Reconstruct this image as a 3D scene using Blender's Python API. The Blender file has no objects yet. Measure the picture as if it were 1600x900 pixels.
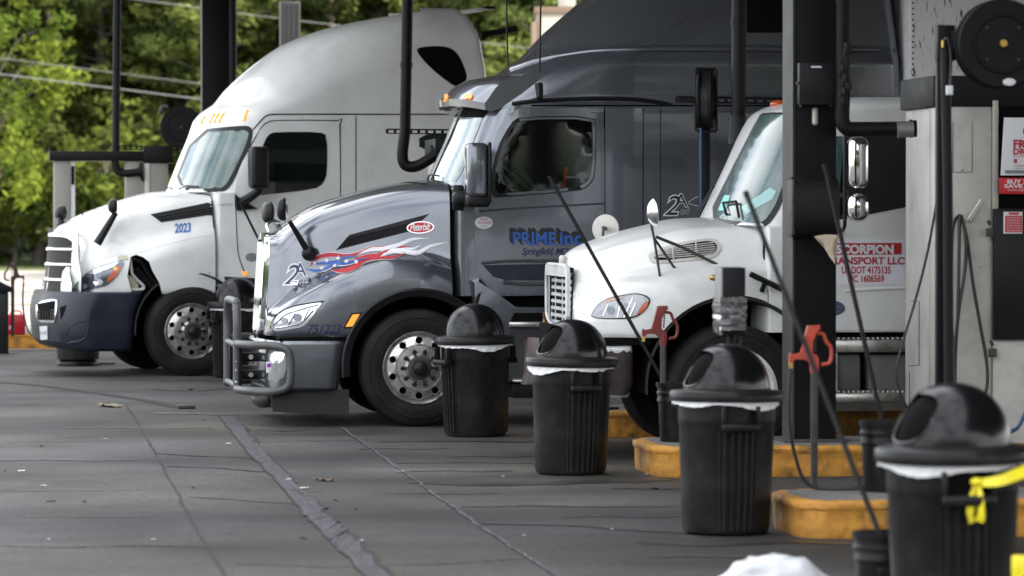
import bpy, bmesh, math, random
import numpy as np
from mathutils import Vector, Matrix, Quaternion
from mathutils.bvhtree import BVHTree
from mathutils.geometry import delaunay_2d_cdt

R = math.radians
PI = math.pi
rnd = random.Random(11)
scene = bpy.context.scene
C = scene.collection

# ------------------------------------------------------------------ camera
FPX = 6000.0                      # focal length in pixels of the 1600 wide photograph
CAM = Vector((0.0, 0.0, 1.85))
TH = math.atan(120 / FPX)         # the horizon sits 120 px above the middle
cam = bpy.data.cameras.new('camera')
cam.sensor_width = 36.0
cam.lens = FPX / 1600 * 36
cam.clip_start = 0.5
cam.clip_end = 3000
cam.dof.use_dof = True
cam.dof.focus_distance = 32.5
cam.dof.aperture_fstop = 3.0
camo = bpy.data.objects.new('camera', cam)
camo.location = CAM
camo.rotation_euler = (PI / 2 - TH, 0, 0)
C.objects.link(camo)
scene.camera = camo

# ------------------------------------------------------------------ light
SUN_AZ = 112.0     # degrees clockwise from +Y (the view direction)
SUN_EL = 33.0
scene.view_settings.view_transform = 'Standard'
scene.view_settings.look = 'None'
scene.view_settings.gamma = 1
scene.view_settings.use_curve_mapping = False
scene.view_settings.exposure = 1.22

world = bpy.data.worlds.new('World')
scene.world = world
world.use_nodes = True
wt = world.node_tree
wt.nodes.clear()
def wn(t, **k):
    n = wt.nodes.new(t)
    for a, b in k.items(): setattr(n, a, b)
    return n
w_out = wn('ShaderNodeOutputWorld')
w_bg = wn('ShaderNodeBackground')
w_sky = wn('ShaderNodeTexSky', sky_type='NISHITA', sun_disc=False)
w_sky.sun_elevation = R(SUN_EL)
w_sky.sun_rotation = R(SUN_AZ)
w_sky.air_density = 1.0; w_sky.dust_density = 1.2; w_sky.ozone_density = 1.0
w_tc = wn('ShaderNodeTexCoord')
w_map = wn('ShaderNodeMapping'); w_map.inputs['Scale'].default_value = (1.0, 1.0, 2.6)
w_no = wn('ShaderNodeTexNoise'); w_no.inputs['Scale'].default_value = 2.6; w_no.inputs['Detail'].default_value = 8; w_no.inputs['Roughness'].default_value = .58
w_rp = wn('ShaderNodeValToRGB'); w_rp.color_ramp.elements[0].position = .33; w_rp.color_ramp.elements[1].position = .55
w_mix = wn('ShaderNodeMixRGB'); w_mix.inputs[2].default_value = (12.6, 12.8, 13.1, 1)
wl = wt.links
wl.new(w_tc.outputs['Generated'], w_map.inputs[0]); wl.new(w_map.outputs[0], w_no.inputs['Vector'])
wl.new(w_no.outputs['Fac'], w_rp.inputs[0]); wl.new(w_rp.outputs[0], w_mix.inputs[0])
wl.new(w_sky.outputs[0], w_mix.inputs[1]); wl.new(w_mix.outputs[0], w_bg.inputs[0])
w_bg.inputs['Strength'].default_value = 0.11
wl.new(w_bg.outputs[0], w_out.inputs[0])

sl = bpy.data.lights.new('sun', 'SUN')
sl.energy = 4.2; sl.angle = R(.53); sl.color = (1, .94, .84)
so = bpy.data.objects.new('sun', sl)
sd = Vector((math.sin(R(SUN_AZ)) * math.cos(R(SUN_EL)), math.cos(R(SUN_AZ)) * math.cos(R(SUN_EL)), math.sin(R(SUN_EL))))
so.rotation_euler = sd.to_track_quat('Z', 'Y').to_euler()
so.location = (20, -10, 30)
C.objects.link(so)

# ------------------------------------------------------------------ pixel <-> world
FWD = Vector((0, math.cos(TH), -math.sin(TH))); UP = Vector((0, math.sin(TH), math.cos(TH)))
def ray(px, py):
    return Vector((1, 0, 0)) * ((px - 800) / FPX) + UP * ((450 - py) / FPX) + FWD
def at(px, py, D):
    r = ray(px, py); return CAM + r * (D / r.y)
def gnd(px, py, z=0.0):
    r = ray(px, py); return CAM + r * ((z - CAM.z) / r.z)
def gd(px, D, z=0.0):
    "point at distance D under pixel column px, at height z"
    p = at(px, 330, D); p.z = z; return p
LANE = R(7.6)                      # the lanes are turned this far from the picture plane

class Frame:
    "local axes: x along the heading, y to the heading's left (towards the camera), z up"
    def __init__(s, g, alpha, W=0.0):
        left = Vector((math.sin(alpha), -math.cos(alpha), 0))
        s.rot = alpha + PI
        s.O = Vector(g) - left * W
        s.M = Matrix.Translation(s.O) @ Matrix.Rotation(s.rot, 4, 'Z')
        s.I = s.M.inverted()
        s.o = s.I @ CAM
        s.R3 = s.I.to_3x3()
    def lray(s, px, py): return s.R3 @ ray(px, py)
    def S(s, px, py, y=0.0):
        d = s.lray(px, py); t = (y - s.o.y) / d.y
        p = s.o + d * t
        return p.x, p.z
    def P(s, px, py, y=0.0):
        x, z = s.S(px, py, y); return Vector((x, y, z))
    def cast(s, bvh, px, py, yref=1.1):
        d = s.lray(px, py).normalized()
        h = bvh.ray_cast(s.o, d)
        if h[0] is None:
            n = bvh.find_nearest(s.P(px, py, yref))
            return n[0], n[1]
        n = h[1]
        if n.dot(d) > 0: n = -n
        return h[0], n

def curve(keys):
    "monotone cubic through (x, v) keys"
    k = sorted(keys); X = np.array([a for a, b in k], float); V = np.array([b for a, b in k], float)
    h = np.diff(X); d = np.diff(V) / h
    m = np.zeros(len(X))
    if len(X) > 2:
        for i in range(1, len(X) - 1):
            if d[i-1] * d[i] > 0:
                w1 = 2*h[i] + h[i-1]; w2 = h[i] + 2*h[i-1]
                m[i] = (w1 + w2) / (w1/d[i-1] + w2/d[i])
        m[0] = d[0]; m[-1] = d[-1]
    else: m[:] = d[0]
    def f(x):
        if x <= X[0]: return float(V[0])
        if x >= X[-1]: return float(V[-1])
        i = int(np.searchsorted(X, x)) - 1; i = max(0, min(i, len(h)-1))
        t = (x - X[i]) / h[i]
        return float((1+2*t)*(1-t)**2*V[i] + t*(1-t)**2*h[i]*m[i] + t*t*(3-2*t)*V[i+1] + t*t*(t-1)*h[i]*m[i+1])
    return f

def chaikin(pts, n=2, closed=True):
    for _ in range(n):
        out = []
        m = len(pts)
        rng = range(m) if closed else range(m - 1)
        if not closed: out.append(pts[0])
        for i in rng:
            a, b = pts[i], pts[(i + 1) % m]
            out.append(tuple(a[k]*.75 + b[k]*.25 for k in range(len(a))))
            out.append(tuple(a[k]*.25 + b[k]*.75 for k in range(len(a))))
        if not closed: out.append(pts[-1])
        pts = out
    return pts

def spline(pts, n=6, closed=False):
    "Catmull-Rom through points"
    P = [Vector(p) for p in pts]; out = []
    m = len(P)
    for i in range(m if closed else m - 1):
        a = P[(i-1) % m] if closed or i > 0 else P[0]*2 - P[1]
        b = P[i]; c = P[(i+1) % m]
        d = P[(i+2) % m] if closed or i + 2 < m else P[-1]*2 - P[-2]
        for k in range(n):
            t = k / n
            out.append(.5*((2*b) + (c-a)*t + (2*a-5*b+4*c-d)*t*t + (3*b-a-3*c+d)*t**3))
    if not closed: out.append(P[-1])
    return out

# ------------------------------------------------------------------ materials
def mat(name, col, rough=.5, metal=0.0, coat=0.0, var=0.0, vscale=6.0, bump=0.0, bscale=40.0, spec=.5, dirt=None, dirt_amt=0.0, dirt_scale=3.0, emit=None, aniso=None):
    m = bpy.data.materials.new(name); m.use_nodes = True
    t = m.node_tree; b = t.nodes['Principled BSDF']; L = t.links
    b.inputs['Base Color'].default_value = (*col, 1)
    b.inputs['Roughness'].default_value = rough
    b.inputs['Metallic'].default_value = metal
    b.inputs['Coat Weight'].default_value = coat
    b.inputs['Coat Roughness'].default_value = .04
    b.inputs['Specular IOR Level'].default_value = spec
    tc = t.nodes.new('ShaderNodeTexCoord')
    src = None
    if var > 0:
        no = t.nodes.new('ShaderNodeTexNoise'); no.inputs['Scale'].default_value = vscale; no.inputs['Detail'].default_value = 7
        L.new(tc.outputs['Object'], no.inputs['Vector'])
        mr = t.nodes.new('ShaderNodeMapRange'); mr.inputs['From Min'].default_value = .3; mr.inputs['From Max'].default_value = .7
        mr.inputs['To Min'].default_value = 1 - var; mr.inputs['To Max'].default_value = 1 + var
        L.new(no.outputs['Fac'], mr.inputs['Value'])
        mx = t.nodes.new('ShaderNodeMixRGB'); mx.blend_type = 'MULTIPLY'; mx.inputs[0].default_value = 1
        mx.inputs[1].default_value = (*col, 1)
        L.new(mr.outputs[0], mx.inputs[2]); src = mx.outputs[0]
        mr2 = t.nodes.new('ShaderNodeMapRange'); mr2.inputs['To Min'].default_value = max(.02, rough - .12); mr2.inputs['To Max'].default_value = min(1, rough + .12)
        L.new(no.outputs['Fac'], mr2.inputs['Value']); L.new(mr2.outputs[0], b.inputs['Roughness'])
    if dirt is not None:
        n2 = t.nodes.new('ShaderNodeTexNoise'); n2.inputs['Scale'].default_value = dirt_scale; n2.inputs['Detail'].default_value = 10; n2.inputs['Roughness'].default_value = .65
        L.new(tc.outputs['Object'], n2.inputs['Vector'])
        rp = t.nodes.new('ShaderNodeValToRGB'); rp.color_ramp.elements[0].position = .48; rp.color_ramp.elements[1].position = .72
        L.new(n2.outputs['Fac'], rp.inputs[0])
        mm = t.nodes.new('ShaderNodeMath'); mm.operation = 'MULTIPLY'; mm.inputs[1].default_value = dirt_amt
        L.new(rp.outputs[0], mm.inputs[0])
        mx = t.nodes.new('ShaderNodeMixRGB'); mx.inputs[1].default_value = (*col, 1); mx.inputs[2].default_value = (*dirt, 1)
        if src: L.new(src, mx.inputs[1])
        L.new(mm.outputs[0], mx.inputs[0]); src = mx.outputs[0]
    if src: L.new(src, b.inputs['Base Color'])
    if bump > 0:
        n3 = t.nodes.new('ShaderNodeTexNoise'); n3.inputs['Scale'].default_value = bscale; n3.inputs['Detail'].default_value = 5
        L.new(tc.outputs['Object'], n3.inputs['Vector'])
        bp = t.nodes.new('ShaderNodeBump'); bp.inputs['Strength'].default_value = bump; bp.inputs['Distance'].default_value = .01
        L.new(n3.outputs['Fac'], bp.inputs['Height']); L.new(bp.outputs[0], b.inputs['Normal'])
    if emit:
        b.inputs['Emission Color'].default_value = (*emit[:3], 1); b.inputs['Emission Strength'].default_value = emit[3]
    return m

M = {}
M['white_paint'] = mat('white_paint', (.74, .75, .74), .32, 0, .55, .03, 1.6, dirt=(.44, .435, .42), dirt_amt=.34, dirt_scale=2.6)
M['white_dirty'] = mat('white_dirty', (.60, .61, .61), .45, 0, .2, .05, 3, dirt=(.2, .19, .18), dirt_amt=.5, dirt_scale=9)
M['grey_paint'] = mat('grey_paint', (.142, .153, .176), .24, .72, .9, .02, 2, dirt=(.20, .19, .18), dirt_amt=.05, dirt_scale=2.5)
M['navy_plastic'] = mat('navy_plastic', (.014, .018, .030), .42, 0, 0, .12, 4, dirt=(.05, .048, .045), dirt_amt=.22, dirt_scale=4, spec=.28)
M['black_plastic'] = mat('black_plastic', (.010, .010, .011), .38, 0, 0, .15, 5, dirt=(.05, .048, .045), dirt_amt=.2, spec=.25)
M['black_matte'] = mat('black_matte', (.010, .010, .011), .75, 0, 0, .1, 8)
M['void'] = mat('void', (.004, .004, .004), .95, spec=.1)
M['rubber'] = mat('rubber', (.011, .011, .012), .72, 0, 0, .2, 6, .25, 60, dirt=(.05, .046, .043), dirt_amt=.3, dirt_scale=7, spec=.2)
M['alu'] = mat('alu', (.62, .61, .59), .30, .9, 0, .12, 9, dirt=(.16, .15, .14), dirt_amt=.5, dirt_scale=7)
M['chrome'] = mat('chrome', (.80, .80, .81), .08, 1)
M['chrome_worn'] = mat('chrome_worn', (.70, .70, .70), .22, .95, 0, .08, 8)
M['iron'] = mat('iron', (.05, .047, .045), .6, .5, 0, .3, 12, .2, 50)
M['glass_dark'] = mat('glass_dark', (.006, .009, .008), .03, 0, 0, spec=.55)
M['glass_screen'] = mat('glass_screen', (.055, .105, .100), .13, 0, .35, spec=.7, dirt=(.25, .32, .31), dirt_amt=.45, dirt_scale=1.6)
M['lens'] = mat('lens', (.62, .65, .68), .12, .55, .9)
M['lens_dull'] = mat('lens_dull', (.26, .27, .29), .16, .35, .8, .15, 20)
M['lens_dark'] = mat('lens_dark', (.10, .12, .15), .1, .5, .8)
M['amber'] = mat('amber', (.50, .085, .015), .25, 0, .6)
M['amber_lit'] = mat('amber_lit', (.9, .22, .03), .3, 0, .3, emit=(1, .28, .03, .55))
M['red_paint'] = mat('red_paint', (.17, .022, .016), .5, 0, 0, .25, 15, .15, 60, dirt=(.07, .03, .025), dirt_amt=.5, dirt_scale=14)
M['red_bright'] = mat('red_bright', (.46, .055, .03), .48, 0, 0, .2, 15, .15, 60, dirt=(.12, .04, .03), dirt_amt=.35, dirt_scale=14)
M['red_plastic'] = mat('red_plastic', (.55, .012, .03), .35, 0, .2, .1, 8)
M['brass'] = mat('brass', (.55, .36, .10), .35, .9, 0, .15, 20)
M['pipe_grey'] = mat('pipe_grey', (.07, .066, .062), .6, .4, 0, .3, 20)
M['black_metal'] = mat('black_metal', (.006, .006, .007), .5, .0, 0, .2, 6, .08, 60, spec=.2)
M['black_column'] = mat('black_column', (.003, .0033, .0045), .55, 0, 0, .25, 3, .06, 50, spec=.22)
M['grey_steel'] = mat('grey_steel', (.22, .22, .22), .5, .4, 0, .15, 4)
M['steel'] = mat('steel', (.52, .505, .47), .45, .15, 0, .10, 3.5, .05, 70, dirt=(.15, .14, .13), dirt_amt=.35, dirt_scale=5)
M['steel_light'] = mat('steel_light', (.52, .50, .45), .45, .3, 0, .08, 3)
M['bin_plastic'] = mat('bin_plastic', (.0095, .0095, .010), .36, 0, 0, .2, 6, .12, 90, dirt=(.045, .043, .041), dirt_amt=.32, dirt_scale=11, spec=.2)
M['dome_plastic'] = mat('dome_plastic', (.004, .004, .005), .24, 0, .15, .1, 7, .04, 25, dirt=(.03, .03, .029), dirt_amt=.12, dirt_scale=5, spec=.27)
M['liner'] = mat('liner', (.72, .72, .73), .4, 0, 0, .06, 12, .5, 22)
M['yellow_curb'] = mat('yellow_curb', (.50, .235, .035), .75, 0, 0, .25, 9, .9, 22, dirt=(.035, .028, .022), dirt_amt=.95, dirt_scale=5.0)
M['island_top'] = mat('island_top', (.16, .155, .15), .85, 0, 0, .25, 4, .4, 60, dirt=(.05, .05, .05), dirt_amt=.5)
M['tape'] = mat('tape', (.85, .72, .02), .38, 0, .1, .05, 20, .3, 30)
M['paper'] = mat('paper', (.62, .50, .38), .8, 0, 0, .1, 30)
M['wrap'] = mat('wrap', (.07, .07, .073), .20, .1, .8, .6, 45, 1.0, 55)
M['sign_white'] = mat('sign_white', (.72, .73, .76), .45)
M['sign_panel'] = mat('sign_panel', (.80, .80, .86), .4)
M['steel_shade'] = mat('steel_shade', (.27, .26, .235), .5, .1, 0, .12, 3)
M['guard_grey'] = mat('guard_grey', (.085, .085, .088), .45, .2, 0, .15, 6)
M['sign_red'] = mat('sign_red', (.52, .020, .028), .45)
M['text_red'] = mat('text_red', (.45, .018, .03), .5)
M['text_blue'] = mat('text_blue', (.03, .14, .42), .4)
M['text_royal'] = mat('text_royal', (.025, .10, .40), .35)
M['text_navy'] = mat('text_navy', (.014, .024, .085), .35)
M['text_white'] = mat('text_white', (.75, .76, .80), .4)
M['text_black'] = mat('text_black', (.012, .012, .014), .4)
M['text_grey'] = mat('text_grey', (.22, .22, .23), .45)
M['sticker_grey'] = mat('sticker_grey', (.20, .22, .25), .5)
M['sticker_blue'] = mat('sticker_blue', (.07, .08, .17), .4)
M['purple'] = mat('purple', (.25, .03, .38), .4)
M['bag_white'] = mat('bag_white', (.60, .61, .64), .3, 0, .2, .06, 8, .9, 16)
M['hose'] = mat('hose', (.012, .012, .013), .45)
M['blue_hose'] = mat('blue_hose', (.015, .06, .16), .4)
M['teal'] = mat('teal', (.25, .62, .55), .5)
M['beige_wall'] = mat('beige_wall', (.40, .375, .33), .8, 0, 0, .1, 1.5)
M['brown_trim'] = mat('brown_trim', (.19, .13, .085), .7)
M['inside'] = mat('inside', (.012, .014, .013), .8)

def window_glass():
    m = bpy.data.materials.new('window_glass'); m.use_nodes = True; t = m.node_tree; t.nodes.clear(); L = t.links
    o = t.nodes.new('ShaderNodeOutputMaterial'); tr = t.nodes.new('ShaderNodeBsdfTransparent'); tr.inputs[0].default_value = (.72, .82, .78, 1)
    g = t.nodes.new('ShaderNodeBsdfGlossy'); g.inputs['Roughness'].default_value = .07; f = t.nodes.new('ShaderNodeFresnel'); f.inputs[0].default_value = 1.75
    mx = t.nodes.new('ShaderNodeMixShader'); L.new(f.outputs[0], mx.inputs[0]); L.new(tr.outputs[0], mx.inputs[1]); L.new(g.outputs[0], mx.inputs[2]); L.new(mx.outputs[0], o.inputs[0]); return m
M['window_glass'] = window_glass()

# ------------------------------------------------------------------ mesh builder
class MB:
    def __init__(s): s.bm = bmesh.new()
    def _new(s, verts, faces, mi=0):
        vs = [s.bm.verts.new(v) for v in verts]
        for f in faces:
            try:
                fc = s.bm.faces.new([vs[i] for i in f]); fc.material_index = mi
            except ValueError: pass
        return vs
    def merge(s, tmp, mi=None, M4=None):
        idx = {}
        for v in tmp.verts: idx[v] = s.bm.verts.new(M4 @ v.co if M4 else v.co)
        for f in tmp.faces:
            try:
                n = s.bm.faces.new([idx[v] for v in f.verts]); n.material_index = f.material_index if mi is None else mi
            except ValueError: pass
        tmp.free(); return s
    def box(s, c, size, bev=0.0, rot=None, mi=0, seg=2):
        t = bmesh.new(); bmesh.ops.create_cube(t, size=1)
        for v in t.verts: v.co = Vector((v.co.x*size[0], v.co.y*size[1], v.co.z*size[2]))
        if bev > 0: bmesh.ops.bevel(t, geom=list(t.edges), offset=bev, segments=seg, affect='EDGES', profile=.5)
        m = Matrix.Translation(Vector(c))
        if rot is not None: m = m @ (rot if isinstance(rot, Matrix) else Matrix.Rotation(rot, 4, 'Z'))
        return s.merge(t, mi, m)
    def bx(s, a, b, bev=0.0, mi=0):
        a, b = Vector(a), Vector(b)
        return s.box((a+b)/2, [abs(v) for v in (b-a)], bev, None, mi)
    def cyl(s, p0, p1, r0, r1=None, n=20, mi=0, cap=True, bev=0):
        p0, p1 = Vector(p0), Vector(p1); r1 = r0 if r1 is None else r1
        d = (p1-p0); q = d.to_track_quat('Z', 'Y'); L = d.length
        prof = [(r0, 0), (r1, L)]
        if bev > 0: prof = [(r0-bev, 0), (r0, bev), (r1, L-bev), (r1-bev, L)]
        return s.lathe(prof, n, p0, q, mi, cap)
    def lathe(s, prof, n=32, origin=(0,0,0), q=None, mi=0, cap=True, arc=None, wob=None):
        o = Vector(origin); rows = []
        for k in range(n):
            a = 2*PI*k/n
            row = []
            for j, (r, z) in enumerate(prof):
                rr = r * (wob(a, j) if wob else 1)
                v = Vector((rr*math.cos(a), rr*math.sin(a), z))
                if q is not None: v = q @ v
                row.append(s.bm.verts.new(o + v))
            rows.append(row)
        m = len(prof)
        for k in range(n):
            A, B = rows[k], rows[(k+1) % n]
            for j in range(m-1):
                f = s.bm.faces.new((A[j], B[j], B[j+1], A[j+1])); f.material_index = mi
        if cap:
            for j in (0, m-1):
                if prof[j][0] > 1e-5:
                    f = s.bm.faces.new([rows[k][j] for k in range(n)]); f.material_index = mi
        return s
    def tube(s, pts, r, n=8, mi=0, closed=False):
        P = [Vector(p) for p in pts]; m = len(P)
        rad = r if callable(r) else (lambda t: r)
        rows = []; prev = None
        for i in range(m):
            if closed: d = P[(i+1) % m] - P[i-1]
            else: d = P[min(i+1, m-1)] - P[max(i-1, 0)]
            if d.length < 1e-9: d = Vector((0, 0, 1))
            d.normalize()
            if prev is None:
                a = Vector((0, 0, 1)) if abs(d.z) < .9 else Vector((1, 0, 0))
                u = d.cross(a).normalized()
            else:
                u = prev - d * prev.dot(d)
                if u.length < 1e-6: u = d.orthogonal()
                u.normalize()
            prev = u; v = d.cross(u)
            rr = rad(i / max(1, m-1))
            rows.append([s.bm.verts.new(P[i] + (u*math.cos(2*PI*k/n) + v*math.sin(2*PI*k/n)) * rr) for k in range(n)])
        for i in range(m if closed else m-1):
            A, B = rows[i], rows[(i+1) % m]
            for k in range(n):
                f = s.bm.faces.new((A[k], A[(k+1) % n], B[(k+1) % n], B[k])); f.material_index = mi
        if not closed:
            for row in (rows[0], rows[-1]):
                f = s.bm.faces.new(row); f.material_index = mi
        return s
    def grid(s, rows, closed=False, cap0=False, cap1=False, mi=0):
        V = [[s.bm.verts.new(p) for p in r] for r in rows]
        n = len(V[0])
        for i in range(len(V)-1):
            for k in range(n if closed else n-1):
                k2 = (k+1) % n
                try:
                    f = s.bm.faces.new((V[i][k], V[i][k2], V[i+1][k2], V[i+1][k])); f.material_index = mi
                except ValueError: pass
        for c, row in ((cap0, V[0]), (cap1, V[-1])):
            if c:
                try:
                    f = s.bm.faces.new(row); f.material_index = mi
                except ValueError: pass
        return s
    def prism(s, outline, d0, d1, plane='xz', bev=0.0, mi=0):
        "outline in a plane, extruded along the third axis from d0 to d1"
        t = bmesh.new()
        def P(a, b, d):
            return Vector((a, d, b)) if plane == 'xz' else (Vector((a, b, d)) if plane == 'xy' else Vector((d, a, b)))
        A = [t.verts.new(P(a, b, d0)) for a, b in outline]; B = [t.verts.new(P(a, b, d1)) for a, b in outline]
        n = len(A)
        for i in range(n): t.faces.new((A[i], A[(i+1) % n], B[(i+1) % n], B[i]))
        fa = t.faces.new(A); fb = t.faces.new(B[::-1])
        if bev > 0:
            bmesh.ops.bevel(t, geom=list(fa.edges) + list(fb.edges), offset=bev, segments=2, affect='EDGES', profile=.5)
        bmesh.ops.triangulate(t, faces=[f for f in t.faces if len(f.verts) > 4])
        return s.merge(t, mi)
    def ell(s, c, r, mi=0, u=20, v=12, rot=None):
        t = bmesh.new(); bmesh.ops.create_uvsphere(t, u_segments=u, v_segments=v, radius=1)
        m = Matrix.Translation(Vector(c))
        if rot is not None: m = m @ rot
        m = m @ Matrix.Diagonal((*r, 1))
        return s.merge(t, mi, m)
    def build(s, name, mats, parent=None, angle=38, weld=0.0):
        if weld: bmesh.ops.remove_doubles(s.bm, verts=s.bm.verts, dist=weld)
        bmesh.ops.recalc_face_normals(s.bm, faces=s.bm.faces)
        me = bpy.data.meshes.new(name); s.bm.to_mesh(me); s.bm.free()
        for m in (mats if isinstance(mats, (list, tuple)) else [mats]): me.materials.append(M[m] if isinstance(m, str) else m)
        return link(name, me, parent, angle)

def link(name, me, parent=None, angle=38):
    if len(me.polygons):
        me.polygons.foreach_set('use_smooth', [True]*len(me.polygons))
        me.set_sharp_from_angle(angle=R(angle))
    o = bpy.data.objects.new(name, me); C.objects.link(o)
    if parent is not None: o.parent = parent
    return o

def tag(o, label, cat, group=None, kind='thing'):
    o['label'] = label; o['category'] = cat; o['kind'] = kind
    if group: o['group'] = group
    return o
def struct(o, kind='structure'):
    o['kind'] = kind; return o
def empty(name, loc, rot, label, cat, group=None):
    o = bpy.data.objects.new(name, None); C.objects.link(o)
    o.empty_display_size = .3
    o.location = loc; o.rotation_euler = (0, 0, rot)
    return tag(o, label, cat, group)
def dup(root, loc=None, rot=None, label=None, group=None):
    r = root.copy(); C.objects.link(r)
    if loc is not None: r.location = loc
    if rot is not None: r.rotation_euler = (0, 0, rot)
    if label: r['label'] = label
    if group: r['group'] = group
    for ch in list(root.children):
        c = ch.copy(); C.objects.link(c); c.parent = r
        for g in list(ch.children):
            d = g.copy(); C.objects.link(d); d.parent = c
    return r

def bool_cut(o, cutter, op='DIFFERENCE'):
    cutter.parent = o.parent
    md = o.modifiers.new('b', 'BOOLEAN'); md.operation = op; md.object = cutter; md.solver = 'EXACT'
    md.material_mode = 'TRANSFER'
    bpy.context.view_layer.update()
    dg = bpy.context.evaluated_depsgraph_get(); dg.update()
    me = bpy.data.meshes.new_from_object(o.evaluated_get(dg), depsgraph=dg)
    o.modifiers.clear(); old = o.data; o.data = me
    bpy.data.meshes.remove(old)
    bpy.data.objects.remove(cutter)
    me.polygons.foreach_set('use_smooth', [True]*len(me.polygons))
    me.set_sharp_from_angle(angle=R(38))
    return o

def bvh_of(*objs):
    vs, fs = [], []
    for o in objs:
        k = len(vs); vs += [v.co.copy() for v in o.data.vertices]; fs += [[i + k for i in p.vertices] for p in o.data.polygons]
    return BVHTree.FromPolygons(vs, fs)

def dense(pts, step):
    out = []
    for i in range(len(pts)):
        a = Vector(pts[i][:2]); b = Vector(pts[(i+1) % len(pts)][:2])
        n = max(1, int((b-a).length/step))
        for k in range(n): out.append(a.lerp(b, k/n))
    return out
def inside(p, poly):
    c = False; n = len(poly)
    for i in range(n):
        a, b = poly[i], poly[i-1]
        if (a[1] > p.y) != (b[1] > p.y) and p.x < (b[0]-a[0])*(p.y-a[1])/(b[1]-a[1]) + a[0]: c = not c
    return c
def fill(poly, step, hole=None):
    "triangulated polygon with inner points -> verts2d, tris, boundary count"
    b = dense(poly, step); vs = list(b); n = len(b)
    hb = dense(hole, step*.6) if hole else []; vs += hb; b = b + hb
    x0 = min(p.x for p in b); x1 = max(p.x for p in b); y0 = min(p.y for p in b); y1 = max(p.y for p in b)
    y = y0 + step*.5; k = 0
    while y < y1:
        x = x0 + step*(.5 if k % 2 else .25)
        while x < x1:
            p = Vector((x, y))
            if inside(p, poly) and min((p-q).length for q in b) > step*.45: vs.append(p)
            x += step
        y += step*.87; k += 1
    if hole:
        m = len(hb); r = delaunay_2d_cdt(vs, [(n+i, n+(i+1) % m) for i in range(m)], [list(range(n))], 1, 1e-6)
        cen = lambda f: sum((r[0][i] for i in f), Vector((0, 0)))/len(f)
        return r[0], [f for f in r[2] if not inside(cen(f), hole)], n
    r = delaunay_2d_cdt(vs, [], [list(range(n))], 1, 1e-6)
    return r[0], r[2], n

def panel(fr, bvh, poly, name, material, parent, off=.006, thick=.012, step=9.0, smooth=2, yref=1.1, edge_mat=None, mb=None, build=True, mi=0, hole=None):
    "a sheet with real thickness laid on a body surface; poly in photograph pixels"
    if smooth: poly = chaikin([tuple(p) for p in poly], smooth)
    vs, fs, n = fill(poly, step, hole)
    top, bot = [], []
    for p in vs:
        h, nn = fr.cast(bvh, p.x, p.y, yref)
        top.append(h + nn*off); bot.append(h + nn*(off-thick))
    mb = mb or MB()
    T = [mb.bm.verts.new(p) for p in top]; B = [mb.bm.verts.new(p) for p in bot]
    cnt = {}
    for f in fs:
        try: mb.bm.faces.new([T[i] for i in f]).material_index = mi
        except ValueError: continue
        for i in range(len(f)):
            e = tuple(sorted((f[i], f[(i+1) % len(f)]))); cnt[e] = cnt.get(e, 0) + 1
    for (a, b), k in cnt.items():
        if k == 1:
            try: mb.bm.faces.new((T[a], T[b], B[b], B[a])).material_index = mi if edge_mat is None else 1
            except ValueError: pass
    for v in T + B:
        if not v.link_faces: mb.bm.verts.remove(v)
    if not build: return mb
    return mb.build(name, [material] + ([edge_mat] if edge_mat else []), parent)

def line_on(fr, bvh, pts, name, material, parent, r=.005, off=.0, yref=1.1, n=5, mb=None, sp=4, closed=False):
    "a thin bead following pixels over a body (seams, trims)"
    pts2 = [(p[0], p[1], 0) for p in pts]
    pts2 = spline(pts2, sp, closed) if sp else [Vector(p) for p in pts2]
    P = []
    for p in pts2:
        h, nn = fr.cast(bvh, p.x, p.y, yref); P.append(h + nn*off)
    own = mb is None
    mb = mb or MB(); mb.tube(P, r, n, closed=closed)
    if own: return mb.build(name, material, parent)
    return mb

_txt = {}
def text_mesh(s, shear=0.0, bold=0.0, space=1.0):
    key = (s, shear, bold, space)
    if key in _txt: return _txt[key]
    cu = bpy.data.curves.new('t', 'FONT'); cu.body = s; cu.size = 1; cu.shear = shear; cu.offset = bold; cu.space_character = space
    cu.align_x = 'LEFT'; cu.resolution_u = 3
    o = bpy.data.objects.new('t', cu); C.objects.link(o)
    dg = bpy.context.evaluated_depsgraph_get(); dg.update()
    me = bpy.data.meshes.new_from_object(o.evaluated_get(dg), depsgraph=dg)
    V = [tuple(v.co[:2]) for v in me.vertices]; F = [list(p.vertices) for p in me.polygons]
    bpy.data.objects.remove(o); bpy.data.meshes.remove(me); bpy.data.curves.remove(cu)
    _txt[key] = (V, F); return V, F

def text_px(fr, bvh, s, box, name, material, parent, off=.008, shear=0.0, bold=0.0, space=1.0, tilt=0.0, yref=1.1, mb=None, mi=0, grow=0.0):
    "lettering laid on a body; box = x0,y0,x1,y1 in photograph pixels; tilt = px rise over the width"
    V, F = text_mesh(s, shear, 0, space)
    a = np.array(V); lo, hi = a.min(0), a.max(0)
    if bold:
        V, F = text_mesh(s, shear, bold, space)
    x0, y0, x1, y1 = box
    own = mb is None
    mb = mb or MB()
    vs = []
    for x, y in V:
        u = (x-lo[0])/(hi[0]-lo[0]); v = (y-lo[1])/(hi[1]-lo[1])
        px = x0 + u*(x1-x0); py = y1 + v*(y0-y1) - tilt*u
        h, nn = fr.cast(bvh, px, py, yref); vs.append(h + nn*off)
    mb._new(vs, F, mi)
    if own: return mb.build(name, material, parent)
    return mb

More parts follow.
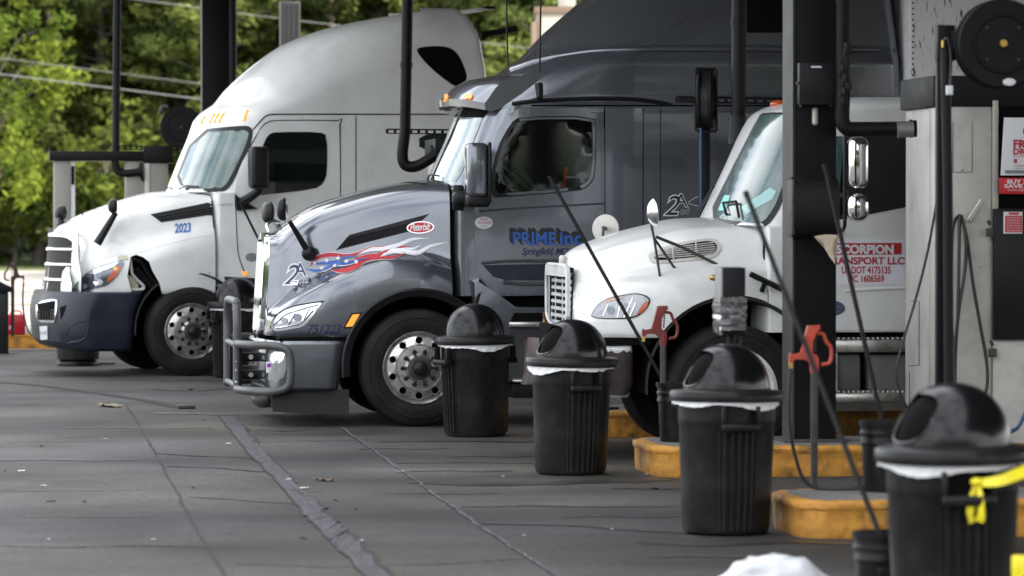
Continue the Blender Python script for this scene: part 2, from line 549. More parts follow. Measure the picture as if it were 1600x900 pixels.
def text_plane(mb, s, x0, x1, z0, z1, place, mi=0, shear=0.0, bold=0.0, space=1.0):
    "lettering on a plane: place(u, v) -> point"
    V, F = text_mesh(s, shear, 0, space); a = np.array(V); lo, hi = a.min(0), a.max(0)
    if bold: V, F = text_mesh(s, shear, bold, space)
    vs = [place(x0 + (x-lo[0])/(hi[0]-lo[0])*(x1-x0), z0 + (y-lo[1])/(hi[1]-lo[1])*(z1-z0)) for x, y in V]
    mb._new(vs, F, mi); return mb

def ellipse(cx, cy, rx, ry, n=24, rot=0.0):
    return [(cx + rx*math.cos(2*PI*k/n)*math.cos(rot) - ry*math.sin(2*PI*k/n)*math.sin(rot), cy + rx*math.cos(2*PI*k/n)*math.sin(rot) + ry*math.sin(2*PI*k/n)*math.cos(rot)) for k in range(n)]
# ================================================================== the ground
def ground_material(name, base, lit=False):
    m = bpy.data.materials.new(name); m.use_nodes = True
    t = m.node_tree; b = t.nodes['Principled BSDF']; L = t.links
    tc = t.nodes.new('ShaderNodeTexCoord')
    def noise(scale, sx, sy, detail=8, rough=.6):
        mp = t.nodes.new('ShaderNodeMapping'); mp.inputs['Scale'].default_value = (sx, sy, 1)
        L.new(tc.outputs['Object'], mp.inputs[0])
        n = t.nodes.new('ShaderNodeTexNoise'); n.inputs['Scale'].default_value = scale; n.inputs['Detail'].default_value = detail; n.inputs['Roughness'].default_value = rough
        L.new(mp.outputs[0], n.inputs['Vector']); return n.outputs['Fac']
    def ramp(f, a, b_, ca=(0, 0, 0, 1), cb=(1, 1, 1, 1)):
        r = t.nodes.new('ShaderNodeValToRGB'); r.color_ramp.elements[0].position = a; r.color_ramp.elements[1].position = b_
        r.color_ramp.elements[0].color = ca; r.color_ramp.elements[1].color = cb
        L.new(f, r.inputs[0]); return r.outputs[0]
    def mix(f, a, b_, mode='MIX', fac=None):
        x = t.nodes.new('ShaderNodeMixRGB'); x.blend_type = mode
        if f is not None: L.new(f, x.inputs[0])
        else: x.inputs[0].default_value = fac
        for i, v in ((1, a), (2, b_)):
            if isinstance(v, tuple): x.inputs[i].default_value = v
            else: L.new(v, x.inputs[i])
        return x.outputs[0]
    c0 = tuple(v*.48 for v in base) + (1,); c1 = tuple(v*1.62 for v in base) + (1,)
    col = ramp(noise(.62, .8, .7, 4, .52), .34, .66, c0, c1)                    # slab sized drifts
    col = mix(ramp(noise(.33, 1, 1, 3), .45, .58), col, mix(None, col, (1.10, 1.0, .88, 1), 'MULTIPLY', 1), 'MIX')
    col = mix(ramp(noise(.47, 1, 1, 3), .50, .62), col, mix(None, col, (.96, .96, 1.06, 1), 'MULTIPLY', 1), 'MIX')
    # dark oily patches with soft edges, drawn out along the lanes
    s0 = ramp(noise(.22, .5, 1.3, 4, .55), .50, .64)
    col = mix(s0, col, mix(None, col, (.52, .51, .50, 1), 'MULTIPLY', .9))
    s1 = ramp(noise(.5, .35, 1.0, 3, .55), .53, .68)
    col = mix(s1, col, mix(None, col, (.60, .60, .61, 1), 'MULTIPLY', .85))
    s2 = ramp(noise(.8, .16, 1.0, 3, .5), .58, .74)
    col = mix(s2, col, mix(None, col, (.50, .50, .50, 1), 'MULTIPLY', .7))
    s3 = ramp(noise(1.6, .8, 1.0, 6, .65), .63, .70)
    col = mix(s3, col, mix(None, col, (.42, .41, .40, 1), 'MULTIPLY', .8))
    s4 = ramp(noise(.6, .4, 1.0, 3, .5), .58, .74)
    col = mix(s4, col, mix(None, col, (1.4, 1.4, 1.38, 1), 'MULTIPLY', .8))
    # aggregate speckle
    sp = ramp(noise(85, 1, .13, 3, .8), .36, .66, (.58, .58, .58, 1), (1.38, 1.38, 1.38, 1))
    col = mix(None, col, sp, 'MULTIPLY', .8)
    sp2 = ramp(noise(20, 1, .25, 4, .7), .38, .64, (.82, .82, .82, 1), (1.15, 1.15, 1.15, 1))
    col = mix(None, col, sp2, 'MULTIPLY', .75)
    pit = ramp(noise(38, 1, .2, 2), .66, .72)
    col = mix(pit, col, mix(None, col, (.35, .34, .33, 1), 'MULTIPLY', .9))
    L.new(col, b.inputs['Base Color'])
    rr = ramp(noise(.5, .6, .5, 2), .35, .65, (.58, .58, .58, 1), (.80, .80, .80, 1))
    L.new(rr, b.inputs['Roughness'])
    b.inputs['Specular IOR Level'].default_value = .25
    bp = t.nodes.new('ShaderNodeBump'); bp.inputs['Strength'].default_value = .35; bp.inputs['Distance'].default_value = .006
    L.new(noise(55, 1, 1, 6), bp.inputs['Height']); L.new(bp.outputs[0], b.inputs['Normal'])
    return m
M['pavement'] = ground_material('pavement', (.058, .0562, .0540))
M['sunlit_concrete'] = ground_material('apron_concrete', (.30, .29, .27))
M['sealant'] = mat('sealant', (.085, .085, .095), .8, 0, 0, .5, 9)
M['joint'] = mat('joint', (.018, .017, .016), .9, 0, 0, .4, 14)
M['joint_tar'] = mat('joint_tar', (.042, .040, .044), .75, 0, 0, .5, 12, .5, 30)
M['stain_soft'] = mat('stain_soft', (.036, .035, .034), .6, 0, 0, .4, 3)
M['stain'] = mat('stain', (.026, .025, .024), .42, 0, 0, .35, 3)
M['grass'] = mat('grass', (.10, .13, .03), .9, 0, 0, .4, .6)

def sheet(name, corners, z, material, rot=LANE + PI):
    o = bpy.data.objects.new(name, bpy.data.meshes.new(name)); C.objects.link(o)
    o.rotation_euler = (0, 0, rot)
    inv = Matrix.Rotation(-rot, 4, 'Z')
    o.data.from_pydata([inv @ Vector((x, y, z)) for x, y in corners], [], [list(range(len(corners)))])
    o.data.materials.append(M[material]); return struct(o)
sheet('ground', [(-900, -300), (900, -300), (900, 1500), (-900, 1500)], 0.0, 'pavement')
hd = Vector((-math.cos(LANE), -math.sin(LANE))); ud = Vector((-math.sin(LANE), math.cos(LANE)))   # lane heading, across the lanes
def lane_pt(a, u): return hd*a + ud*u
sheet('concrete_lot', [lane_pt(-160, 51.5), lane_pt(120, 51.5), lane_pt(160, 121), lane_pt(-200, 121)], .006, 'sunlit_concrete')
sheet('grass_verge', [lane_pt(-400, 121.0), lane_pt(400, 121.0), lane_pt(500, 330), lane_pt(-500, 330)], .012, 'grass')

def ribbon(name, pix, width, material, z=.004, jag=.3, n=14, steps=None, kind='structure', world_pts=None):
    "a strip laid on the ground along a line seen in the photograph"
    P = world_pts or [gnd(x, y, z) for x, y in pix]
    P = spline(P, n)
    L_, R_ = [], []
    for i, p in enumerate(P):
        d = (P[min(i+1, len(P)-1)] - P[max(i-1, 0)]); d.z = 0; d.normalize()
        s = Vector((-d.y, d.x, 0)); w = width/2
        L_.append(p + s*w*(1 + rnd.uniform(-jag, jag))); R_.append(p - s*w*(1 + rnd.uniform(-jag, jag)))
    mb = MB(); mb.grid([L_, R_]); return struct(mb.build(name, material))
def wavy(pts, n, amp):
    out = []
    for i in range(len(pts)-1):
        for k in range(n):
            t = k/n; a, b = pts[i], pts[i+1]
            out.append((a[0]+(b[0]-a[0])*t + rnd.uniform(-amp, amp), a[1]+(b[1]-a[1])*t))
    out.append(pts[-1]); return out
ribbon('slab_joint', wavy([(470, 632), (520, 660), (640, 745), (760, 830), (870, 900), (1010, 990)], 9, 1.6), .017, 'joint', jag=.9, n=4)
ribbon('slab_joint', wavy([(196, 632), (212, 655), (255, 730), (300, 815), (350, 896), (400, 990)], 9, 1.4), .015, 'joint', jag=.9, n=4)
EL = [(342, 650), (365, 680), (390, 710), (430, 750), (466, 794), (490, 820), (530, 860), (565, 895), (625, 960)]
ER = [(367, 653), (392, 680), (415, 705), (460, 750), (500, 790), (522, 812), (552, 840), (610, 897), (690, 975)]
def trench():
    A, B = spline([gnd(x, y, .004) for x, y in EL], 8), spline([gnd(x, y, .004) for x, y in ER], 8)
    rg_ = random.Random(8); A = [p + Vector((rg_.uniform(-.012, .012), 0, 0)) for p in A]; B = [p + Vector((rg_.uniform(-.02, .02), 0, 0)) for p in B]
    mb = MB(); mb.grid([A, B]); struct(mb.build('trench_patch', 'joint_tar'))
    up = Vector((0, 0, .004))
    def lines(name, segs, w, mate):
        mb = MB()
        for P in segs:
            L_, R_ = [], []
            for k, p in enumerate(P):
                d = (P[min(k+1, len(P)-1)] - P[max(k-1, 0)]); d.z = 0; d.normalize(); q = Vector((-d.y, d.x, 0))*w*rg_.uniform(.2, 1.3)
                L_.append(p + up + q); R_.append(p + up - q)
            mb.grid([L_, R_])
        struct(mb.build(name, mate))
    ribs = [[a.lerp(b, t) for a, b in zip(A, B)] for t in (.16, .3, .44, .58, .72, .86)]
    lines('trench_ribs', ribs, .0045, 'rib_line')
    lines('slab_joint', [A], .006, 'joint'); 
    n = len(B); lines('slab_joint', [B[int(n*.06):int(n*.2)], B[int(n*.27):int(n*.4)], B[int(n*.48):int(n*.66)], B[int(n*.72):]], .016, 'joint')
    lines('slab_joint', [[a.lerp(b, t) for t in (0, .25, .5, .75, 1)] for a, b in [(A[int(n*f)], B[int(n*f)]) for f in (.13, .30, .42, .44, .585, .70, .86)]], .009, 'joint')
M['rib_line'] = mat('rib_line', (.095, .093, .108), .7)
trench()
ribbon('joint_sealant', wavy([(474, 632), (523, 660), (643, 745), (763, 830), (873, 900), (1013, 990)], 12, 2.2), .016, 'sealant', z=.0065, jag=.95, n=3)
for pts, w in (([(245, 708), (300, 712), (393, 715)], .05), ([(260, 728), (340, 731), (412, 737)], .05), ([(296, 776), (360, 780), (410, 784), (462, 787)], .025),
               ([(0, 853), (100, 855), (200, 852), (325, 854)], .03), ([(325, 854), (420, 855)], .015), ([(0, 690), (110, 690), (215, 689)], .02),
               ([(400, 690), (460, 690), (560, 688)], .025), ([(0, 767), (120, 767), (250, 765)], .02), ([(370, 880), (520, 886), (700, 880), (820, 872)], .02)):
    ribbon('crack', wavy(pts, 5, 1.0), w, 'joint', jag=.8, n=3)
ribbon('drain_slot', [(-40, 591), (0, 597), (70, 603), (150, 614), (230, 626), (282, 637)], .14, 'joint', jag=.2, n=10)
ribbon('oil_stain', [(655, 752), (690, 754), (740, 756), (830, 755), (940, 752), (1040, 748)], .30, 'stain', jag=.25, n=8)
ribbon('oil_stain', [(750, 818), (820, 819), (905, 821), (960, 826), (1010, 829), (1090, 834)], .07, 'stain', jag=.35, n=8)
ribbon('oil_stain', [(590, 690), (700, 689), (830, 690), (920, 688)], .10, 'stain', jag=.5, n=8)
for k, (x0, x1, y, w) in enumerate(((560, 700, 700, .10), (700, 840, 712, .14), (620, 960, 722, .08), (850, 990, 700, .16), (640, 800, 735, .10), (960, 1060, 762, .2), (720, 1050, 790, .14), (880, 1060, 806, .10), (1010, 1220, 868, .12), (100, 330, 668, .10), (0, 210, 718, .16), (380, 470, 672, .12), (600, 780, 770, .07), (40, 240, 806, .05))):
    ribbon('oil_stain', wavy([(x0, y + 1), ((x0*2+x1)/3, y), ((x0+2*x1)/3, y + 1.5), (x1, y)], 5, 2), w*.6, 'stain_soft', jag=.95, n=4)
ribbon('oil_stain', [(1000, 846), (1120, 851), (1230, 846), (1330, 850)], .16, 'stain', jag=.4, n=8)
ribbon('oil_stain', [(250, 607), (300, 609), (345, 607)], .35, 'stain', jag=.4, n=6)
ribbon('oil_stain', [(240, 645), (300, 646), (372, 648)], .22, 'stain', jag=.5, n=6)

# ================================================================== canopy over the lanes
M['canopy_under'] = mat('canopy_under', (.30, .30, .295), .7, 0, 0, .08, 1)
def canopy():
    mb = MB()
    a0, a1, u0, u1 = -34, 0.25, 4, 54.0
    g0 = Vector((-0.9, 34.0)); off_a = g0.dot(hd)
    def L3(a, u, z): p = lane_pt(a + off_a, u); return Vector((p.x, p.y, z))
    ed = lambda u: a1 + .12*(u-33)                  # the front edge runs a little askew to the lanes
    for (aa, ua, ub, za, zb) in ((a0, u0, u1, 5.35, 5.85),):
        v = [L3(a, u, z) for z in (za, zb) for a, u in ((aa, ua), (ed(ua), ua), (ed(ub), ub), (aa, ub))]
        mb._new(v, [(0, 3, 2, 1), (4, 5, 6, 7), (0, 1, 5, 4), (1, 2, 6, 5), (2, 3, 7, 6), (3, 0, 4, 7)])
    k = u0 + .4
    while k < u1:
        v = [L3(a, u, z) for z in (5.10, 5.346) for a, u in ((a0+.3, k), (ed(k)-.3, k), (ed(k)-.3, k+.16), (a0+.3, k+.16))]
        mb._new(v, [(0, 3, 2, 1), (4, 5, 6, 7), (0, 1, 5, 4), (1, 2, 6, 5), (2, 3, 7, 6), (3, 0, 4, 7)])
        k += 3.2
    return struct(mb.build('canopy_roof', 'canopy_under'))
canopy()

# ================================================================== trees
def leaf_mat(name, c0, c1, tr):
    m = bpy.data.materials.new(name); m.use_nodes = True
    t = m.node_tree; t.nodes.clear(); L = t.links
    out = t.nodes.new('ShaderNodeOutputMaterial')
    d = t.nodes.new('ShaderNodeBsdfDiffuse'); tl = t.nodes.new('ShaderNodeBsdfTranslucent'); mx = t.nodes.new('ShaderNodeMixShader'); mx.inputs[0].default_value = tr
    at_ = t.nodes.new('ShaderNodeAttribute'); at_.attribute_name = 'tint'
    oi = t.nodes.new('ShaderNodeObjectInfo')
    rp = t.nodes.new('ShaderNodeValToRGB'); rp.color_ramp.elements[0].color = (*c0, 1); rp.color_ramp.elements[1].color = (*c1, 1)
    L.new(at_.outputs['Fac'], rp.inputs[0])
    hs = t.nodes.new('ShaderNodeHueSaturation')
    mr = t.nodes.new('ShaderNodeMapRange'); mr.inputs['To Min'].default_value = .65; mr.inputs['To Max'].default_value = 1.35
    L.new(oi.outputs['Random'], mr.inputs[0]); L.new(mr.outputs[0], hs.inputs['Value']); L.new(rp.outputs[0], hs.inputs['Color'])
    L.new(hs.outputs[0], d.inputs[0]); L.new(hs.outputs[0], tl.inputs[0])
    L.new(d.outputs[0], mx.inputs[1]); L.new(tl.outputs[0], mx.inputs[2]); L.new(mx.outputs[0], out.inputs[0]); return m
M['pine_leaf'] = leaf_mat('pine_leaf', (.034, .056, .019), (.225, .265, .070), .40)
M['broad_leaf'] = leaf_mat('broad_leaf', (.06, .105, .02), (.20, .24, .035), .38)
M['bush_leaf'] = leaf_mat('bush_leaf', (.035, .06, .014), (.22, .26, .05), .35)
M['bark'] = mat('bark', (.10, .085, .07), .9, 0, 0, .3, 8, .4, 20)

def leaf_cloud(rg, clumps, per, size, squash=.6):
    V, F, T = [], [], []
    for (c, r, tone) in clumps:
        for _ in range(per):
            d = Vector((rg.gauss(0, 1), rg.gauss(0, 1), rg.gauss(0, 1))).normalized() * (rg.random() ** .45)
            p = Vector(c) + Vector((d.x*r, d.y*r, d.z*r*squash))
            s = size * rg.uniform(.55, 1.3)
            n = Vector((rg.gauss(0, 1), rg.gauss(0, 1), rg.gauss(0, 1) + .7)).normalized()
            u = n.orthogonal().normalized(); q = Quaternion(n, rg.uniform(0, 2*PI)); u = q @ u; v = n.cross(u)
            k = len(V)
            V += [p - u*s*.5, p + v*s*.22, p + u*s*.5, p - v*s*.22]; F.append((k, k+1, k+2, k+3))
            T.append(min(1, max(0, tone + rg.uniform(-.18, .18))))
    return V, F, T
def leaf_mesh(name, V, F, T, material):
    me = bpy.data.meshes.new(name); me.from_pydata(V, [], F); me.materials.append(M[material])
    a = me.attributes.new('tint', 'FLOAT', 'FACE'); a.data.foreach_set('value', T)
    return me
def pine_proto(seed, H, W):
    rg = random.Random(seed)
    mb = MB()
    lean = Vector((rg.uniform(-.3, .3), rg.uniform(-.3, .3), 0))
    sp = spline([(0, 0, -.2), lean*.4 + Vector((0, 0, H*.4)), lean + Vector((0, 0, H))], 6)
    mb.tube(sp, lambda t: .17*(1-t)+.03, 8)
    clumps = []
    n = int(H*6.5)
    for i in range(n):
        z = H*(.14 + .86*(i+rg.random())/n); f = z/H
        L = W*(1-f)**.62*rg.uniform(.45, 1.15)*(.6 if f < .25 else 1)+.25
        a = rg.uniform(0, 2*PI); d = Vector((math.cos(a), math.sin(a), 0))
        b0 = lean*f + Vector((0, 0, z)); tip = b0 + d*L + Vector((0, 0, L*rg.uniform(.0, .45)))
        mb.tube([b0, b0.lerp(tip, .5) + Vector((0, 0, -.05)), tip], lambda t: .045*(1-t)+.012, 5)
        tone = rg.random()
        for k in range(3):
            t = .45 + .3*k
            clumps.append((b0.lerp(tip, t) + Vector((rg.uniform(-.25, .25), rg.uniform(-.25, .25), rg.uniform(-.1, .2))), rg.uniform(.38, .72), tone*.75 + rg.random()*.3))
    V, F, T = leaf_cloud(rg, clumps, 46, .36, .66)
    return mb, leaf_mesh('crown', V, F, T, 'pine_leaf')
def broad_proto(seed, H, W, leaf='broad_leaf', per=60):
    rg = random.Random(seed); mb = MB()
    mb.tube(spline([(0, 0, -.2), (rg.uniform(-.2, .2), 0, H*.4), (0, 0, H*.8)], 5), lambda t: .16*(1-t)+.03, 8)
    clumps = []
    for i in range(int(26*H/8)):
        a = rg.uniform(0, 2*PI); f = rg.uniform(.22, 1); rr = W*math.sin(PI*min(.98, f*.8+.15))*rg.uniform(.3, 1)
        p = Vector((math.cos(a)*rr, math.sin(a)*rr, H*f))
        mb.tube([(0, 0, H*f*.7), p*.6 + Vector((0, 0, H*f*.35)), p], lambda t: .04*(1-t)+.01, 5)
        tone = rg.random()
        for k in range(3): clumps.append((p + Vector((rg.uniform(-.6, .6), rg.uniform(-.6, .6), rg.uniform(-.5, .5))), rg.uniform(.4, .8), tone*.7 + rg.random()*.3))
    V, F, T = leaf_cloud(rg, clumps, per, .30, .8)
    return mb, leaf_mesh('crown', V, F, T, leaf)
def plant_tree(name, proto, loc, label, cat, group, rot=0, sc=1.0):
    mb, cr = proto
    r = empty(name, loc, rot, label, cat, group); r.scale = (sc, sc, sc)
    t = mb.build('trunk', 'bark', r); c = link('crown', cr, r); c.data.polygons.foreach_set('use_smooth', [False]*len(c.data.polygons))
    return r
pines = [plant_tree('pine_tree', pine_proto(5+i, h, w), (0, 0, 0), 'green pine tree in the sunlit wood behind the truck stop', 'tree', 'pines in the wood beyond the lot') for i, (h, w) in enumerate(((17, 2.9), (15, 2.6), (19, 3.2), (13, 2.7)))]
used = set()
rg = random.Random(77)
def put(protos, loc, rot, sc, label=None):
    i = rg.randrange(len(protos)); p = protos[i]
    if id(p) not in used:
        used.add(id(p)); o = p; o.location = loc; o.rotation_euler = (0, 0, rot)
    else: o = dup(p, loc, rot)
    o.scale = (sc, sc, sc*rg.uniform(.92, 1.1))
    if label: o['label'] = label
    return o
for row, (D, n, x0, x1) in enumerate(((132, 17, -22, 9), (137, 17, -24, 10), (142, 16, -25, 11), (148, 15, -27, 12))):
    for k in range(n):
        x = x0 + (x1-x0)*(k + rg.uniform(.15, .85))/n
        put(pines, (x, D + rg.uniform(-2, 2), 0), rg.uniform(0, 6.28), rg.uniform(.8, 1.15))
y1 = plant_tree('broadleaf_tree', broad_proto(3, 12.5, 3.0), gd(-25, 122), 'yellow-green broadleaf tree at the left end of the wood', 'tree', None, .4, .92)
bushes = [plant_tree('roadside_bush', broad_proto(21+i, 3.2, 1.9, 'bush_leaf', 55), (0, 0, 0), 'leafy bush along the foot of the pine wood', 'bush', 'bushes along the foot of the wood') for i in range(2)]
for k in range(30):
    x = -20 + 29*(k + rg.random())/30
    put(bushes, (x, 127.5 + rg.uniform(-1.5, 2.5), 0), rg.uniform(0, 6.28), rg.uniform(.5, 1.5))

# the road wires in front of the wood
M['wire'] = mat('wire', (.20, .20, .20), .6)
for (a, b, r_, lab) in ((((-60, 83), (330, 133)), None, .011, 'upper of the two overhead wires crossing the pines on the left'),
                (((-60, 108), (330, 157)), None, .018, 'lower and thicker overhead wire crossing the pines on the left'),
                (((190, -4), (400, 24), (540, 41), (900, 84)), None, .013, 'overhead wire running above the white truck roof')):
    P = [at(x, y, 112) for x, y in a]
    d0 = (P[0]-P[1]).normalized(); d1 = (P[-1]-P[-2]).normalized()
    P = [P[0] + d0*14] + P + [P[-1] + d1*14]
    mb = MB(); mb.tube(spline(P, 6), r_, 6)
    tag(mb.build('overhead_wire', 'wire'), lab, 'wire')

# pale boxy building behind the grey truck's roof
def far_box():
    D = 88; p = gd(838, D); e = empty('roadside_building', p, 0, 'pale boxy building with a brown rim behind the grey truck roof', 'building')
    s = 1/(FPX/D)
    w, h0 = 3.2, 1.85 + (330-14)*s; 
    mb = MB(); mb.bx((0, 0, 0), (w, 3, h0-.12)); mb.build('wall', 'beige_wall', e)
    mb = MB(); mb.bx((-.05, -.05, h0-.118), (w+.05, 3.05, h0+.04), .01); mb.build('roof', 'brown_trim', e)
    mb = MB(); mb.bx((-.12, -.06, 0), (-.003, .08, h0-.3), .01); mb.bx((.05, -.06, 0), (.11, -.003, h0-.13)); mb.build('downpipe', 'brown_trim', e)
    mb = MB(); mb.bx((.5, -.04, h0+.043), (.9, .5, h0+.7), .01); mb.build('chimney', 'beige_wall', e)
far_box()

# the wood across the road behind the camera (the trucks' panels mirror it)
def woodland():
    rg = random.Random(31); cl = []
    for k in range(620):
        x = rg.uniform(-46, 46); y = -60 - rg.uniform(0, 9) + 4*math.sin(x*.13); top = 12 + 2.5*math.sin(x*.31) + 2*math.sin(x*.9)
        cl.append((Vector((x, y, rg.uniform(.5, top))), rg.uniform(1.2, 2.2), rg.random()))
    V, F, T = leaf_cloud(rg, cl, 90, .75, .8)
    o = link('woodland', leaf_mesh('woodland', V, F, T, 'pine_leaf')); o.data.polygons.foreach_set('use_smooth', [False]*len(o.data.polygons)); o['kind'] = 'stuff'; o['label'] = 'dense green wood across the road'
woodland()

def added_ridge():  # unseen ridge, added so mirrored gaps in the wood are not bright sky
    rows = []
    for j, (y, h) in enumerate(((-62, 0), (-70, 6), (-80, 11), (-95, 12), (-130, 0))):
        rows.append([Vector((x, y + 3*math.sin(x*.05 + j), h*.8*(1 + .12*math.sin(x*.09 + j)) - .02)) for x in np.linspace(-90, 90, 40)])
    mb = MB(); mb.grid(rows); struct(mb.build('hill', 'hill_green'))
def dark_backdrop():  # added dark green sheet that closes bright sky gaps between the pines
    rows = []
    for j, (y, h) in enumerate(((151, 0), (158, 7), (172, 13), (190, 15), (240, 0))):
        rows.append([Vector((x, y + 2*math.sin(x*.11 + j), h*(1 + .10*math.sin(x*.13 + j)) - .02)) for x in np.linspace(-70, 60, 50)])
    mb = MB(); mb.grid(rows); struct(mb.build('hill', 'hill_green'))
M['hill_green'] = mat('hill_green', (.03, .045, .015), .9, 0, 0, .4, .5)
added_ridge()
dark_backdrop()
# ================================================================== truck kit
QY = Vector((0, 1, 0)).to_track_quat('Z', 'Y')       # lathe axis along +y (outward on the near side)
QYN = Vector((0, -1, 0)).to_track_quat('Z', 'Y')

def make_wheel(parent, x, y, z, Rt=.51, rr=.305, steel=False, sgn=1, steer=0.0, nuts=False):
    "front wheel; y is the outer face; tyre > rim, hub, lug_nuts"
    q = QY if sgn > 0 else QYN
    if steer: q = Quaternion((0, 0, 1), steer) @ q
    o = Vector((x, y, z))
    w = .30
    pr = [(rr-.015, -.05), (rr+.01, -.012), (rr+.035, 0), (Rt-.10, .004), (Rt-.05, -.008), (Rt-.015, -.030), (Rt-.002, -.055)]
    k = -.075
    for g in range(4):
        pr += [(Rt, k), (Rt, k-.030), (Rt-.014, k-.032), (Rt-.014, k-.042)]; k -= .044
    pr += [(Rt, k), (Rt-.01, -w+.03), (Rt-.05, -w), (rr, -w+.02)]
    mb = MB(); mb.lathe(pr, 64, o, q, cap=False)
    # raised sidewall rings
    for r_ in (Rt-.075, Rt-.13): mb.lathe([(r_-.004, .002), (r_, .006), (r_+.004, .002)], 64, o, q, cap=False)
    ty = mb.build('tyre', 'rubber', parent, 30)
    # rim
    if not steel:
        prof = curve([(.06, .045), (.105, .045), (.125, .018), (.19, .016), (.205, -.012), (.262, -.022), (.275, -.03)])
        pts = []; cons = []
        def ring(r_, n, ph=0):
            i0 = len(pts)
            for k in range(n): pts.append(Vector((r_*math.cos(2*PI*k/n+ph), r_*math.sin(2*PI*k/n+ph))))
            return list(range(i0, i0+n))
        faces = [ring(.272, 60)]
        holes = []
        for k in range(10):
            a = 2*PI*(k+.5)/10; c = Vector((math.cos(a), math.sin(a)))*.238; holes.append(c)
            i0 = len(pts)
            for j in range(14): pts.append(c + Vector((math.cos(2*PI*j/14), math.sin(2*PI*j/14)))*.030)
            cons += [(i0+j, i0+(j+1) % 14) for j in range(14)]
        for r_, n in ((.205, 40), (.19, 40), (.16, 36), (.125, 36), (.115, 30), (.105, 30), (.07, 24)): ring(r_, n, .03)
        n0 = 60
        cons += [(i, (i+1) % n0) for i in range(n0)]
        V, E, F, *_ = delaunay_2d_cdt(pts, cons, [], 0, 1e-6)
        mb = MB(); vs = []
        for p in V:
            v = Vector((p.x, p.y, prof(p.length))); vs.append(mb.bm.verts.new(o + q @ v))
        for f in F:
            c = sum((V[i] for i in f), Vector((0, 0)))/len(f)
            if any((c-h).length < .0295 for h in holes) or c.length > .2715: continue
            mb.bm.faces.new([vs[i] for i in f])
        mb.lathe([(.271, -.03), (.278, -.055), (.292, -.035), (.302, -.006), (.309, .004), (rr+.010, -.004), (rr+.008, -.03)], 60, o, q, cap=False)
        rim = mb.build('rim', 'alu', ty, 40)
        mb = MB(); mb.lathe([(0.0, -.06), (.29, -.06)], 40, o, q, cap=False); mb.build('brake_drum', 'void', ty)
        mb = MB()
        mb.lathe([(0, .125), (.045, .122), (.058, .112), (.064, .09), (.064, .05)], 30, o, q, cap=False)
        mb.lathe([(.066, .058), (.085, .058), (.10, .052), (.104, .044)], 30, o, q, cap=False, mi=1)
        mb.build('hub_cap', ['black_plastic', 'iron'], ty)
        for k in range(10 if nuts else 0):
            mb = MB(); a = 2*PI*k/10; c = Vector((.145*math.cos(a), .145*math.sin(a), .012))
            mb.lathe([(.021, 0), (.020, .034), (.014, .042), (0, .044)], 8, o + q @ c, q, cap=False)
            mb.build('lug_nut', 'black_plastic', ty)
    else:
        mb = MB()
        mb.lathe([(rr+.008, -.03), (rr+.014, .004), (.30, .008), (.288, -.02), (.272, -.05), (.262, -.085), (.24, -.10), (.20, -.075), (.15, -.03), (.10, -.028), (.095, .03), (.05, .05), (0, .055)], 56, o, q, cap=False)
        mb.build('rim', 'white_dirty', ty, 40)
        for k in range(8 if nuts else 0):
            mb = MB(); a = 2*PI*k/8; c = Vector((.125*math.cos(a), .125*math.sin(a), -.03))
            mb.lathe([(.018, 0), (.016, .03), (0, .032)], 7, o + q @ c, q, cap=False)
            mb.build('lug_nut', 'iron', ty)
    return ty

def x_loft(sections, cap_first=True, cap_last=True, n_chaikin=2, lean=None):
    "sections: list of (x, [(y, z)...]) half sections from the near bottom to the top centre -> closed MB"
    mb = MB(); rows = []
    for x, sec in sections:
        pts = chaikin([tuple(p) for p in sec], n_chaikin, closed=False)
        row = [(y, z) for y, z in pts] + [(-y, z) for y, z in pts[::-1] if y > 1e-6]
        rows.append([Vector((x + (lean(x, z) if lean else 0), y, z)) for y, z in row])
    mb.grid(rows, closed=True, cap0=cap_first, cap1=cap_last)
    return mb

def plan_loop(xf, depth, w, n, xr, rr=.10, ns=14, nq=18, nr=5):
    pts = []
    depth = min(depth, xf - xr - 2*rr - .3)
    xc = xf - depth
    for k in range(nr):
        t = (PI/2)*k/nr; pts.append((xr + rr - rr*math.cos(t), w - rr + rr*math.sin(t)))
    for k in range(ns):
        t = k/ns; pts.append((xr + rr + (xc-xr-rr)*t, w))
    for k in range(nq+1):
        t = (PI/2)*k/nq
        pts.append((xc + depth*math.sin(t)**(2/n), w*max(0.0, math.cos(t))**(2/n)))
    near = pts
    return near + [(x, -y) for x, y in near[::-1] if y > 1e-6]

def z_loft(levels):
    "levels: list of (z, xf, depth, w, n, xr)"
    mb = MB(); rows = []
    for z, xf, dep, w, n, xr in levels:
        rows.append([Vector((x, y, z)) for x, y in plan_loop(xf, dep, w, n, xr)])
    mb.grid(rows, closed=True, cap0=True, cap1=True)
    return mb

def wheel_cutter(x, z, r, y0, y1, mate='void'):
    mb = MB(); mb.cyl((x, y0, z), (x, y1, z), r, n=72)
    return mb.build('cutter', mate)

def ribbon_px(fr, bvh, pts, wf, mb, off, mi=0, sp=7):
    "a tapered painted flame following pixels on a body"
    P = spline([(a, b, 0) for a, b in pts], sp)
    A, B = [], []
    for i, p in enumerate(P):
        d = P[min(i+1, len(P)-1)] - P[max(i-1, 0)]; d.normalize(); s = Vector((-d.y, d.x, 0)); w = wf(i/(len(P)-1))/2
        for L_, q in ((A, p + s*w), (B, p - s*w)):
            h, n = fr.cast(bvh, q.x, q.y, 1.0); L_.append(h + n*off)
    mb.grid([A, B], mi=mi)

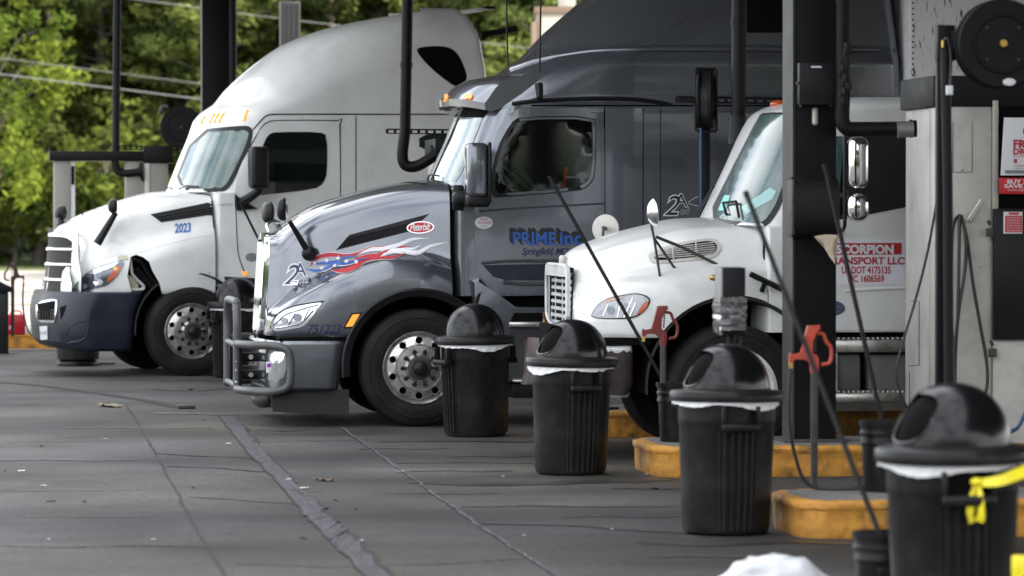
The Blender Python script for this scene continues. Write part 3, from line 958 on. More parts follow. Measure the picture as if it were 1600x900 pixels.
def star_px(fr, bvh, cx, cy, r, mb, off, mi=0, rot=0.0):
    out = []
    for k in range(10):
        rr = r if k % 2 == 0 else r*.42; a = -PI/2 + rot + k*PI/5
        h, n = fr.cast(bvh, cx + rr*math.cos(a), cy + rr*math.sin(a), 1.0); out.append(h + n*off)
    h, n = fr.cast(bvh, cx, cy, 1.0)
    vs = [mb.bm.verts.new(p) for p in out]; c = mb.bm.verts.new(h + n*off)
    for k in range(10): mb.bm.faces.new((vs[k], vs[(k+1) % 10], c)).material_index = mi
def poly_px(fr, bvh, poly, mb, off, mi=0, step=6):
    vs, fs, n = fill([tuple(p) for p in poly], step)
    V = []
    for p in vs:
        h, nn = fr.cast(bvh, p.x, p.y, 1.0); V.append(mb.bm.verts.new(h + nn*off))
    for f in fs:
        try: mb.bm.faces.new([V[i] for i in f]).material_index = mi
        except ValueError: pass

def second_amendment(fr, bvh, x0, y0, x1, y1, parent, fill_mat, off=.006, out=.055):
    "the '2A nd' lettering: large 2, raised A, small nd, dark with a white outline"
    w, h = x1-x0, y1-y0
    mb = MB()
    for dx, mi, b, o in ((0, 0, out, off), (0, 1, .0, off+.003)):
        text_px(fr, bvh, '2', (x0, y0+.08*h, x0+.62*w, y1), '', '', None, o, shear=.30, bold=b, mb=mb, mi=mi)
        text_px(fr, bvh, 'A', (x0+.42*w, y0, x0+.92*w, y0+.60*h), '', '', None, o + .001, shear=.0, bold=b, mb=mb, mi=mi)
        text_px(fr, bvh, 'nd', (x0+.66*w, y0+.66*h, x1, y0+.96*h), '', '', None, o + .001, shear=.1, bold=b*.8, mb=mb, mi=mi)
    mb.build('lettering', ['text_white', fill_mat], parent)

def scoop_mirror(parent, base, tip, head_c, head_r, arm_r, name='hood_mirror', rot=0.0, base_r=0.0):
    mb = MB()
    mb.tube(spline([base, Vector(base).lerp(Vector(tip), .5), tip], 6), lambda t: arm_r*(1 - .35*t), 10)
    if base_r: mb.ell(base, (base_r, base_r*.7, base_r))
    t = bmesh.new(); bmesh.ops.create_uvsphere(t, u_segments=20, v_segments=14, radius=1)
    for v in t.verts:
        v.co.x = v.co.x if v.co.x > 0 else v.co.x*.35         # flat mirror side to the rear
        v.co = Vector((math.copysign(abs(v.co.x)**.85, v.co.x), math.copysign(abs(v.co.y)**.75, v.co.y), math.copysign(abs(v.co.z)**.72, v.co.z)))
        v.co = Vector((v.co.x*head_r[0], v.co.y*head_r[1], v.co.z*head_r[2]))
    mb.merge(t, 0, Matrix.Translation(Vector(head_c)) @ Matrix.Rotation(rot, 4, 'Z'))
    o = mb.build(name, 'black_plastic', parent)
    m2 = MB(); m2.ell(Vector(head_c) - Matrix.Rotation(rot, 3, 'Z') @ Vector((head_r[0]*.36, 0, 0)), (.006, head_r[1]*.8, head_r[2]*.82), rot=Matrix.Rotation(rot, 4, 'Z'))
    m2.build('mirror_glass', 'chrome', o)
    return o
def rbox_mirror(parent, c, size, name, material, bev=.05, mi=0):
    mb = MB(); mb.box(c, size, bev, seg=4); return mb.build(name, material, parent)
M['sleeper_dark'] = mat('sleeper_dark', (.022, .024, .030), .4)
M['teal_dark'] = mat('teal_dark', (.05, .13, .11), .35)
M['seat_cloth'] = mat('seat_cloth', (.22, .24, .225), .8, 0, 0, .2, 12)
# ================================================================== the grey sleeper truck (in the middle)
def grey_truck():
    T = Frame(gnd(655, 667), R(8.5), 1.24)
    e = empty('semi_truck', T.O, T.rot, 'metallic grey sleeper truck with flame decal and black grille guard', 'truck', 'trucks parked at the pumps')
    wx, wz = T.S(655, 575, 1.24)
    S, P = T.S, T.P
    X = lambda px, y=1.15: S(px, 480, y)[0]
    # ---------------------------------------------------------------- hood
    top = curve([S(px, py, .25) for px, py in ((722, 281), (704, 283), (675, 284), (650, 286), (612, 291), (575, 299), (530, 312), (500, 322), (470, 337), (450, 350), (438, 358), (426, 368))])
    crest = curve([S(px, py, 1.08) for px, py in ((722, 428), (700, 417), (662, 405), (615, 402), (560, 414), (520, 430), (490, 446), (460, 464), (437, 486), (424, 500))])
    bot = S(480, 527, 1.2)[1]
    wf = curve([(X(px), w) for px, w in ((722, 1.17), (700, 1.20), (655, 1.235), (560, 1.235), (530, 1.215), (495, 1.16), (465, 1.07), (447, .96), (434, .82), (426, .66))])
    wh = curve([(X(px), w) for px, w in ((722, 1.06), (650, .99), (600, .93), (500, .77), (450, .66), (426, .56))])
    xs = np.linspace(X(426), X(706), 54)
    secs = []
    for x in xs:
        zt, zc, a, b = top(x), crest(x), wf(x), wh(x)
        b = min(b, a-.03)
        zc = min(zc, zt-.12)
        secs.append((x, [(a-.03, bot), (a-.008, bot+.03), (a, bot+.12), (a, max(zc-.24, bot+.16)), (a-.012, zc-.10), (a-.05, zc-.025), (b+.42*(a-b), zc+.012), (b+.06, zc+.03), (b+.006, zc+.05), (b-.004, zc+.12),
                         (b-.03, zt-.20), (b-.05, zt-.125), (b-.085, zt-.075), (b-.16, zt-.035), (b-.26, zt-.022), (b*.55, zt+.004), (b*.25, zt+.016), (0, zt+.018)]))
    lean = lambda x, z: -.06*max(0, (x-X(500))/(X(426)-X(500)))**1.5*(z-1.0)
    hood = x_loft(secs, lean=lean).build('hood', 'grey_paint', e, 30)
    bool_cut(hood, wheel_cutter(wx, wz+.015, .665, .62, 1.6))
    bool_cut(hood, wheel_cutter(wx, wz+.015, .665, -1.6, -.62))
    hb = bvh_of(hood)
    # flare lip around the arch
    def arch(r, y, a0=-8, a1=176, n=40): return [Vector((wx + r*math.cos(R(a0 + (a1-a0)*k/n)), y, wz + .015 + r*math.sin(R(a0 + (a1-a0)*k/n)))) for k in range(n+1)]
    for sg in (1, -1):
        mb = MB()
        rows = [arch(.672, sg*1.252), arch(.655, sg*1.262), arch(.60, sg*1.245), arch(.585, sg*1.20), arch(.60, sg*.85), arch(.672, sg*.86)]
        mb.grid(rows); mb.build('fender_flare', 'black_plastic', e)
    # seam hood / cab
    mb = MB(); mb.grid([[Vector((X(706)-.004, s*y, z)) for y, z in ((1.06, 0.9), (1.10, 1.25), (1.0, 1.55), (.97, 1.9), (.85, 2.05))] for s in (1,)] + [[Vector((X(706)-.02, y, z)) for y, z in ((1.06, 0.9), (1.10, 1.25), (1.0, 1.55), (.97, 1.9), (.85, 2.05))]]); mb.build('hood_seal', 'void', e)
    # vent, badge
    v = panel(T, hb, [(525, 391), (546, 367), (671, 334), (641, 361)], 'hood_vent', 'black_matte', e, .006, .02, smooth=0)
    mb = MB()
    for k in range(26):
        for py0, py1, dx in ((0, 1, 1), (1, 0, 1)):
            t0 = (k)/26; a = (528 + 112*t0 + 14*(1 if py0 else 0), 388 - 27*t0 - 17*(1 if py0 else 0)); b = (528 + 112*t0 + 14*(1 if py1 else 0) + 4, 388 - 27*t0 - 17*(1 if py1 else 0) - 1)
            pts = [T.cast(hb, *a)[0] + Vector((0, .010, 0)), T.cast(hb, *b)[0] + Vector((0, .010, 0))]
            mb.tube(pts, .0035, 4)
    mb.build('mesh', 'black_plastic', v)
    badge = panel(T, hb, ellipse(657, 355.5, 21.5, 9.6, 28, -.06), 'badge', 'chrome_worn', e, .014, .014, smooth=0, step=6)
    mb = MB(); poly_px(T, hb, ellipse(657, 355.5, 19.6, 8.0, 28, -.06), mb, .016)
    mb.build('badge_face', 'sign_red', badge)
    mb = MB(); text_px(T, hb, 'Peterbilt', (641, 350, 673, 361), '', '', None, .018, shear=.35, bold=.012, space=.86, tilt=1.5, mb=mb); mb.build('lettering', 'text_white', badge)
    # paint decals
    second_amendment(T, hb, 445, 411, 482, 444, e, 'text_navy')
    Z6 = lambda pts: [(400 + a/4, 225 + b/4) for a, b in pts]
    mb = MB()
    leaf = lambda w, p=.3: (lambda t: w/4*max(.06, math.sin(PI*min(1, (t/p if t < p else 1 - (t-p)/(1-p))*.5)) ** .8))
    strips = [
        ('r', [(335, 765), (385, 710), (470, 692), (560, 700), (640, 685), (720, 648), (825, 640)], 26),
        ('r', [(610, 725), (690, 708), (770, 700), (840, 665), (900, 645), (968, 640)], 30),
        ('r', [(468, 792), (540, 797), (620, 772), (680, 728), (760, 715), (860, 712), (940, 684)], 30),
        ('w', [(640, 690), (720, 660), (800, 655), (890, 632), (980, 596), (1078, 590)], 26),
        ('w', [(780, 712), (850, 672), (930, 672), (1010, 682), (1090, 640), (1196, 614)], 30),
        ('w', [(860, 660), (930, 655), (985, 655), (1030, 632)], 12),
        ('n', [(350, 752), (420, 745), (500, 735), (560, 708), (640, 700)], 22),
        ('n', [(312, 778), (370, 792), (430, 784), (490, 756), (560, 752), (640, 735), (716, 718)], 24)]
    for c, pts, w in strips:
        ribbon_px(T, hb, Z6(pts), (lambda t, f=leaf(w): f(t) + 1.5*min(1, (1-t)*6, t*8+.2)), mb, .0045, 1)
    for i, (c, pts, w) in enumerate(strips):
        ribbon_px(T, hb, Z6(pts), leaf(w), mb, .007 + .0012*i, {'r': 0, 'w': 1, 'n': 2}[c])
    for a, b in ((370, 743), (445, 728), (516, 714), (415, 777), (497, 769), (570, 743), (630, 748)):
        star_px(T, hb, 400 + a/4, 225 + b/4, 4.4, mb, .019, 1, .15)
    mb.build('flame_decal', ['text_red', 'text_white', 'text_royal'], e)
    text_px(T, hb, '751223', (480, 507, 533, 521), 'lettering', 'text_navy', e, .006, shear=.35, bold=.004)
    # headlight and marker
    hl = panel(T, hb, [(423, 513), (430, 497), (444, 486), (462, 479), (490, 474), (505, 472), (497, 483), (484, 501), (474, 511), (455, 514), (434, 518)], 'headlight', 'lens', e, .010, .03, step=5, smooth=1)
    mb = MB()
    for pts in ([(430, 508), (448, 492), (470, 484), (498, 476)], [(432, 513), (455, 509), (472, 504), (490, 486)], [(452, 508), (462, 490)], [(474, 502), (484, 482)]):
        line_on(T, hb, pts, '', '', None, .006, .012, mb=mb)
    for c, r_ in (((446, 501), 5.0), ((466, 496), 6.5)):
        poly_px(T, hb, ellipse(*c, r_, r_*.9, 16), mb, .0135, 1)
    mb.build('reflector', ['chrome', 'lens_dark'], hl)
    line_on(T, hb, [(423, 513), (430, 496), (444, 485), (462, 478), (490, 473), (506, 471)], 'headlight_seal', 'black_matte', e, .006, .006, sp=3)
    mk = panel(T, hb, [(536, 513), (549, 489), (566, 488), (553, 512)], 'marker_light', 'black_plastic', e, .008, .03, smooth=0, step=5)
    mb = MB(); poly_px(T, hb, [(540, 510.5), (551, 491.5), (562, 490.5), (551, 509.5)], mb, .012); mb.build('amber_lens', 'amber_lit', mk)
    # ---------------------------------------------------------------- grille
    zf0, zf1 = S(405, 527, .5)[1], S(414, 366, .5)[1]
    mb = MB()
    def gx(z): return X(426) + .012 + lean(X(426), z)
    out = chaikin([(-.47, zf0-.02), (.47, zf0-.02), (.50, zf0+.3), (.49, zf1-.10), (.42, zf1+.01), (-.42, zf1+.01), (-.49, zf1-.10), (-.50, zf0+.3)], 2); out = [(y*.74, z) for y, z in out]
    inn = [(y*.86, zf0 + .05 + (z-zf0)*.88) for y, z in out]
    bow = lambda y: .02*(1 - (y/.6)**2)
    mb.grid([[Vector((gx(z)-.03, y, z)) for y, z in out], [Vector((gx(z)+.012+bow(y), y*1.0, z)) for y, z in out], [Vector((gx(z)+.018+bow(y), y, z)) for y, z in inn], [Vector((gx(z)-.0+bow(y), y, z)) for y, z in inn]], closed=True)
    gr = mb.build('grille', 'chrome', e)
    mb = MB(); mb.grid([[Vector((gx(z)+.004+bow(y), y, z)) for y, z in [(yy, zf0+.06+(zf1-zf0-.1)*k/10) for yy in np.linspace(-.31, .31, 9)]] for k in range(11)]); mb.build('grille_mesh', 'void', gr)
    mb = MB()
    for k in range(9):
        y = -.27 + .54*k/8; mb.tube([Vector((gx(z)+.010+bow(y), y, z)) for z in np.linspace(zf0+.05, zf1-.07, 5)], .010, 6)
    mb.build('grille_bars', 'chrome_worn', gr)
    mb = MB(); mb.tube(spline([P(421, 363, .25), P(417, 352, .12), P(425, 347, 0), P(436, 347, -.12)], 6), .014, 8); mb.build('hood_ornament', 'chrome', e)
    # ---------------------------------------------------------------- bumper, air dam
    zb = [S(480, y, 1.2)[1] for y in (610, 606, 590, 560, 538, 533)]
    lv = []
    xr = curve([(S(450, y, 1.22)[1], S(x, y, 1.22)[0]) for x, y in ((530, 610), (537, 570), (543, 531))])
    xf0 = S(394, 560, 0)[0]
    for z, d, w in zip(zb, (-.03, -.008, 0, 0, -.006, -.03), (1.19, 1.215, 1.225, 1.225, 1.22, 1.19)):
        lv.append((z, xf0 + d, .46, w, 2.6, xr(z)))
    bum = z_loft(lv).build('bumper', 'grey_paint', e, 35)
    bb = bvh_of(bum)
    panel(T, bb, [(424, 545), (456, 545), (443, 590), (436, 594), (420, 594)], 'fog_light_bezel', 'grey_steel', e, .008, .02, smooth=0, step=6)
    panel(T, bb, [(426, 549), (447, 548), (441, 568), (424, 568)], 'fog_light', 'lens', e, .012, .02, smooth=1, step=6)
    mb = MB(); 
    for sg in (1, -1):
        x0_, x1_ = S(426, 630, 1.15)[0], S(545, 630, 1.15)[0]; z1_ = S(450, 609, 1.15)[1]; z0_ = S(450, 643, 1.15)[1]
        mb.grid([[Vector((x0_ + (x1_-x0_)*t, sg*(1.13 + .03*t), z1_)) for t in np.linspace(0, 1, 12)], [Vector((x0_ + (x1_-x0_)*t, sg*(1.16 + .03*t), z0_ - .03*t + rnd.uniform(-.008, .008))) for t in np.linspace(0, 1, 12)],
                 [Vector((x0_ + (x1_-x0_)*t, sg*(1.14 + .03*t), z0_ - .03*t)) for t in np.linspace(0, 1, 12)], [Vector((x0_ + (x1_-x0_)*t, sg*(1.10 + .03*t), z1_)) for t in np.linspace(0, 1, 12)]])
    mb.bx((x0_-.02, -1.12, z0_+.02), (x0_, 1.12, z1_)); mb.build('air_dam', 'black_matte', e)
    mb = MB(); mb.ell(P(412, 622, .75), (.11, .22, .085)); mb.build('tow_fairing', 'guard_grey', e)
    mb = MB(); zg = S(480, 529.5, 1.2)[1]; mb.bx((xr(zb[4])-.02, -1.17, zg-.012), (X(436), 1.17, zg+.012)); mb.build('bumper_gap', 'void', e)
    # ---------------------------------------------------------------- grille guard
    xb = S(371, 540, .6)[0]
    ztop, zA, zB = S(370, 471, .3)[1], S(400, 539, 1.0)[1], S(400, 611, 1.0)[1]
    mb = MB(); rb = .036
    arcP = [(y, z) for y, z in ((.56, zB), (.56, zA), (.56, ztop-.16), (.50, ztop-.03), (.40, ztop), (-.40, ztop), (-.50, ztop-.03), (-.56, ztop-.16), (-.56, zA), (-.56, zB))]
    mb.tube(spline([Vector((xb, y, z)) for y, z in arcP], 5), rb, 12)
    for sg in (1, -1):
        loop = [(xb, .58, zA), (xb-.02, .80, zA), (xb-.10, 1.02, zA), (xb-.24, 1.17, zA), (xb-.36, 1.215, zA-.03), (xb-.40, 1.225, zA-.10), (xb-.40, 1.225, zB+.10), (xb-.36, 1.215, zB+.03), (xb-.24, 1.17, zB), (xb-.10, 1.02, zB), (xb-.02, .80, zB), (xb, .58, zB)]
        mb.tube(spline([Vector((a, sg*b, c)) for a, b, c in loop], 5), rb, 12)
    for z in (zA-.02, zB+.02): mb.tube([Vector((xb, -.55, z)), Vector((xb, .55, z))], rb*.8, 10)
    gg = mb.build('grille_guard', 'guard_grey', e)
    for sg in (1, -1):
        mb = MB()
        mb.box((xb-.02, sg*.52, (zA+zB)/2), (.03, .24, zA-zB+.04), .006)
        for z in (zA-.12, zB+.12): mb.bx((xb-.03, sg*.46, z-.04), (xf0-.25, sg*.52, z+.04), .006)
        mb.build('bracket_plate', 'black_metal', gg)
    for sg in (1,):
        for y in (.44, .58):
            for z in (zA-.05, zA-.16, zB+.16, zB+.06): mb = MB(); mb.cyl((xb-.004, sg*y, z), (xb+.02, sg*y, z), .016, n=8); mb.build('bolt', 'chrome_worn', gg)
        for z in (zA-.12, zB+.12): mb = MB(); mb.cyl((xb-.12, sg*.522, z), (xb-.12, sg*.560, z), .022, n=8); mb.build('bolt', 'chrome_worn', gg)
    mb = MB(); c = P(420, 574, 1.19); mb.box(c, (.045, .016, .095), .004); mb.build('tag', 'sign_white', gg)
    mb = MB(); mb.box(c + Vector((0, .009, .018)), (.034, .003, .034)); mb.build('tag_patch', 'purple', gg)
    # ---------------------------------------------------------------- cab and sleeper
    xcow = X(712, 1.1); xrear = X(1410, 1.1)
    front = [S(px, py, 0) for px, py in ((673, 289), (688, 255), (703, 222), (724, 172), (745, 150), (775, 118), (797, 104), (815, 91), (850, 54), (880, 27), (910, 1), (960, -38), (1030, -74), (1150, -98), (1280, -104))]
    fz = curve([(z, x) for x, z in front])
    zbot, zsill, ztp = S(850, 462, 1.1)[1], S(700, 294, 1.1)[1], front[-1][1]
    rear = curve([(S(1410, y, 1.1)[1], S(x, y, 1.1)[0]) for x, y in ((1410, 500), (1411, 200), (1409, 130), (1398, 20), (1385, -60), (1360, -100))])
    zseam, zeye = S(900, 166, 1.1)[1], S(950, 84, 1.1)[1]
    lv = []
    for z in list(np.linspace(zbot, zsill-.01, 8)) : lv.append((z, xcow + .02, .10, 1.115, 4, rear(z)))
    for z in list(np.linspace(zsill+.004, zseam, 12)): lv.append((z, fz(z), .42 - .05*(z-zsill), 1.115 - .02*(z-zsill), 3.0, rear(z)))
    for z in np.linspace(zseam+.03, zeye-.03, 6):
        t = (z-zseam)/(zeye-zseam); lv.append((z, fz(z), .42 + .5*t, 1.12 + .025*t, 2.9, rear(z)))
    for z in np.linspace(zeye+.02, ztp, 16):
        t = (z-zeye)/(ztp-zeye); lv.append((z, fz(z), .95 + 1.3*t, 1.12 - .06*t - .42*max(0, (t-.6)/.4)**2.2, 2.5, rear(z)))
    cab = z_loft(lv).build('cab', 'grey_paint', e, 32)
    cb = bvh_of(cab)
    # windscreen
    ws = panel(T, cb, [(674, 284), (696, 234), (718, 184), (724, 176), (757, 176), (754, 186), (736, 232), (722, 270), (713, 284)], 'windshield', 'glass_screen', e, .004, .008, smooth=0, step=7, yref=.9)
    line_on(T, cb, [(674, 284), (696, 234), (718, 184)], 'windshield_seal', 'black_plastic', e, .012, .004, sp=0)
    mb = MB(); poly_px(T, cb, [(719, 183), (726, 168), (766, 168), (755, 184)], mb, .010); mb.build('screen_band', 'void', e)
    mb = MB(); mb.tube(spline([P(668, 281, .25), P(672, 273, .3), P(686, 275, .45)], 4), .009, 6); mb.tube([P(679, 286, .35), P(677, 274, .38)], .008, 6); mb.build('wiper', 'black_plastic', e)
    # door
    wpoly = [(775, 302), (772, 275), (782, 234), (800, 197), (815, 187), (924, 186), (926, 204), (925, 273), (915, 286), (900, 293), (790, 302)]
    dr = panel(T, cb, [(741, 300), (748, 268), (761, 232), (783, 192), (797, 177), (812, 170), (830, 168.5), (944, 168), (944, 300), (944, 461), (777, 461), (764, 446), (749, 430), (742, 410)], 'door', 'grey_paint', e, .012, .03, step=12, smooth=1, hole=chaikin(wpoly, 1))
    db = bvh_of(dr, cab)
    panel(T, db, [(768, 308), (766, 275), (776, 232), (797, 193), (812, 182), (929, 181), (932, 200), (931, 275), (920, 292), (903, 299), (780, 309)], 'window_seal', 'black_plastic', dr, .004, .02, smooth=1, step=12, hole=chaikin(wpoly, 1))
    wn_ = panel(T, db, wpoly, 'window', 'window_glass', dr, .009, .004, smooth=1, step=12)
    wp = chaikin(wpoly, 1)
    c_ = MB(); c_.grid([[P(a, b, 0.10) for a, b in wp], [P(a, b, 1.3) for a, b in wp]], closed=True, cap0=True, cap1=True)
    bool_cut(cab, c_.build('cutter', 'inside'))
    mb = MB(); ctr = P(808, 279, .60); u1 = (P(829, 296, .60) - P(786, 254, .60)); u1.normalize(); v1 = Vector((0, 1, 0))*.75 + u1.cross(Vector((0, 1, 0)))*.4; v1.normalize()
    mb.tube([ctr + u1*.22*math.cos(2*PI*k/28) + v1*.20*math.sin(2*PI*k/28) for k in range(28)], .017, 8, closed=True)
    mb.tube([ctr - u1*.2, ctr, ctr + u1*.2], .018, 6); mb.tube([ctr, P(795, 303, .55)], .03, 8)
    mb.build('steering_wheel', 'teal_dark', e)
    mb = MB(); mb.prism([S(a, b, .5) for a, b in ((884, 306), (890, 262), (897, 232), (908, 226), (920, 232), (922, 306))], .25, .75, bev=.05); mb.build('seat', 'seat_cloth', e)
    mb = MB(); mb.tube(spline([P(885, 262, .9), P(883, 276, .92), P(881, 294, .92)], 3), .018, 6); mb.build('seat_belt', 'amber', e)
    mb = MB(); mb.prism([S(a, b, .4) for a, b in ((772, 306), (780, 288), (792, 292), (800, 306))], .2, .9, bev=.02); mb.build('dashboard', 'black_plastic', e)
    # pressed crease and lower moulding of the door
    mb = MB()
    for pts, r_ in (([(752, 411), (800, 408), (868, 408), (944, 408)], .016), ([(786, 441), (820, 444), (880, 443), (944, 442)], .020), ([(748, 330), (800, 326), (870, 322), (944, 318)], .010)):
        line_on(T, db, pts, 'door_crease', 'grey_paint', dr, r_, -.004, n=8)
    mb = MB(); poly_px(T, db, [(754, 414), (944, 411), (944, 438), (790, 438), (770, 432)], mb, .003, 0, 14); mb.build('door_recess', 'navy_plastic', dr)  # flat dark sheet painting the shade of the pressed recess
    mb = MB()
    for px in (944.5,):
        mb.tube([T.cast(cb, px, y)[0] for y in range(168, 470, 12)], .008, 5)
    mb.tube([T.cast(cb, x, 164.8)[0] for x in list(range(830, 1412, 20))], .008, 5)
    mb.build('panel_gap', 'void', e)
    # fairing strip behind the door and sleeper panel lines
    panel(T, cb, [(947, 169), (1003, 169), (1003, 470), (947, 470)], 'extender_panel', 'grey_paint', e, .012, .03, smooth=0, step=14)
    mb = MB()
    for px in (1005, 1032, 1240): mb = MB(); mb.tube([T.cast(cb, px, y)[0] for y in range(170, 470, 15)], .005, 5); mb.build('sleeper_seam', 'black_matte', e)
    mb = MB(); line_on(T, cb, [(800, 162), (850, 157), (930, 154), (1000, 156), (1050, 164)], '', '', None, .02, -.004, mb=mb); mb.build('drip_rail', 'black_plastic', e)
    mb = MB(); line_on(T, cb, [(800, 108), (850, 92), (920, 80), (1020, 76), (1140, 76), (1400, 78)], '', '', None, .035, -.012, mb=mb, n=10); mb.build('roof_ledge', 'grey_paint', e)
    panel(T, cb, [(1167, -30), (1232, -30), (1232, 51), (1167, 51)], 'sleeper_window', 'void', e, .008, .012, smooth=0, step=14)
    # lettering on the door
    mb = MB()
    for k in range(7):
        text_px(T, db, 'PRIME', (802 - k*.9, 363 - k*1.05, 868 - k*.9, 382 - k*1.05), '', '', None, .005 + .0003*k, bold=.028, mb=mb, mi=0)
        text_px(T, db, 'inc.', (875 - k*.9, 363 - k*1.05, 916 - k*.9, 382 - k*1.05), '', '', None, .005 + .0003*k, bold=.028, mb=mb, mi=0)
    text_px(T, db, 'PRIME', (802, 363, 868, 382), '', '', None, .010, bold=.022, mb=mb, mi=1)
    text_px(T, db, 'inc.', (875, 363, 916, 382), '', '', None, .010, bold=.022, mb=mb, mi=1)
    text_px(T, db, 'Springfield, MO', (815, 387, 888, 401), '', '', None, .006, shear=.38, bold=.012, space=.92, mb=mb, mi=2)
    mb.build('lettering', ['text_black', 'text_royal', 'text_navy'], dr)
    st = panel(T, db, ellipse(756, 348, 14, 9.5, 24), 'sticker', 'sign_white', dr, .004, .004, smooth=0, step=6)
    mb = MB(); text_px(T, db, 'PROUD', (750, 341, 762, 344), '', '', None, .007, mb=mb); text_px(T, db, 'TRUCKER', (745, 346, 768, 350), '', '', None, .007, mb=mb, mi=0); text_px(T, db, 'USA', (751, 352, 761, 355), '', '', None, .007, mb=mb, mi=1); mb.build('sticker_print', ['text_red', 'text_grey'], st)
    second_amendment(T, cb, 1038, 303, 1077, 336, e, 'sleeper_dark', out=.040)
    mb = MB()
    for pts, w, mi in (([(1075, 316), (1086, 309), (1100, 305)], 5, 0), ([(1075, 318), (1086, 321), (1100, 323)], 5, 0), ([(1100, 300), (1112, 296), (1130, 298)], 22, 1), ([(1100, 311), (1114, 312), (1130, 308)], 26, 0), ([(1104, 324), (1114, 322), (1130, 320)], 20, 2)):
        ribbon_px(T, cb, pts, (lambda t, w=w: w/4*(.4 + .6*t)), mb, .008 + .001*mi, mi)
    mb.build('flame_decal', ['text_white', 'text_red', 'text_royal'], e)
    # visor
    prof = [(689, 156), (697, 150), (712, 136), (728, 126.5), (756, 121), (800, 119), (832, 120)]
    under = [(832, 122), (806, 158), (800, 163), (745, 164), (705, 170), (690, 167)]
    mb = MB(); rows = []
    o0 = [S(px, py, 0) for px, py in prof + under]
    vx = max(o[0] for o in o0)
    for y in np.linspace(-1.06, 1.06, 25):
        b = .26*abs(y/1.09)**2.4
        row = []
        for i, (x, z) in enumerate(o0):
            f = max(0, min(1, (x - (vx-.75))/.75))
            row.append(Vector((x - b*f, y, z - .06*abs(y/1.09)**3*f)))
        rows.append(row)
    mb.grid(rows, closed=True, cap0=True, cap1=True)
    vis = mb.build('sun_visor', 'grey_paint', e, 40)
    vb = bvh_of(vis)
    for px, py, w in ((733, 152, 6.5), (693, 155, 3), (698.5, 152.5, 3)):
        mb = MB(); poly_px(T, vb, [(px-w, py+3.6), (px-w*.75, py-3.4), (px+w, py-4), (px+w*.72, py+3.4)], mb, .014)
        mb.build('marker_light', 'amber_lit', e)
    # mirror: grey shell, black base
    mc = P(744, 265, 1.42); mx0, mx1 = S(729, 265, 1.42)[0], S(761, 265, 1.42)[0]; mz0, mz1 = S(744, 309, 1.42)[1], S(744, 223, 1.42)[1]
    mb = MB(); t = bmesh.new(); mb.box(((mx0+mx1)/2, 1.38, (mz0+mz1)/2), (mx0-mx1, .24, mz1-mz0), .045, seg=4); mi_ = mb.build('mirror', 'grey_paint', e)
    mb = MB(); mb.box((mx1-.014, 1.38, (mz0+mz1)/2-.02), (.03, .25, mz1-mz0+.05), .012); zb0 = S(744, 321, 1.42)[1]
    mb.box(((mx0+mx1)/2 - .01, 1.36, (mz0+zb0)/2+.01), (mx0-mx1+.03, .23, mz0-zb0+.05), .035, seg=3)
    mb.box(P(722, 310, 1.2), (.17, .16, .12), .04, seg=3); mb.box(P(716, 309, 1.13), (.10, .06, .22), .02); mb.build('mirror_arm', 'black_plastic', mi_)
    # hood mirrors and antennas
    scoop_mirror(e, P(483, 396, .80), P(452, 345, .86), P(444, 327, .88), (.062, .105, .10), .030, rot=R(-12), base_r=.065)
    scoop_mirror(e, P(437, 356, -.55), P(428, 345, -.72), P(421, 332, -.80), (.062, .105, .10), .028, rot=R(12))
    mb = MB(); mb.tube([P(843, 134, 1.05), P(844, 60, 1.05), P(846, -60, 1.05)], .008, 6); an = mb.build('antenna', 'black_metal', e)
    mb = MB(); a, b = P(843, 154, 1.15), P(843, 134, 1.06); mb.cyl(a, b, .024, .046, 14); mb.build('antenna_base', 'black_plastic', an)
    mb = MB(); mb.tube([P(794, 104, -.9), P(792, 50, -.95), P(791, -40, -1.0)], .008, 6); mb.build('antenna', 'black_metal', e)
    # ---------------------------------------------------------------- side fairing, steps, frame rails, dark filler
    sx = lambda pts, y: [S(a, b, y) for a, b in pts]
    mb = MB(); mb.prism(sx([(735, 437), (750, 433), (777, 466), (803, 486), (1400, 486), (1400, 598), (800, 598), (772, 590), (752, 540), (742, 490)], 1.19), .55, 1.19, bev=.035); mb.prism(sx([(735, 437), (750, 433), (777, 466), (803, 486), (1400, 486), (1400, 598), (800, 598), (772, 590), (752, 540), (742, 490)], 1.19), -1.19, -.55, bev=.035)
    sf = mb.build('side_fairing', 'grey_paint', e)
    mb = MB()
    for sg in (1, -1):
        mb.bx((*[S(1400, 622, 1.1)[0]], sg*.6, S(800, 622, 1.1)[1]), (S(800, 600, 1.1)[0], sg*1.13, S(800, 599, 1.1)[1]), .01)
    mb.build('skirt', 'black_plastic', e)
    mb = MB(); a = S(795, 511, 1.2); b = S(872, 503, 1.2); mb.bx((a[0], 1.10, a[1]), (b[0], 1.235, b[1]), .006); c2 = S(860, 597, 1.2); mb.bx((c2[0]-.6, 1.10, c2[1]), (c2[0]+.33, 1.22, c2[1]+.02), .006); mb.build('step', 'alu', sf)
    mb = MB(); poly = sx([(804, 489), (940, 489), (940, 502), (797, 502)], 1.2); mb.prism(poly, 1.0, 1.198); mb.build('step_recess', 'void', sf)  # black block standing in for the shade above the step
    mb = MB(); mb.tube([P(738, 488, 1.21), P(745, 466, 1.22), P(749, 458, 1.22)], .012, 6); mb.prism(sx([(730, 486), (742, 470), (752, 455), (746, 478), (738, 492)], 1.21), 1.17, 1.22); mb.build('mud_guard', 'black_plastic', e)
    ch = MB(); zc0 = .48
    for sg in (1, -1): ch.bx((xrear-2.2, sg*.36, .72), (xf0-.3, sg*.46, .98))
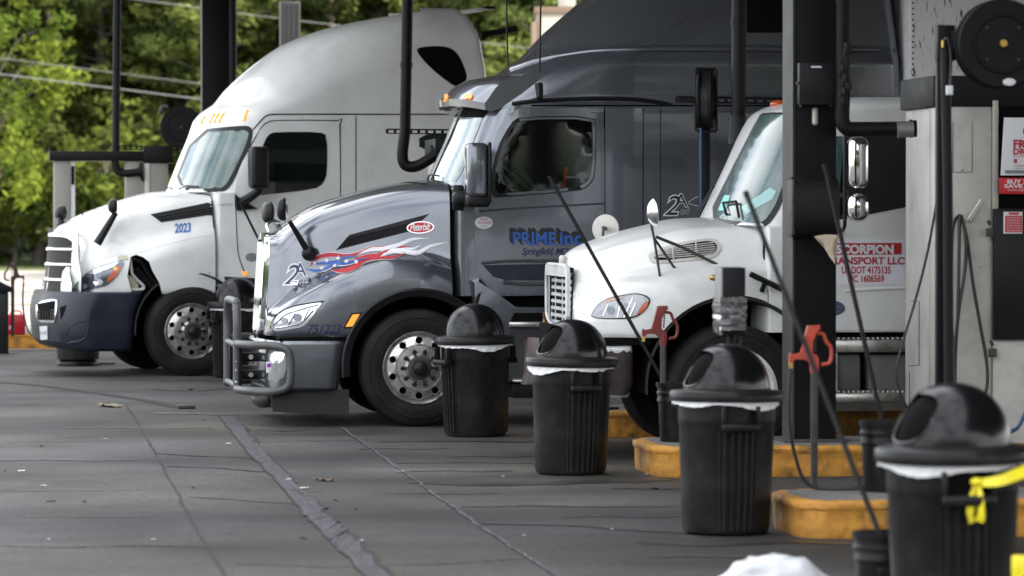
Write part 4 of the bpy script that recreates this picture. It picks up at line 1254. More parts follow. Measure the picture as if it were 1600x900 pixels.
    ch.bx((xrear, -.98, .55), (X(735), .98, zbot-.006)); ch.bx((X(735), -.55, .5), (xf0-.25, .55, 1.2)); ch.cyl((wx, -1.0, wz), (wx, 1.0, wz), .07, n=12)  # axle, plus black boxes added to block light under cab and hood
    ch.build('chassis', 'void', e)
    make_wheel(e, wx, 1.24, wz, wz, .305, nuts=True)
    make_wheel(e, wx, -1.24, wz, wz, .305, sgn=-1)
    for dx in (6.1, 7.45):
        for sg in (1, -1): make_wheel(e, wx-dx, sg*1.24, wz, wz, .305, sgn=sg)
    return T, e
GT, GE = grey_truck()
# ================================================================== the white sleeper truck (farthest)
def white_sleeper():
    T = Frame(gnd(300, 588), R(18), 1.24)
    e = empty('semi_truck', T.O, T.rot, 'white sleeper truck with a broken headlight surround and dark bumper', 'truck', 'trucks parked at the pumps')
    S, P = T.S, T.P
    wx, wz = S(300, 519, 1.24); wz = .505
    X = lambda px, y=1.15: S(px, 480, y)[0]
    top = curve([S(px, py, .15) for px, py in ((352, 296), (330, 298), (290, 300), (245, 303), (215, 310), (190, 318), (150, 332), (125, 342), (108, 351), (92, 358), (80, 366))])
    crest = curve([S(px, py, 1.05) for px, py in ((352, 366), (335, 367), (300, 374), (250, 386), (215, 396), (180, 400), (150, 408), (125, 425), (110, 440))])
    bot = S(170, 460, 1.2)[1]
    xn = S(70, 400, 0)[0]; xr = X(336)
    wf = curve([(xr-.1, 1.15), (xr, 1.17), (X(260), 1.215), (X(215), 1.20), (X(180), 1.15), (X(150), 1.07), (X(130), 1.0), (X(118), .90), (xn-.33, .82), (xn-.26, .73), (xn-.17, .59), (xn-.09, .42), (xn-.035, .26), (xn-.008, .12), (xn, .08)])
    wh = curve([(xr, 1.06), (X(250), 1.0), (X(180), .88), (X(130), .78), (xn-.33, .70), (xn-.26, .65), (xn-.17, .52), (xn-.09, .37), (xn-.035, .22), (xn-.008, .09), (xn, .05)])
    secs = []
    for x in [xn, xn-.008, xn-.02, xn-.035, xn-.06, xn-.09, xn-.13, xn-.17, xn-.21, xn-.26, xn-.30] + list(np.linspace(xn-.33, xr, 44)):
        zt, zc, a, b = top(x), crest(x), wf(x), wh(x); b = min(b, a-.03); zc = min(zc, zt-.14)
        secs.append((x, [(max(0.0, y_), z_) for y_, z_ in [(a-.03, bot), (a-.006, bot+.03), (a, bot+.10), (a, max(zc-.20, bot+.13)), (a-.012, zc-.08), (b+.6*(a-b), zc+.03), (b+.02, zc+.12), (b-.012, zc+.22 if zc+.22 < zt-.2 else zt-.2), (b-.03, zt-.18), (b-.07, zt-.10), (b-.15, zt-.05), (b-.26, zt-.03), (b*.5, zt+.005), (b*.2, zt+.02)]] + [(0, zt+.022)]))
    lean = lambda x, z: -.10*max(0, (x-X(160))/(xn-X(160)))**1.6*(z-.9)
    hood = x_loft(secs, lean=lean).build('hood', 'white_paint', e, 30)
    for sg in (1, -1): bool_cut(hood, wheel_cutter(wx, wz+.015, .655, sg*.6, sg*1.6))
    mb = MB(); hole = [(204, 401), (213, 398), (224, 402), (233, 409), (238, 423), (249, 442), (256, 470), (222, 470), (205, 455), (199, 432)]
    A = [P(a, b, .95) for a, b in hole]; B = [P(a, b, 1.5) for a, b in hole]
    mb.grid([A, B], closed=True, cap0=True, cap1=True); bool_cut(hood, mb.build('cutter', 'void'))
    hb = bvh_of(hood)
    for sg in (1, -1):
        mb = MB()
        ar = lambda r, y: [Vector((wx + r*math.cos(R(-5 + 190*k/40)), sg*y, wz+.015 + r*math.sin(R(-5 + 190*k/40)))) for k in range(41)]
        mb.grid([ar(.648, 1.19), ar(.63, 1.195), ar(.62, 1.15), ar(.62, .62)])
        mb.build('wheel_arch_liner', 'black_matte', e)
    # broken corner: bracket, cream shell, torn liner
    mb = MB()
    P2 = lambda pts, y: [S(a, b, y) for a, b in pts]
    for pts in ([(197, 403), (203, 403), (206, 426), (213, 436), (224, 447), (222, 452), (206, 453), (182, 455)],):
        mb.tube(spline([T.cast(hb, *p)[0] if False else P(p[0], p[1], 1.10) for p in pts], 5), .018, 8)
    br = mb.build('headlight_bracket', 'white_dirty', e)
    M['cream'] = M.get('cream') or mat('cream', (.50, .47, .36), .6, 0, 0, .1, 8)
    mb = MB(); mb.prism(P2([(186, 432), (199, 428), (208, 434), (217, 445), (216, 451), (184, 452)], 1.08), 1.02, 1.085, bev=.01); mb.build('headlight_shell', 'cream', br)
    mb = MB(); mb.prism(P2([(171, 409), (180, 400), (198, 402), (200, 432), (188, 440), (178, 430)], 1.0), .90, 1.0); mb.build('torn_liner', 'void', br)
    mb = MB(); mb.tube(spline([P(206, 404, 1.12), P(222, 411, 1.13), P(232, 428, 1.12), P(247, 446, 1.12)], 5), .02, 6); mb.tube(spline([P(212, 420, 1.0), P(226, 436, 1.02), P(244, 450, 1.05)], 4), .05, 6); mb.build('torn_flap', 'black_plastic', br)
    panel(T, hb, [(183, 403), (187, 400), (197, 400), (204, 402), (204, 407), (196, 406), (186, 408)], 'headlight_bracket', 'cream', e, .012, .02, smooth=0, step=4)
    hl = panel(T, hb, [(114, 454), (120, 444), (132, 430), (144, 422), (156, 417), (184, 409), (196, 408), (188, 424), (171, 443), (160, 448), (121, 456)], 'headlight', 'lens_dark', e, .016, .03, step=5, smooth=1)
    mb = MB()
    poly_px(T, hb, [(138, 427), (155, 419), (180, 411.5), (186, 411), (176, 418), (150, 428)], mb, .02, 0)
    poly_px(T, hb, ellipse(155, 441, 6.5, 5.0), mb, .022, 0); poly_px(T, hb, ellipse(136, 447, 5, 3.5), mb, .022, 0)
    poly_px(T, hb, [(167, 436), (176, 424), (188, 414), (189, 420), (181, 432), (168, 442)], mb, .024, 1)
    poly_px(T, hb, ellipse(180.5, 420, 3.2, 2.4), mb, .028, 2)
    mb.build('reflector', ['lens', 'amber', 'amber_lit'], hl)
    panel(T, hb, [(235, 335), (334, 315), (333, 335), (252, 347.5)], 'hood_vent', 'black_matte', e, .006, .02, smooth=0)
    mb = MB()
    for t in (.3, .62): line_on(T, hb, [(244 + 8*t*1.2, 335.5 + 11*t), (333, 316 + 18*t)], 'vent_slat', 'black_plastic', e, .010, .008, sp=0)
    text_px(T, hb, '2023', (273.5, 350, 298, 364), 'lettering', 'text_blue', e, .006, bold=.035, tilt=1.5)
    line_on(T, hb, [(150, 404), (185, 399), (215, 395), (260, 382), (300, 372), (335, 366)], 'hood_crease', 'white_paint', e, .010, -.006, n=8)
    # grille
    M['grille_dark'] = mat('grille_dark', (.012, .011, .010), .6, .2, 0, .3, 30)
    zf0, zf1 = S(90, 470, .5)[1], S(95, 368, .4)[1]
    gx = lambda y, z: xn + .012 - .31*(abs(y)/.8)**2 + lean(xn, z)
    hw = lambda z: .68 - .04*(z-zf0)/(zf1-zf0)
    mb = MB(); rows = []
    out = []
    for k in range(40):
        a = 2*PI*k/40; c, s_ = math.cos(a), math.sin(a); u = math.copysign(abs(c)**.35, c); v = math.copysign(abs(s_)**.35, s_); out.append((u, (v+1)/2))
    def ringp(f, d, lift=0): 
        r = []
        for u, v in out:
            vv = .5 + (v-.5)*f; z = zf0 + (zf1-zf0)*vv + lift; y = u*hw(z)*f; r.append(Vector((gx(y, z) + d, y, z)))
        return r
    mb.grid([ringp(1.08, -.06), ringp(1.07, .006), ringp(1.03, .014), ringp(.97, .012), ringp(.94, -.005)], closed=True)
    gr = mb.build('grille', 'chrome_worn', e)
    mb = MB(); mb.grid([[Vector((gx(y, z) - .010, y, z)) for y in np.linspace(-hw(z)*.95, hw(z)*.95, 17)] for z in np.linspace(zf0+.01, zf1-.02, 8)]); mb.build('grille_mesh', 'grille_dark', gr)
    mb = MB()
    for k in range(4):
        z = zf0 + (zf1-zf0)*(.04 + .235*k)
        P_ = [[Vector((gx(y, z+dz) + dx, y, z+dz)) for y in np.linspace(-hw(z)*.98, hw(z)*.98, 21)] for dx, dz in ((-.02, .0), (.003, .009), (.012, .024), (.006, .046), (-.02, .060))]
        mb.grid(P_)
    mb.build('grille_bars', 'chrome_worn', gr)
    mb = MB(); mb.grid([[Vector((gx(y, zf1+.05) + .005, y, zf1+.035 + dz)) for y in np.linspace(-.14, .14, 9)] for dz in (0, .05)]); mb.build('grille_emblem', 'iron', gr)
    # bumper
    xr_ = curve([(S(215, y, 1.22)[1], S(x, y, 1.22)[0]) for x, y in ((209, 550), (213, 493), (227, 456))])
    xf = curve([(S(60, y, 0)[1], S(x, y, 0)[0]) for x, y in ((92, 545), (76, 541), (62, 530), (57, 500), (55, 474), (62, 462))])
    zs = [S(150, y, 1.1)[1] for y in (549, 545, 535, 515, 490, 470, 459, 456.5)]
    lv = [(z, xf(z), .95, w, 2.1, xr_(z)) for z, w in zip(zs, (1.14, 1.18, 1.205, 1.22, 1.225, 1.225, 1.22, 1.19))]
    bum = z_loft(lv).build('bumper', 'navy_plastic', e, 35); bb = bvh_of(bum)
    panel(T, bb, [(58, 472), (90, 466), (91, 478), (88, 500), (84, 505), (60, 503), (57, 490)], 'lower_grille', 'chrome_worn', e, .012, .03, smooth=1, step=6)
    mb = MB(); poly_px(T, bb, [(60, 475), (87, 470), (87, 476), (85, 500), (63, 499)], mb, .016)
    lg = mb.build('grille_mesh', 'void', e)
    mb = MB()
    for k in range(7): line_on(T, bb, [(61 + 4*k, 486), (61.5 + 4*k, 500)], '', '', None, .006, .018, mb=mb, sp=0)
    for k in range(4): line_on(T, bb, [(61, 486.5 + 4*k), (86, 485 + 4*k)], '', '', None, .006, .018, mb=mb, sp=0)
    mb.build('grille_bars', 'pipe_grey', lg)
    panel(T, bb, [(94, 480), (104, 477), (100, 490), (95, 499)], 'tow_opening', 'void', e, .004, .01, smooth=0, step=5)
    pl_ = panel(T, bb, [(63.5, 510), (75, 509), (75.5, 530), (65, 531)], 'license_plate', 'sign_white', e, .014, .012, smooth=0, step=5)
    mb = MB(); text_px(T, bb, 'PX 1093', (65, 517, 74.5, 523), '', '', None, .017, mb=mb); mb.build('plate_print', 'text_grey', pl_)
    mb = MB(); line_on(T, bb, [(105, 537), (130, 531), (137, 520), (140, 495), (146, 468)], '', '', None, .014, -.006, mb=mb, n=8); line_on(T, bb, [(104, 523), (110, 510), (124, 503), (137, 500)], '', '', None, .010, -.004, mb=mb, n=8); mb.build('bumper_crease', 'navy_plastic', e)
    # cab
    xcow = X(338, 1.1)
    front = [S(px, py, 0) for px, py in ((268, 303), (272, 295), (290, 250), (308, 206), (313, 190), (324, 176), (333, 169), (341, 164), (357, 143), (378, 121), (400, 102), (437, 75), (470, 59), (525, 41), (585, 29), (635, 21.5), (685, 17.5))]
    fz = curve([(z, x) for x, z in front])
    zbot, zs1, ztp = S(400, 448, 1.1)[1], S(350, 300, 1.1)[1], front[-1][1]
    rear = curve([(S(760, y, .9)[1], S(x, y, 1.1)[0]) for x, y in ((767, 460), (766, 200), (763, 118), (757, 80), (750, 42), (744, 22), (738, 17))])
    zseam = S(600, 178, 1.1)[1]
    lv = []
    for z in np.linspace(zbot, zs1-.02, 8): lv.append((z, xcow+.02, .08, 1.12, 4, rear(z)))
    for z in np.linspace(zs1, zseam, 14): lv.append((z, fz(z), .62, 1.12 - .025*(z-zs1), 2.7, rear(z)))
    for z in np.linspace(zseam+.03, ztp, 26):
        t = (z-zseam)/(ztp-zseam); lv.append((z, fz(z), .62 + 1.9*t, 1.10 - .03*t - .45*max(0, (t-.62)/.38)**2.2, 2.7-.3*t, rear(z)))
    cab = z_loft(lv).build('cab', 'white_paint', e, 32); cb = bvh_of(cab)
    panel(T, cb, [(267, 301), (305, 203), (380, 196), (392, 198), (396, 207), (390, 233), (365, 284), (355, 297), (346, 300)], 'windshield_seal', 'black_plastic', e, .006, .012, smooth=1, step=10)
    ws = panel(T, cb, [(273, 296), (309, 208), (379, 203), (388, 206), (389, 211), (383, 231), (359, 280), (351, 291), (343, 295)], 'windshield', 'glass_screen', e, .011, .012, smooth=1, step=10)
    for a in ([(283, 297), (295, 292), (312, 293), (301, 293), (296, 299)], [(262, 299), (266, 294), (272, 296)]): line_on(T, cb, a, 'wiper', 'black_plastic', e, .010, .03, sp=0)
    dr = panel(T, cb, [(367, 310), (368, 280), (376, 258), (388, 236), (400, 212), (409, 199), (420, 191), (430, 189), (527, 189), (530, 192), (531, 300), (531, 440), (380, 440), (370, 400)], 'door', 'white_paint', e, .010, .03, smooth=1, step=12)
    db = bvh_of(dr, cab)
    panel(T, db, [(398, 305), (404, 250), (411, 226), (419, 210), (431, 206), (500, 206), (511, 212), (511, 270), (505, 287), (490, 296), (416, 304)], 'window', 'glass_dark', dr, .006, .012, smooth=1, step=10)
    mb = MB()
    mb.tube([T.cast(cb, x, 178.5)[0] for x in range(428, 762, 16)], .008, 5)
    line_on(T, cb, [(395, 203), (403, 194), (412, 184), (420, 179.5), (430, 178.5)], '', '', None, .008, 0, mb=mb)
    mb.tube([T.cast(cb, 556, y)[0] for y in range(182, 450, 14)], .006, 5)
    line_on(T, db, [(367, 300), (369, 345), (372, 395), (380, 420), (384, 432)], '', '', None, .006, .002, mb=mb)
    line_on(T, db, [(369, 272), (387, 237), (407, 201), (420, 190.5), (440, 188.5), (527, 188.5), (531, 195), (531.5, 300), (531, 430)], '', '', None, .007, .002, mb=mb, sp=2)
    mb.build('panel_gap', 'void', e)
    mb = MB(); mb.tube([T.cast(hb, 336.5, y)[0] for y in range(300, 372, 6)] + [T.cast(hb, 336, 375)[0], T.cast(hb, 337, 400)[0], T.cast(hb, 327, 428)[0]], .008, 5); mb.build('hood_gap', 'black_matte', e)
    panel(T, cb, [(650, 79), (655, 74), (672, 72), (692, 72), (707, 76), (718, 88), (726, 106), (731, 124), (716, 139), (690, 121), (664, 98)], 'fairing_opening', 'void', e, .004, .012, smooth=2, step=8)
    panel(T, cb, [(655, 209), (710, 209), (710, 236), (655, 236)], 'sleeper_window', 'glass_dark', e, .006, .012, smooth=1, step=8)
    mb = MB()
    for a, b in (((387, 173), (381.5, 189)), ((350.5, 177), (343, 192)), ((343, 177.5), (335.5, 192)), ((336, 178.5), (328.5, 193)), ((321, 182), (315, 194))):
        line_on(T, cb, [a, b], 'marker_light', 'amber_lit', e, .020, .004, sp=0, n=8)
    panel(T, db, ellipse(393, 402, 9.5, 6.8), 'sticker', 'sticker_grey', e, .004, .004, smooth=0, step=5)
    panel(T, db, [(378, 424), (386, 425), (385, 431), (381, 431)], 'side_marker', 'amber_lit', e, .012, .02, smooth=0, step=4)
    text_px(T, cb, 'CASCADIA', (340, 318.5, 364, 321.5), 'lettering', 'text_grey', e, .005, bold=.0, tilt=1)
    # mirrors
    mb = MB(); c = P(404, 262, 1.38); a, b = P(389, 262, 1.38), P(419, 262, 1.38); zz = P(404, 229, 1.38).z - P(404, 295, 1.38).z
    mb.box(c, (abs(a.x-b.x)*.95, .22, zz), .05, seg=4); mi_ = mb.build('mirror', 'black_plastic', e)
    mb = MB(); mb.tube(spline([P(375, 318, 1.10), P(385, 312, 1.2), P(402, 300, 1.34), P(407, 290, 1.36)], 5), lambda t: .06-.02*t, 10); mb.prism([S(a, b, 1.14) for a, b in ((367, 303), (376, 312), (385, 318), (402, 326), (370, 329))], 1.12, 1.17); mb.build('mirror_arm', 'black_plastic', mi_)
    scoop_mirror(e, P(152, 381, 1.0), P(181, 332, 1.05), P(179, 322, 1.06), (.075, .11, .085), .05, rot=R(-10))
    scoop_mirror(e, P(96, 352, -.55), P(94, 340, -.62), P(97, 332, -.64), (.075, .11, .085), .05, rot=R(10))
    mb = MB(); mb.tube(spline([P(130, 337, .1), P(119, 315, .12)], 2), .008, 6); mb.build('aerial', 'black_plastic', e); mb = MB(); mb.tube([P(150, 329, -.3), P(141, 312, -.3)], .008, 6); mb.build('aerial', 'black_plastic', e)
    mb = MB(); pts = [S(a, b, 0) for a, b in ((722, 16), (735, 13.5), (746, 15), (746.5, 19), (735, 18.5))]; mb.prism(pts, -.7, .7, bev=.005); mb.build('roof_lip', 'black_plastic', e)
    mb = MB(); pts = [S(a, b, .6) for a, b in ((750, 50), (778, 45), (806, 40), (808, 49), (780, 54), (752, 59))]; mb.prism(pts, .55, .65, bev=.01); mb.build('rear_bracket', 'black_metal', e)
    # fairing, frame and dark filler below the cab
    mb = MB()
    for sg in (1, -1):
        mb.prism([S(a, b, 1.18) for a, b in ((352, 432), (420, 436), (760, 436), (760, 560), (380, 560), (372, 520))], sg*.6, sg*1.16, bev=.03)
    mb.build('side_fairing', 'navy_plastic', e)
    ch = MB(); xb = rear(zbot)
    ch.bx((xb, -1.05, .6), (X(372), 1.05, zbot-.01)); ch.bx((X(372), -.55, .5), (X(130), .55, 1.15)); ch.bx((xb-2.4, -.45, .7), (xb, .45, .98)); ch.cyl((wx, -1.0, wz), (wx, 1.0, wz), .07, n=12)  # frame and axle; the wide black boxes are added to stop light
    ch.build('chassis', 'void', e)
    make_wheel(e, wx, 1.24, wz, wz, .305, nuts=True); make_wheel(e, wx, -1.20, wz, wz, .305, sgn=-1)
    for dx in (5.6, 6.95):
        for sg in (1, -1): make_wheel(e, wx-dx, sg*1.24, wz, wz, .305, sgn=sg)
    return T, e
WT, WE = white_sleeper()
# ================================================================== the white day-cab truck (nearest)
def day_cab():
    T = Frame(gnd(1148, 719), R(8), 1.20)
    e = empty('day_cab_truck', T.O, T.rot, 'white day cab truck with chipped rusty bumper and red lettered door sign', 'truck', 'trucks parked at the pumps')
    S, P = T.S, T.P
    wx = S(1150, 612, 1.2)[0]; wz = .505
    X = lambda px, y=1.1: S(px, 480, y)[0]
    top = curve([S(px, py, .1) for px, py in ((1215, 346), (1140, 344), (1100, 345), (1056, 347), (1010, 357), (970, 367), (925, 382), (905, 391), (893, 399), (884, 410))])
    crest = curve([S(px, py, 1.0) for px, py in ((1215, 434), (1190, 430), (1120, 424), (1060, 428), (1020, 434), (985, 441), (955, 453), (930, 470), (908, 495))])
    bot = S(970, 528, 1.1)[1]
    xn = S(893, 470, .5)[0]; xr = X(1196)
    wf = curve([(xr-.15, 1.07), (xr, 1.09), (X(1140), 1.15), (X(1080), 1.16), (X(1020), 1.13), (X(980), 1.06), (X(945), .95), (X(920), .80), (xn, .57)])
    wh = curve([(xr, 1.0), (X(1100), .90), (X(1000), .74), (X(930), .60), (xn, .52)])
    secs = []
    for x in np.linspace(xn, xr-.02, 50):
        zt, zc, a, b = top(x), crest(x), wf(x), wh(x); b = min(b, a-.03); zc = min(zc, zt-.16)
        secs.append((x, [(a-.03, bot), (a-.006, bot+.03), (a, bot+.10), (a, max(zc-.24, bot+.13)), (a-.012, zc-.11), (a-.06, zc-.02), (b+.45*(a-b), zc+.03), (b+.02, zc+.07), (b-.01, zc+.14), (b-.03, zt-.20), (b-.07, zt-.12), (b-.15, zt-.05), (b-.24, zt-.035), (b*.5, zt+.0), (b*.2, zt+.02), (0, zt+.025)]))
    lean = lambda x, z: -.04*max(0, (x-X(930))/(xn-X(930)))**1.5*(z-.9)
    hood = x_loft(secs, lean=lean).build('hood', 'white_paint', e, 30)
    for sg in (1, -1): bool_cut(hood, wheel_cutter(wx, wz+.04, .68, sg*.55, sg*1.6))
    hb = bvh_of(hood)
    for sg in (1, -1):
        mb = MB()
        ar = lambda r, y: [Vector((wx + r*math.cos(R(-5 + 190*k/40)), sg*y, wz+.04 + r*math.sin(R(-5 + 190*k/40)))) for k in range(41)]
        mb.grid([ar(.672, 1.135), ar(.655, 1.14), ar(.645, 1.09), ar(.645, .58)])
        mb.build('wheel_arch_liner', 'black_matte', e)
    hl = panel(T, hb, [(923, 498), (926, 488), (936, 474), (952, 465), (974, 461), (992, 458), (1006, 460), (1015, 465), (1017, 471), (1011, 482), (999, 494), (981, 499)], 'headlight', 'black_matte', e, .006, .03, step=6, smooth=2)
    mb = panel(T, hb, [(925, 497), (928, 488), (937, 475.5), (952, 467), (974, 463), (992, 460), (1005, 462), (1013, 466.5), (1014.5, 471), (1009, 481), (998, 492), (981, 497)], '', '', None, .012, .02, step=5, smooth=2, build=False)
    mb.build('lens', 'lens_dull', hl)
    mb = MB()
    poly_px(T, hb, [(996, 491), (1001, 481), (1008, 472), (1014, 470), (1012, 478), (1003, 489)], mb, .0145, 0, 4)
    poly_px(T, hb, [(945, 470), (971, 464.5), (972, 468), (947, 474)], mb, .0145, 1, 4)
    poly_px(T, hb, ellipse(956, 486, 6, 6.5), mb, .014, 2, 4); poly_px(T, hb, ellipse(979, 481, 6, 7.5), mb, .014, 2, 4)
    M['pale_red'] = mat('pale_red', (.55, .30, .27), .4)
    mb.build('reflector', ['amber', 'pale_red', 'lens_dark'], hl)
    mb = MB()
    for a in ([(944, 494), (951, 477)], [(966, 496), (972, 470)], [(985, 494), (994, 474)], [(976, 496), (990, 465)]): line_on(T, hb, a, '', '', None, .006, .013, mb=mb, sp=0)
    mb.build('reflector_rib', 'chrome_worn', hl)
    # side vent
    rim_o = [(1013, 401), (1016, 396), (1030, 390), (1060, 380), (1090, 375), (1112, 373), (1121, 376), (1127, 384), (1126, 392), (1119, 401), (1108, 405), (1070, 409), (1030, 413), (1016, 410)]
    v = panel(T, hb, rim_o, 'hood_vent', 'steel', e, .010, .02, smooth=2, step=6)
    mb = MB(); poly_px(T, hb, chaikin([(1020, 403), (1030, 395), (1060, 385), (1090, 379), (1113, 377), (1121, 384), (1119, 393), (1110, 399), (1070, 404), (1030, 408)], 2), mb, .013); mb.build('vent_hole', 'void', v)
    mb = MB()
    for k in range(6):
        t = (k+.5)/6; line_on(T, hb, [(1022 + 2*t, 401 + 5*t - 2.6 + 1.0*(1-t)), (1060, 386 + 18*t), (1114 + 5*(1-abs(2*t-1)), 378.5 + 20*t)], '', '', None, .0048, .014, mb=mb, sp=3)
    for x, a, b in ((1052, 388, 406), (1088, 380, 403)): line_on(T, hb, [(x, a), (x+1, b)], '', '', None, .006, .016, mb=mb, sp=0)
    mb.build('vent_slat', 'steel', v)
    # grille
    zf0, zf1 = S(885, 512, .5)[1], S(885, 414, .45)[1]
    gx = lambda y, z: xn + .006 - .004*(abs(y)/.55)**2 + lean(xn, z)
    def rb(f, d): return [Vector((gx(y*f, 0)+d, y*f, zf0 + (zf1-zf0)*(.5 + (v-.5)*f))) for y, v in chaikin([(-.52, 0), (.52, 0), (.54, .5), (.54, .88), (.46, 1.0), (.2, 1.0), (-.2, 1.0), (-.46, 1.0), (-.54, .88), (-.54, .5)], 2)]
    mb = MB(); mb.grid([rb(1.04, -.02), rb(1.04, .006), rb(1.0, .012), rb(.96, .012), rb(.95, .0)], closed=True)
    gr = mb.build('grille', 'white_dirty', e)
    mb = MB(); mb.grid([[Vector((gx(y, z)+.001, y, z)) for y in np.linspace(-.50, .50, 9)] for z in np.linspace(zf0+.02, zf1-.02, 4)]); mb.build('grille_mesh', 'void', gr)
    mb = MB()
    for k in range(8):
        z = zf0 + .01 + (zf1-zf0-.10)*k/7; mb.grid([[Vector((gx(y, z)+.012-dx, y, z+dz)) for y in np.linspace(-.5, .5, 15)] for dx, dz in ((.012, 0), (0, .003), (0, .024), (.012, .027))])
    for y in (-.34, 0, .34): mb.bx((gx(y, 0)+.002, y-.010, zf0+.01), (gx(y, 0)+.007, y+.010, zf1-.10))
    mb.grid([[Vector((gx(y, 0)+.013, y, z)) for y in np.linspace(-.5, .5, 15)] for z in (zf1-.09, zf1-.012)])
    mb.build('grille_bars', 'white_dirty', gr)
    mb = MB(); c = Vector((gx(0, 0)+.05, .36, zf1-.01)); t_ = T.cast(hb, 884, 408)[0]; mb.box(t_ + Vector((.02, -.02, 0)), (.05, .10, .09), .02, seg=3); mb.build('grille_emblem', 'steel', gr)
    # bumper: rusty steel with flaking white paint
    M['rusty'] = mat('rusty', (.055, .045, .042), .6, .3, 0, .35, 8, .3, 40, dirt=(.11, .035, .022), dirt_amt=.9, dirt_scale=5)
    zs = [S(960, y, 1.1)[1] for y in (621, 618, 600, 570, 546, 542)]
    lv = [(z, xn + .07 + d, .42, w, 2.8, S(994 - (2 if i > 1 else 8), 580, 1.14)[0]) for i, (z, d, w) in enumerate(zip(zs, (-.03, -.01, 0, 0, -.005, -.02), (1.12, 1.14, 1.15, 1.15, 1.145, 1.12)))]
    bum = z_loft(lv).build('bumper', 'rusty', e, 35); bb = bvh_of(bum)
    mb = MB(); poly_px(T, bb, [(936, 541.5), (994, 541.5), (994, 549), (988, 552), (984, 548), (979, 551), (974, 547), (969, 551), (962, 552), (955, 548), (950, 550), (946, 545), (938, 545)], mb, .004, 0, 4); poly_px(T, bb, [(950, 617), (975, 618), (984, 613), (990, 600), (988, 613), (984, 620), (950, 621)], mb, .004, 0, 4); mb.build('paint_flake', 'white_dirty', e)
    mb = MB(); mb.bx((X(1000), -.5, .5), (xn+.1, .5, .98)); mb.bx((X(1020), -1.05, S(960, 540, 1.1)[1]), (xn-.05, 1.05, bot-.01)); mb.build('bumper_gap', 'void', e)
    # cab
    front = [S(px, py, 0) for px, py in ((1104, 349), (1110, 338), (1145, 265), (1184, 184), (1190, 176), (1200, 170), (1225, 161), (1260, 156), (1310, 152))]
    fz = curve([(z, x) for x, z in front]); xrr = X(1490)
    zbot, zs1, ztp = S(1350, 519, 1.1)[1], S(1150, 352, 1.1)[1], S(1310, 152, .6)[1]
    lv = []
    for z in np.linspace(zbot, zs1-.02, 8): lv.append((z, xr+.0, .06, 1.08, 4, xrr))
    for z in np.linspace(zs1, front[3][1], 12): lv.append((z, fz(z), .52, 1.08 - .05*(z-zs1), 2.9, xrr))
    zr = front[3][1]
    for z in np.linspace(zr+.02, ztp, 10):
        t = (z-zr)/(ztp-zr); lv.append((z, fz(z), .52 + .5*t, 1.035 - .30*max(0, (t-.35)/.65)**2, 2.8, xrr))
    cab = z_loft(lv).build('cab', 'white_paint', e, 32); cb = bvh_of(cab)
    panel(T, cb, [(1104, 344), (1145, 262), (1186, 182), (1194, 176), (1245, 177), (1250, 190), (1240, 262), (1222, 320), (1206, 346), (1192, 357), (1150, 352)], 'windshield_seal', 'black_plastic', e, .006, .012, smooth=1, step=10)
    ws = panel(T, cb, [(1113, 340), (1150, 264), (1189, 187), (1196, 180), (1240, 181), (1244, 192), (1234, 258), (1216, 314), (1201, 340), (1188, 350), (1150, 346)], 'windshield', 'glass_screen', e, .011, .012, smooth=1, step=10)
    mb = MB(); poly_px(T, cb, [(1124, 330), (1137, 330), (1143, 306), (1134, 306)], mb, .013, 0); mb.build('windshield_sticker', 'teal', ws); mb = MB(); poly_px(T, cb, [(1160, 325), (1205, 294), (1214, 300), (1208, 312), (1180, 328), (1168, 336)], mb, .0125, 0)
    M['glare'] = mat('dash_paper', (.25, .48, .46), .3, 0, .6)  # pale teal glare on the windscreen, painted as a patch
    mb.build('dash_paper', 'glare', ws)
    mb = MB()
    for a in ([(1144, 354), (1140, 335), (1136, 320), (1156, 318), (1160, 342)], [(1092, 344), (1105, 320), (1121, 295)]): line_on(T, cb, a, 'wiper', 'black_plastic', e, .011, .035, sp=0)
    dr = panel(T, cb, [(1238, 360), (1246, 300), (1262, 235), (1275, 205), (1290, 198), (1470, 198), (1474, 204), (1474, 516), (1238, 516)], 'door', 'white_paint', e, .010, .03, smooth=1, step=12)
    db = bvh_of(dr, cab)
    panel(T, db, [(1256, 345), (1264, 285), (1280, 225), (1292, 212), (1450, 212), (1456, 218), (1456, 316), (1352, 336), (1300, 345)], 'window', 'glass_dark', dr, .006, .012, smooth=1, step=10)
    mb = MB(); poly_px(T, db, [(1303, 213), (1318, 213), (1308, 344), (1300, 345), (1300, 230)], mb, .010); mb.build('vent_window', 'glass_screen', dr)
    line_on(T, db, [(1320, 455), (1360, 452), (1412, 450), (1450, 449)], 'door_crease', 'white_paint', dr, .018, -.008, n=8)
    sg_ = panel(T, db, [(1294, 374), (1413.5, 374), (1413.5, 445), (1294, 445)], 'door_sign', 'sign_panel', dr, .005, .006, smooth=0, step=14)
    mb = MB(); poly_px(T, db, [(1296, 380), (1408.5, 379.5), (1408.5, 397.5), (1296, 398.5)], mb, .008, 0, 12)
    text_px(T, db, 'SCORPION', (1307, 383, 1395, 396), '', '', None, .0105, bold=.05, mb=mb, mi=1)
    text_px(T, db, 'TRANSPORT LLC', (1290, 402, 1412.5, 413), '', '', None, .008, bold=.03, mb=mb, mi=0)
    text_px(T, db, 'US DOT 4175135', (1315, 416.5, 1391, 427.5), '', '', None, .008, bold=.025, mb=mb, mi=0)
    text_px(T, db, 'MC 1606569', (1325, 430, 1381, 440.5), '', '', None, .008, bold=.025, mb=mb, mi=0)
    mb.build('sign_print', ['text_red', 'text_white'], sg_)
    st = panel(T, db, ellipse(1302, 481.5, 18, 11.5), 'sticker', 'sticker_blue', dr, .004, .004, smooth=0, step=6)
